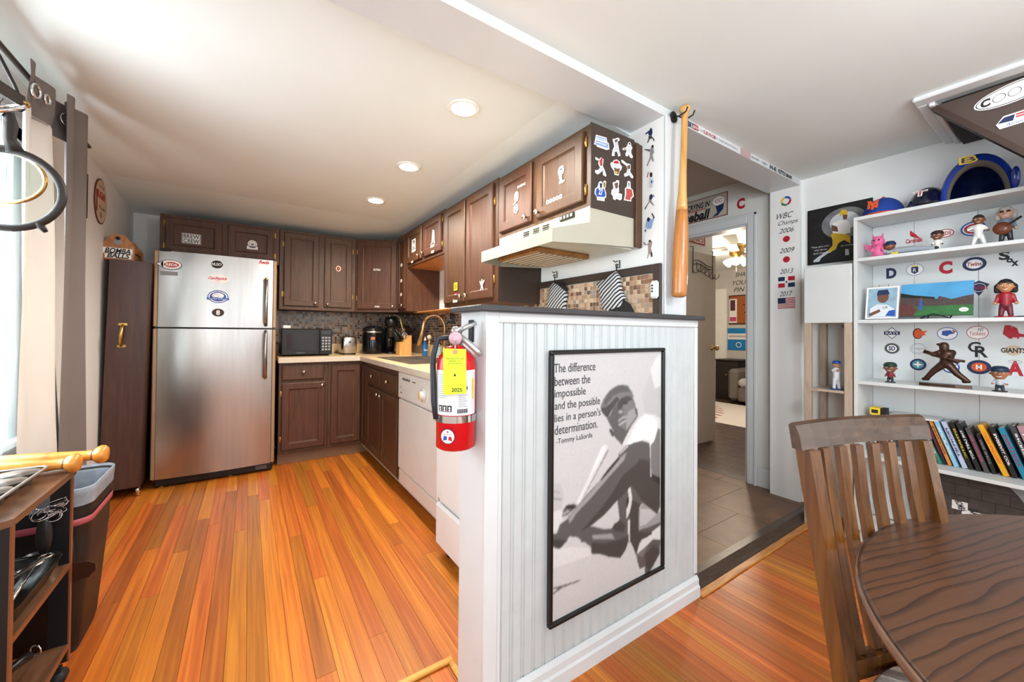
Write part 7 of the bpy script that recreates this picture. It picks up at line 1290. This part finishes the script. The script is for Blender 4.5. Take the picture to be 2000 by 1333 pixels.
tool('steel_peeler', 'short steel peeler lying in the cart tray', (-.66, 1.60, z0 + .034), (-.64, 1.78, z0 + .034), .008, STEEL)
tool('white_label_tool', 'white handled tool lying in the cart tray', (-.565, 1.70, z0 + .048), (-.58, 1.80, z0 + .048), .010, WHITE)
tool('black_tongs', 'black handled tongs beside the steel ones in the cart tray', (-.56, 1.575, z0 + .064), (-.60, 1.82, z0 + .060), .009, BLACK, True)
tool('steel_whisk', 'long steel whisk handle lying across the cart tray edge', (-.515, 1.60, z0 + .066), (-.53, 1.80, z0 + .070), .005, CHROME)
# wire whisk, spatula and knife block magnets on the inner far panel
yq_ = ky1 - .0185
t = thing('steel_scourer', 'curly steel wire brush hanging inside the cart far panel', 'brush', (-.53, yq_ - .01, .58)); b = B(); random.seed(5)
for k in range(16):
    c_ = V((-.555 + random.random() * .05, yq_ - .02 - random.random() * .02, .565 + random.random() * .05)); a0 = random.random() * 6; b.tube(arc(c_, .012 + random.random() * .008, a0, a0 + 3.5, 8, V((random.random() - .5, .3, random.random())).normalized(), V((1, .2, random.random() - .5)).normalized()), .0011, CHROME, 5)
b.build('wire', t, 'stuff'); b = B(); b.tube([(-.57, yq_ - .012, .60), (-.66, yq_ - .012, .585)], .002, CHROME, 6); b.build('stem', t)
t = thing('black_scoop', 'black oval scoop hanging inside the cart below the wire brush', 'scoop', (-.55, yq_ - .02, .48)); b = B(); b.ball((-.545, yq_ - .022, .505), (.020, .012, .062), mat('scoop_black', '#22201f', .35), 14); b.build('bowl', t); b = B(); b.tube([(-.545, yq_ - .02, .445), (-.55, yq_ - .02, .425)], .006, CTE, 6); b.build('handle', t)
t = thing('pizza_cutter', 'round steel blade cutter hanging inside the cart', 'cutter', (-.56, yq_ - .02, .42)); b = B(); b.lathe([(.002, 0), (.05, 0), (.05, .003), (.002, .003)], (-.565, yq_ - .016, .405), mat('blade', '#77706c', .3, .8), Y, 24); b.build('blade', t)
# dark spatula hanging on the outer side of the far panel
t = thing('wide_spatula', 'wide dark spatula hanging on the outside of the cart', 'spatula', (-.455, ky1 + .01, .33)); F = fr((-.465, ky1 + .012, .335), '-y'); b = B(); b.poly([(-.045, -.03), (.012, -.02), (.030, .0), (.028, .022), (.012, .034), (-.03, .042), (-.045, .05)], F, mat('spatula_dark', '#3b2016', .25), -.003, .006); b.build('blade', t); b = B(); b.tube([(-.492, ky1 + .012, .37), (-.497, ky1 + .012, .45)], .005, MBLACK, 6); b.build('handle', t)
# pan and tube on the bottom shelf
t = thing('small_pan', 'dark round pan on the bottom shelf of the cart', 'pan', (-.64, 1.66, .1195)); b = B(); b.lathe([(.002, .004), (.09, .004), (.105, .05), (.109, .052), (.109, .046), (.094, 0)], (-.66, 1.66, .1195), mat('pan_dark', '#3a332d', .35, .4), n=28); b.build('bowl', t); b = B(); b.tube([(-.60, 1.745, .165), (-.565, 1.80, .175), (-.545, 1.83, .178)], [.010, .012, .013], BLACK, 8); b.build('handle', t)
b = B(); b.tube(arc((-.538, 1.845, .178), .016, 0, 2 * math.pi, 16, (X * .8 - Y * .5).normalized(), Z)[:-1], .0025, CHROME, 6, True); b.build('handle_ring', t)
# ================================================================ trash bin with liner
BIN = mat('bin_black', '#1b1c1e', .5, var=.1); t = thing('trash_bin', 'tall dark trash bin with bag liner beside the cart', 'bin', (-.65, 2.19, 0))
bcx, bcy = -.632, 2.20
def binr(s_, z_): return rr(bcx + .004 * s_, bcy, .25 + .08 * s_, .27 + .08 * s_, .05, z_, 5)
b = B(); b.rings([binr(s_, z_) for s_, z_ in ((-.05, 0), (0, .01), (.85, .56), (.9, .60), (.80, .598), (.70, .40), (.1, .03))], BIN, caps=(1, 1)); b.build('body', t)
b = B(); b.rings([binr(s_, z_) for s_, z_ in ((.90, .545), (.955, .585), (.975, .606), (.90, .609), (.74, .58), (.66, .50))], mat('bag_plastic', '#a9b4c2', .25, var=.15, vs=30, alpha=.72), caps=(0, 0)); b.build('liner', t)
b = B(); b.rings([binr(s_, z_) for s_, z_ in ((.80, .475), (.86, .477), (.88, .495), (.84, .499))], mat('bag_band', '#b65a66', .4, var=.1), caps=(0, 0)); b.build('band', t)
# ================================================================ hanging pot rack at the upper left
t = thing('pot_rack', 'dark iron pot rack bar hanging before the window', 'rack', (-.60, 1.7, 1.85)); IRON = mat('iron', '#33302e', .45, .5, var=.15)
p0 = P(0, 172, y=1.70); p1 = P(44, 200, y=1.80); d_ = (p1 - p0).normalized()
b = B(); a_ = p0 - d_ * .35; nn_ = d_.cross(Z).normalized()
b.add([a_ - Z * .018, p1 - Z * .018, p1 + Z * .018, a_ + Z * .018] + [q_ + nn_ * .006 for q_ in (a_ - Z * .018, p1 - Z * .018, p1 + Z * .018, a_ + Z * .018)], [(3, 2, 1, 0), (4, 5, 6, 7), (0, 1, 5, 4), (1, 2, 6, 5), (2, 3, 7, 6), (3, 0, 4, 7)], IRON); b.build('bar', t)
b = B(); b.tube([p1 + V((0, 0, -.01)), p1 + V((-.02, .01, .05)), P(0, 112, y=1.72), P(-30, 60, y=1.70), V((P(-30, 60, y=1.70).x, 1.70, ZK))], .005, IRON, 8); b.build('hanger', t); b = B(); b.cyl(p1 - d_ * .01, p1 + d_ * .018, .007, BRASS, n=10); b.ball(p1 + d_ * .02, .009, BRASS, 8); b.build('bolt', t)
b = B(); c_ = P(4, 212, y=1.75); b.tube(arc(c_, .045, 0, 2 * math.pi, 22, CAM_R, (CAM_U * .62 + CAM_F * .78))[:-1], .006, CHROME, 8, True); b.build('ring', t); b = B(); b.tube([c_ + V((.0, 0, .03)), c_ + V((-.012, 0, .0)), c_ + V((0, 0, -.018)), c_ + V((.012, 0, -.0))], .004, CHROME, 6); b.build('hook', t)
view_n = (V((0, 0, CAM_H)) - P(15, 360, y=1.76)); view_n.z = 0; view_n.normalize(); uu = Z.cross(view_n).normalized()
t = thing('skillet_lid', 'black rimmed glass lid with long handle hanging from the rack', 'lid', P(12, 455, y=1.76)); c_ = P(8, 368, y=1.76); R_ = .118
uq = (uu * .92 + view_n * .38).normalized()
b = B(); b.tube(arc(c_, R_, 0, 2 * math.pi, 40, uq, Z * .97)[:-1], .0105, IRON, 10, True); b.build('rim', t); nrm = uq.cross(Z).normalized()
b = B(); vs = arc(c_, R_ - .006, 0, 2 * math.pi, 40, uq, Z * .97)[:-1]; b.add([p - nrm * .001 for p in vs] + [p + nrm * .001 for p in vs], [list(range(40)), list(range(40, 80))[::-1]], mat('lid_glass', '#eef6f4', .03, trans=1., var=0, ior=1.1)); b.build('glass', t)
b = B(); hh = c_ + Z * (R_ * .97); b.tube([hh + uq * .02 - Z * .004, hh + uq * .008 + Z * .03, hh + uq * .010 + Z * .07, hh + uq * .004 + Z * .12], [.020, .014, .016, .010], IRON, 8); b.build('handle', t); b = B(); a_ = -.95; sp_ = c_ + uq * (R_ * math.cos(a_)) + Z * (R_ * .97 * math.sin(a_)); b.tube([sp_, sp_ + uq * .016 - Z * .022], [.012, .006], IRON, 8); b.build('spout', t)
t = thing('copper_lid', 'thin copper rimmed lid hanging behind the glass lid', 'lid', P(10, 380, y=2.0)); c2_ = P(2, 345, y=1.98); b = B(); b.tube(arc(c2_, .105, 0, 2 * math.pi, 36, (uu * .85 + view_n * .5).normalized(), Z * .8 + view_n * .0)[:-1], .006, mat('copper', '#b98a55', .25, .9, var=.1), 8, True); b.build('rim', t)
b = B(); vs = arc(c2_, .10, 0, 2 * math.pi, 36, (uu * .85 + view_n * .5).normalized(), Z * .8)[:-1]; b.add(vs + [p + view_n * .003 for p in vs], [list(range(36))[::-1], list(range(36, 72))], mat('lid_glass', '')); b.build('glass', t)
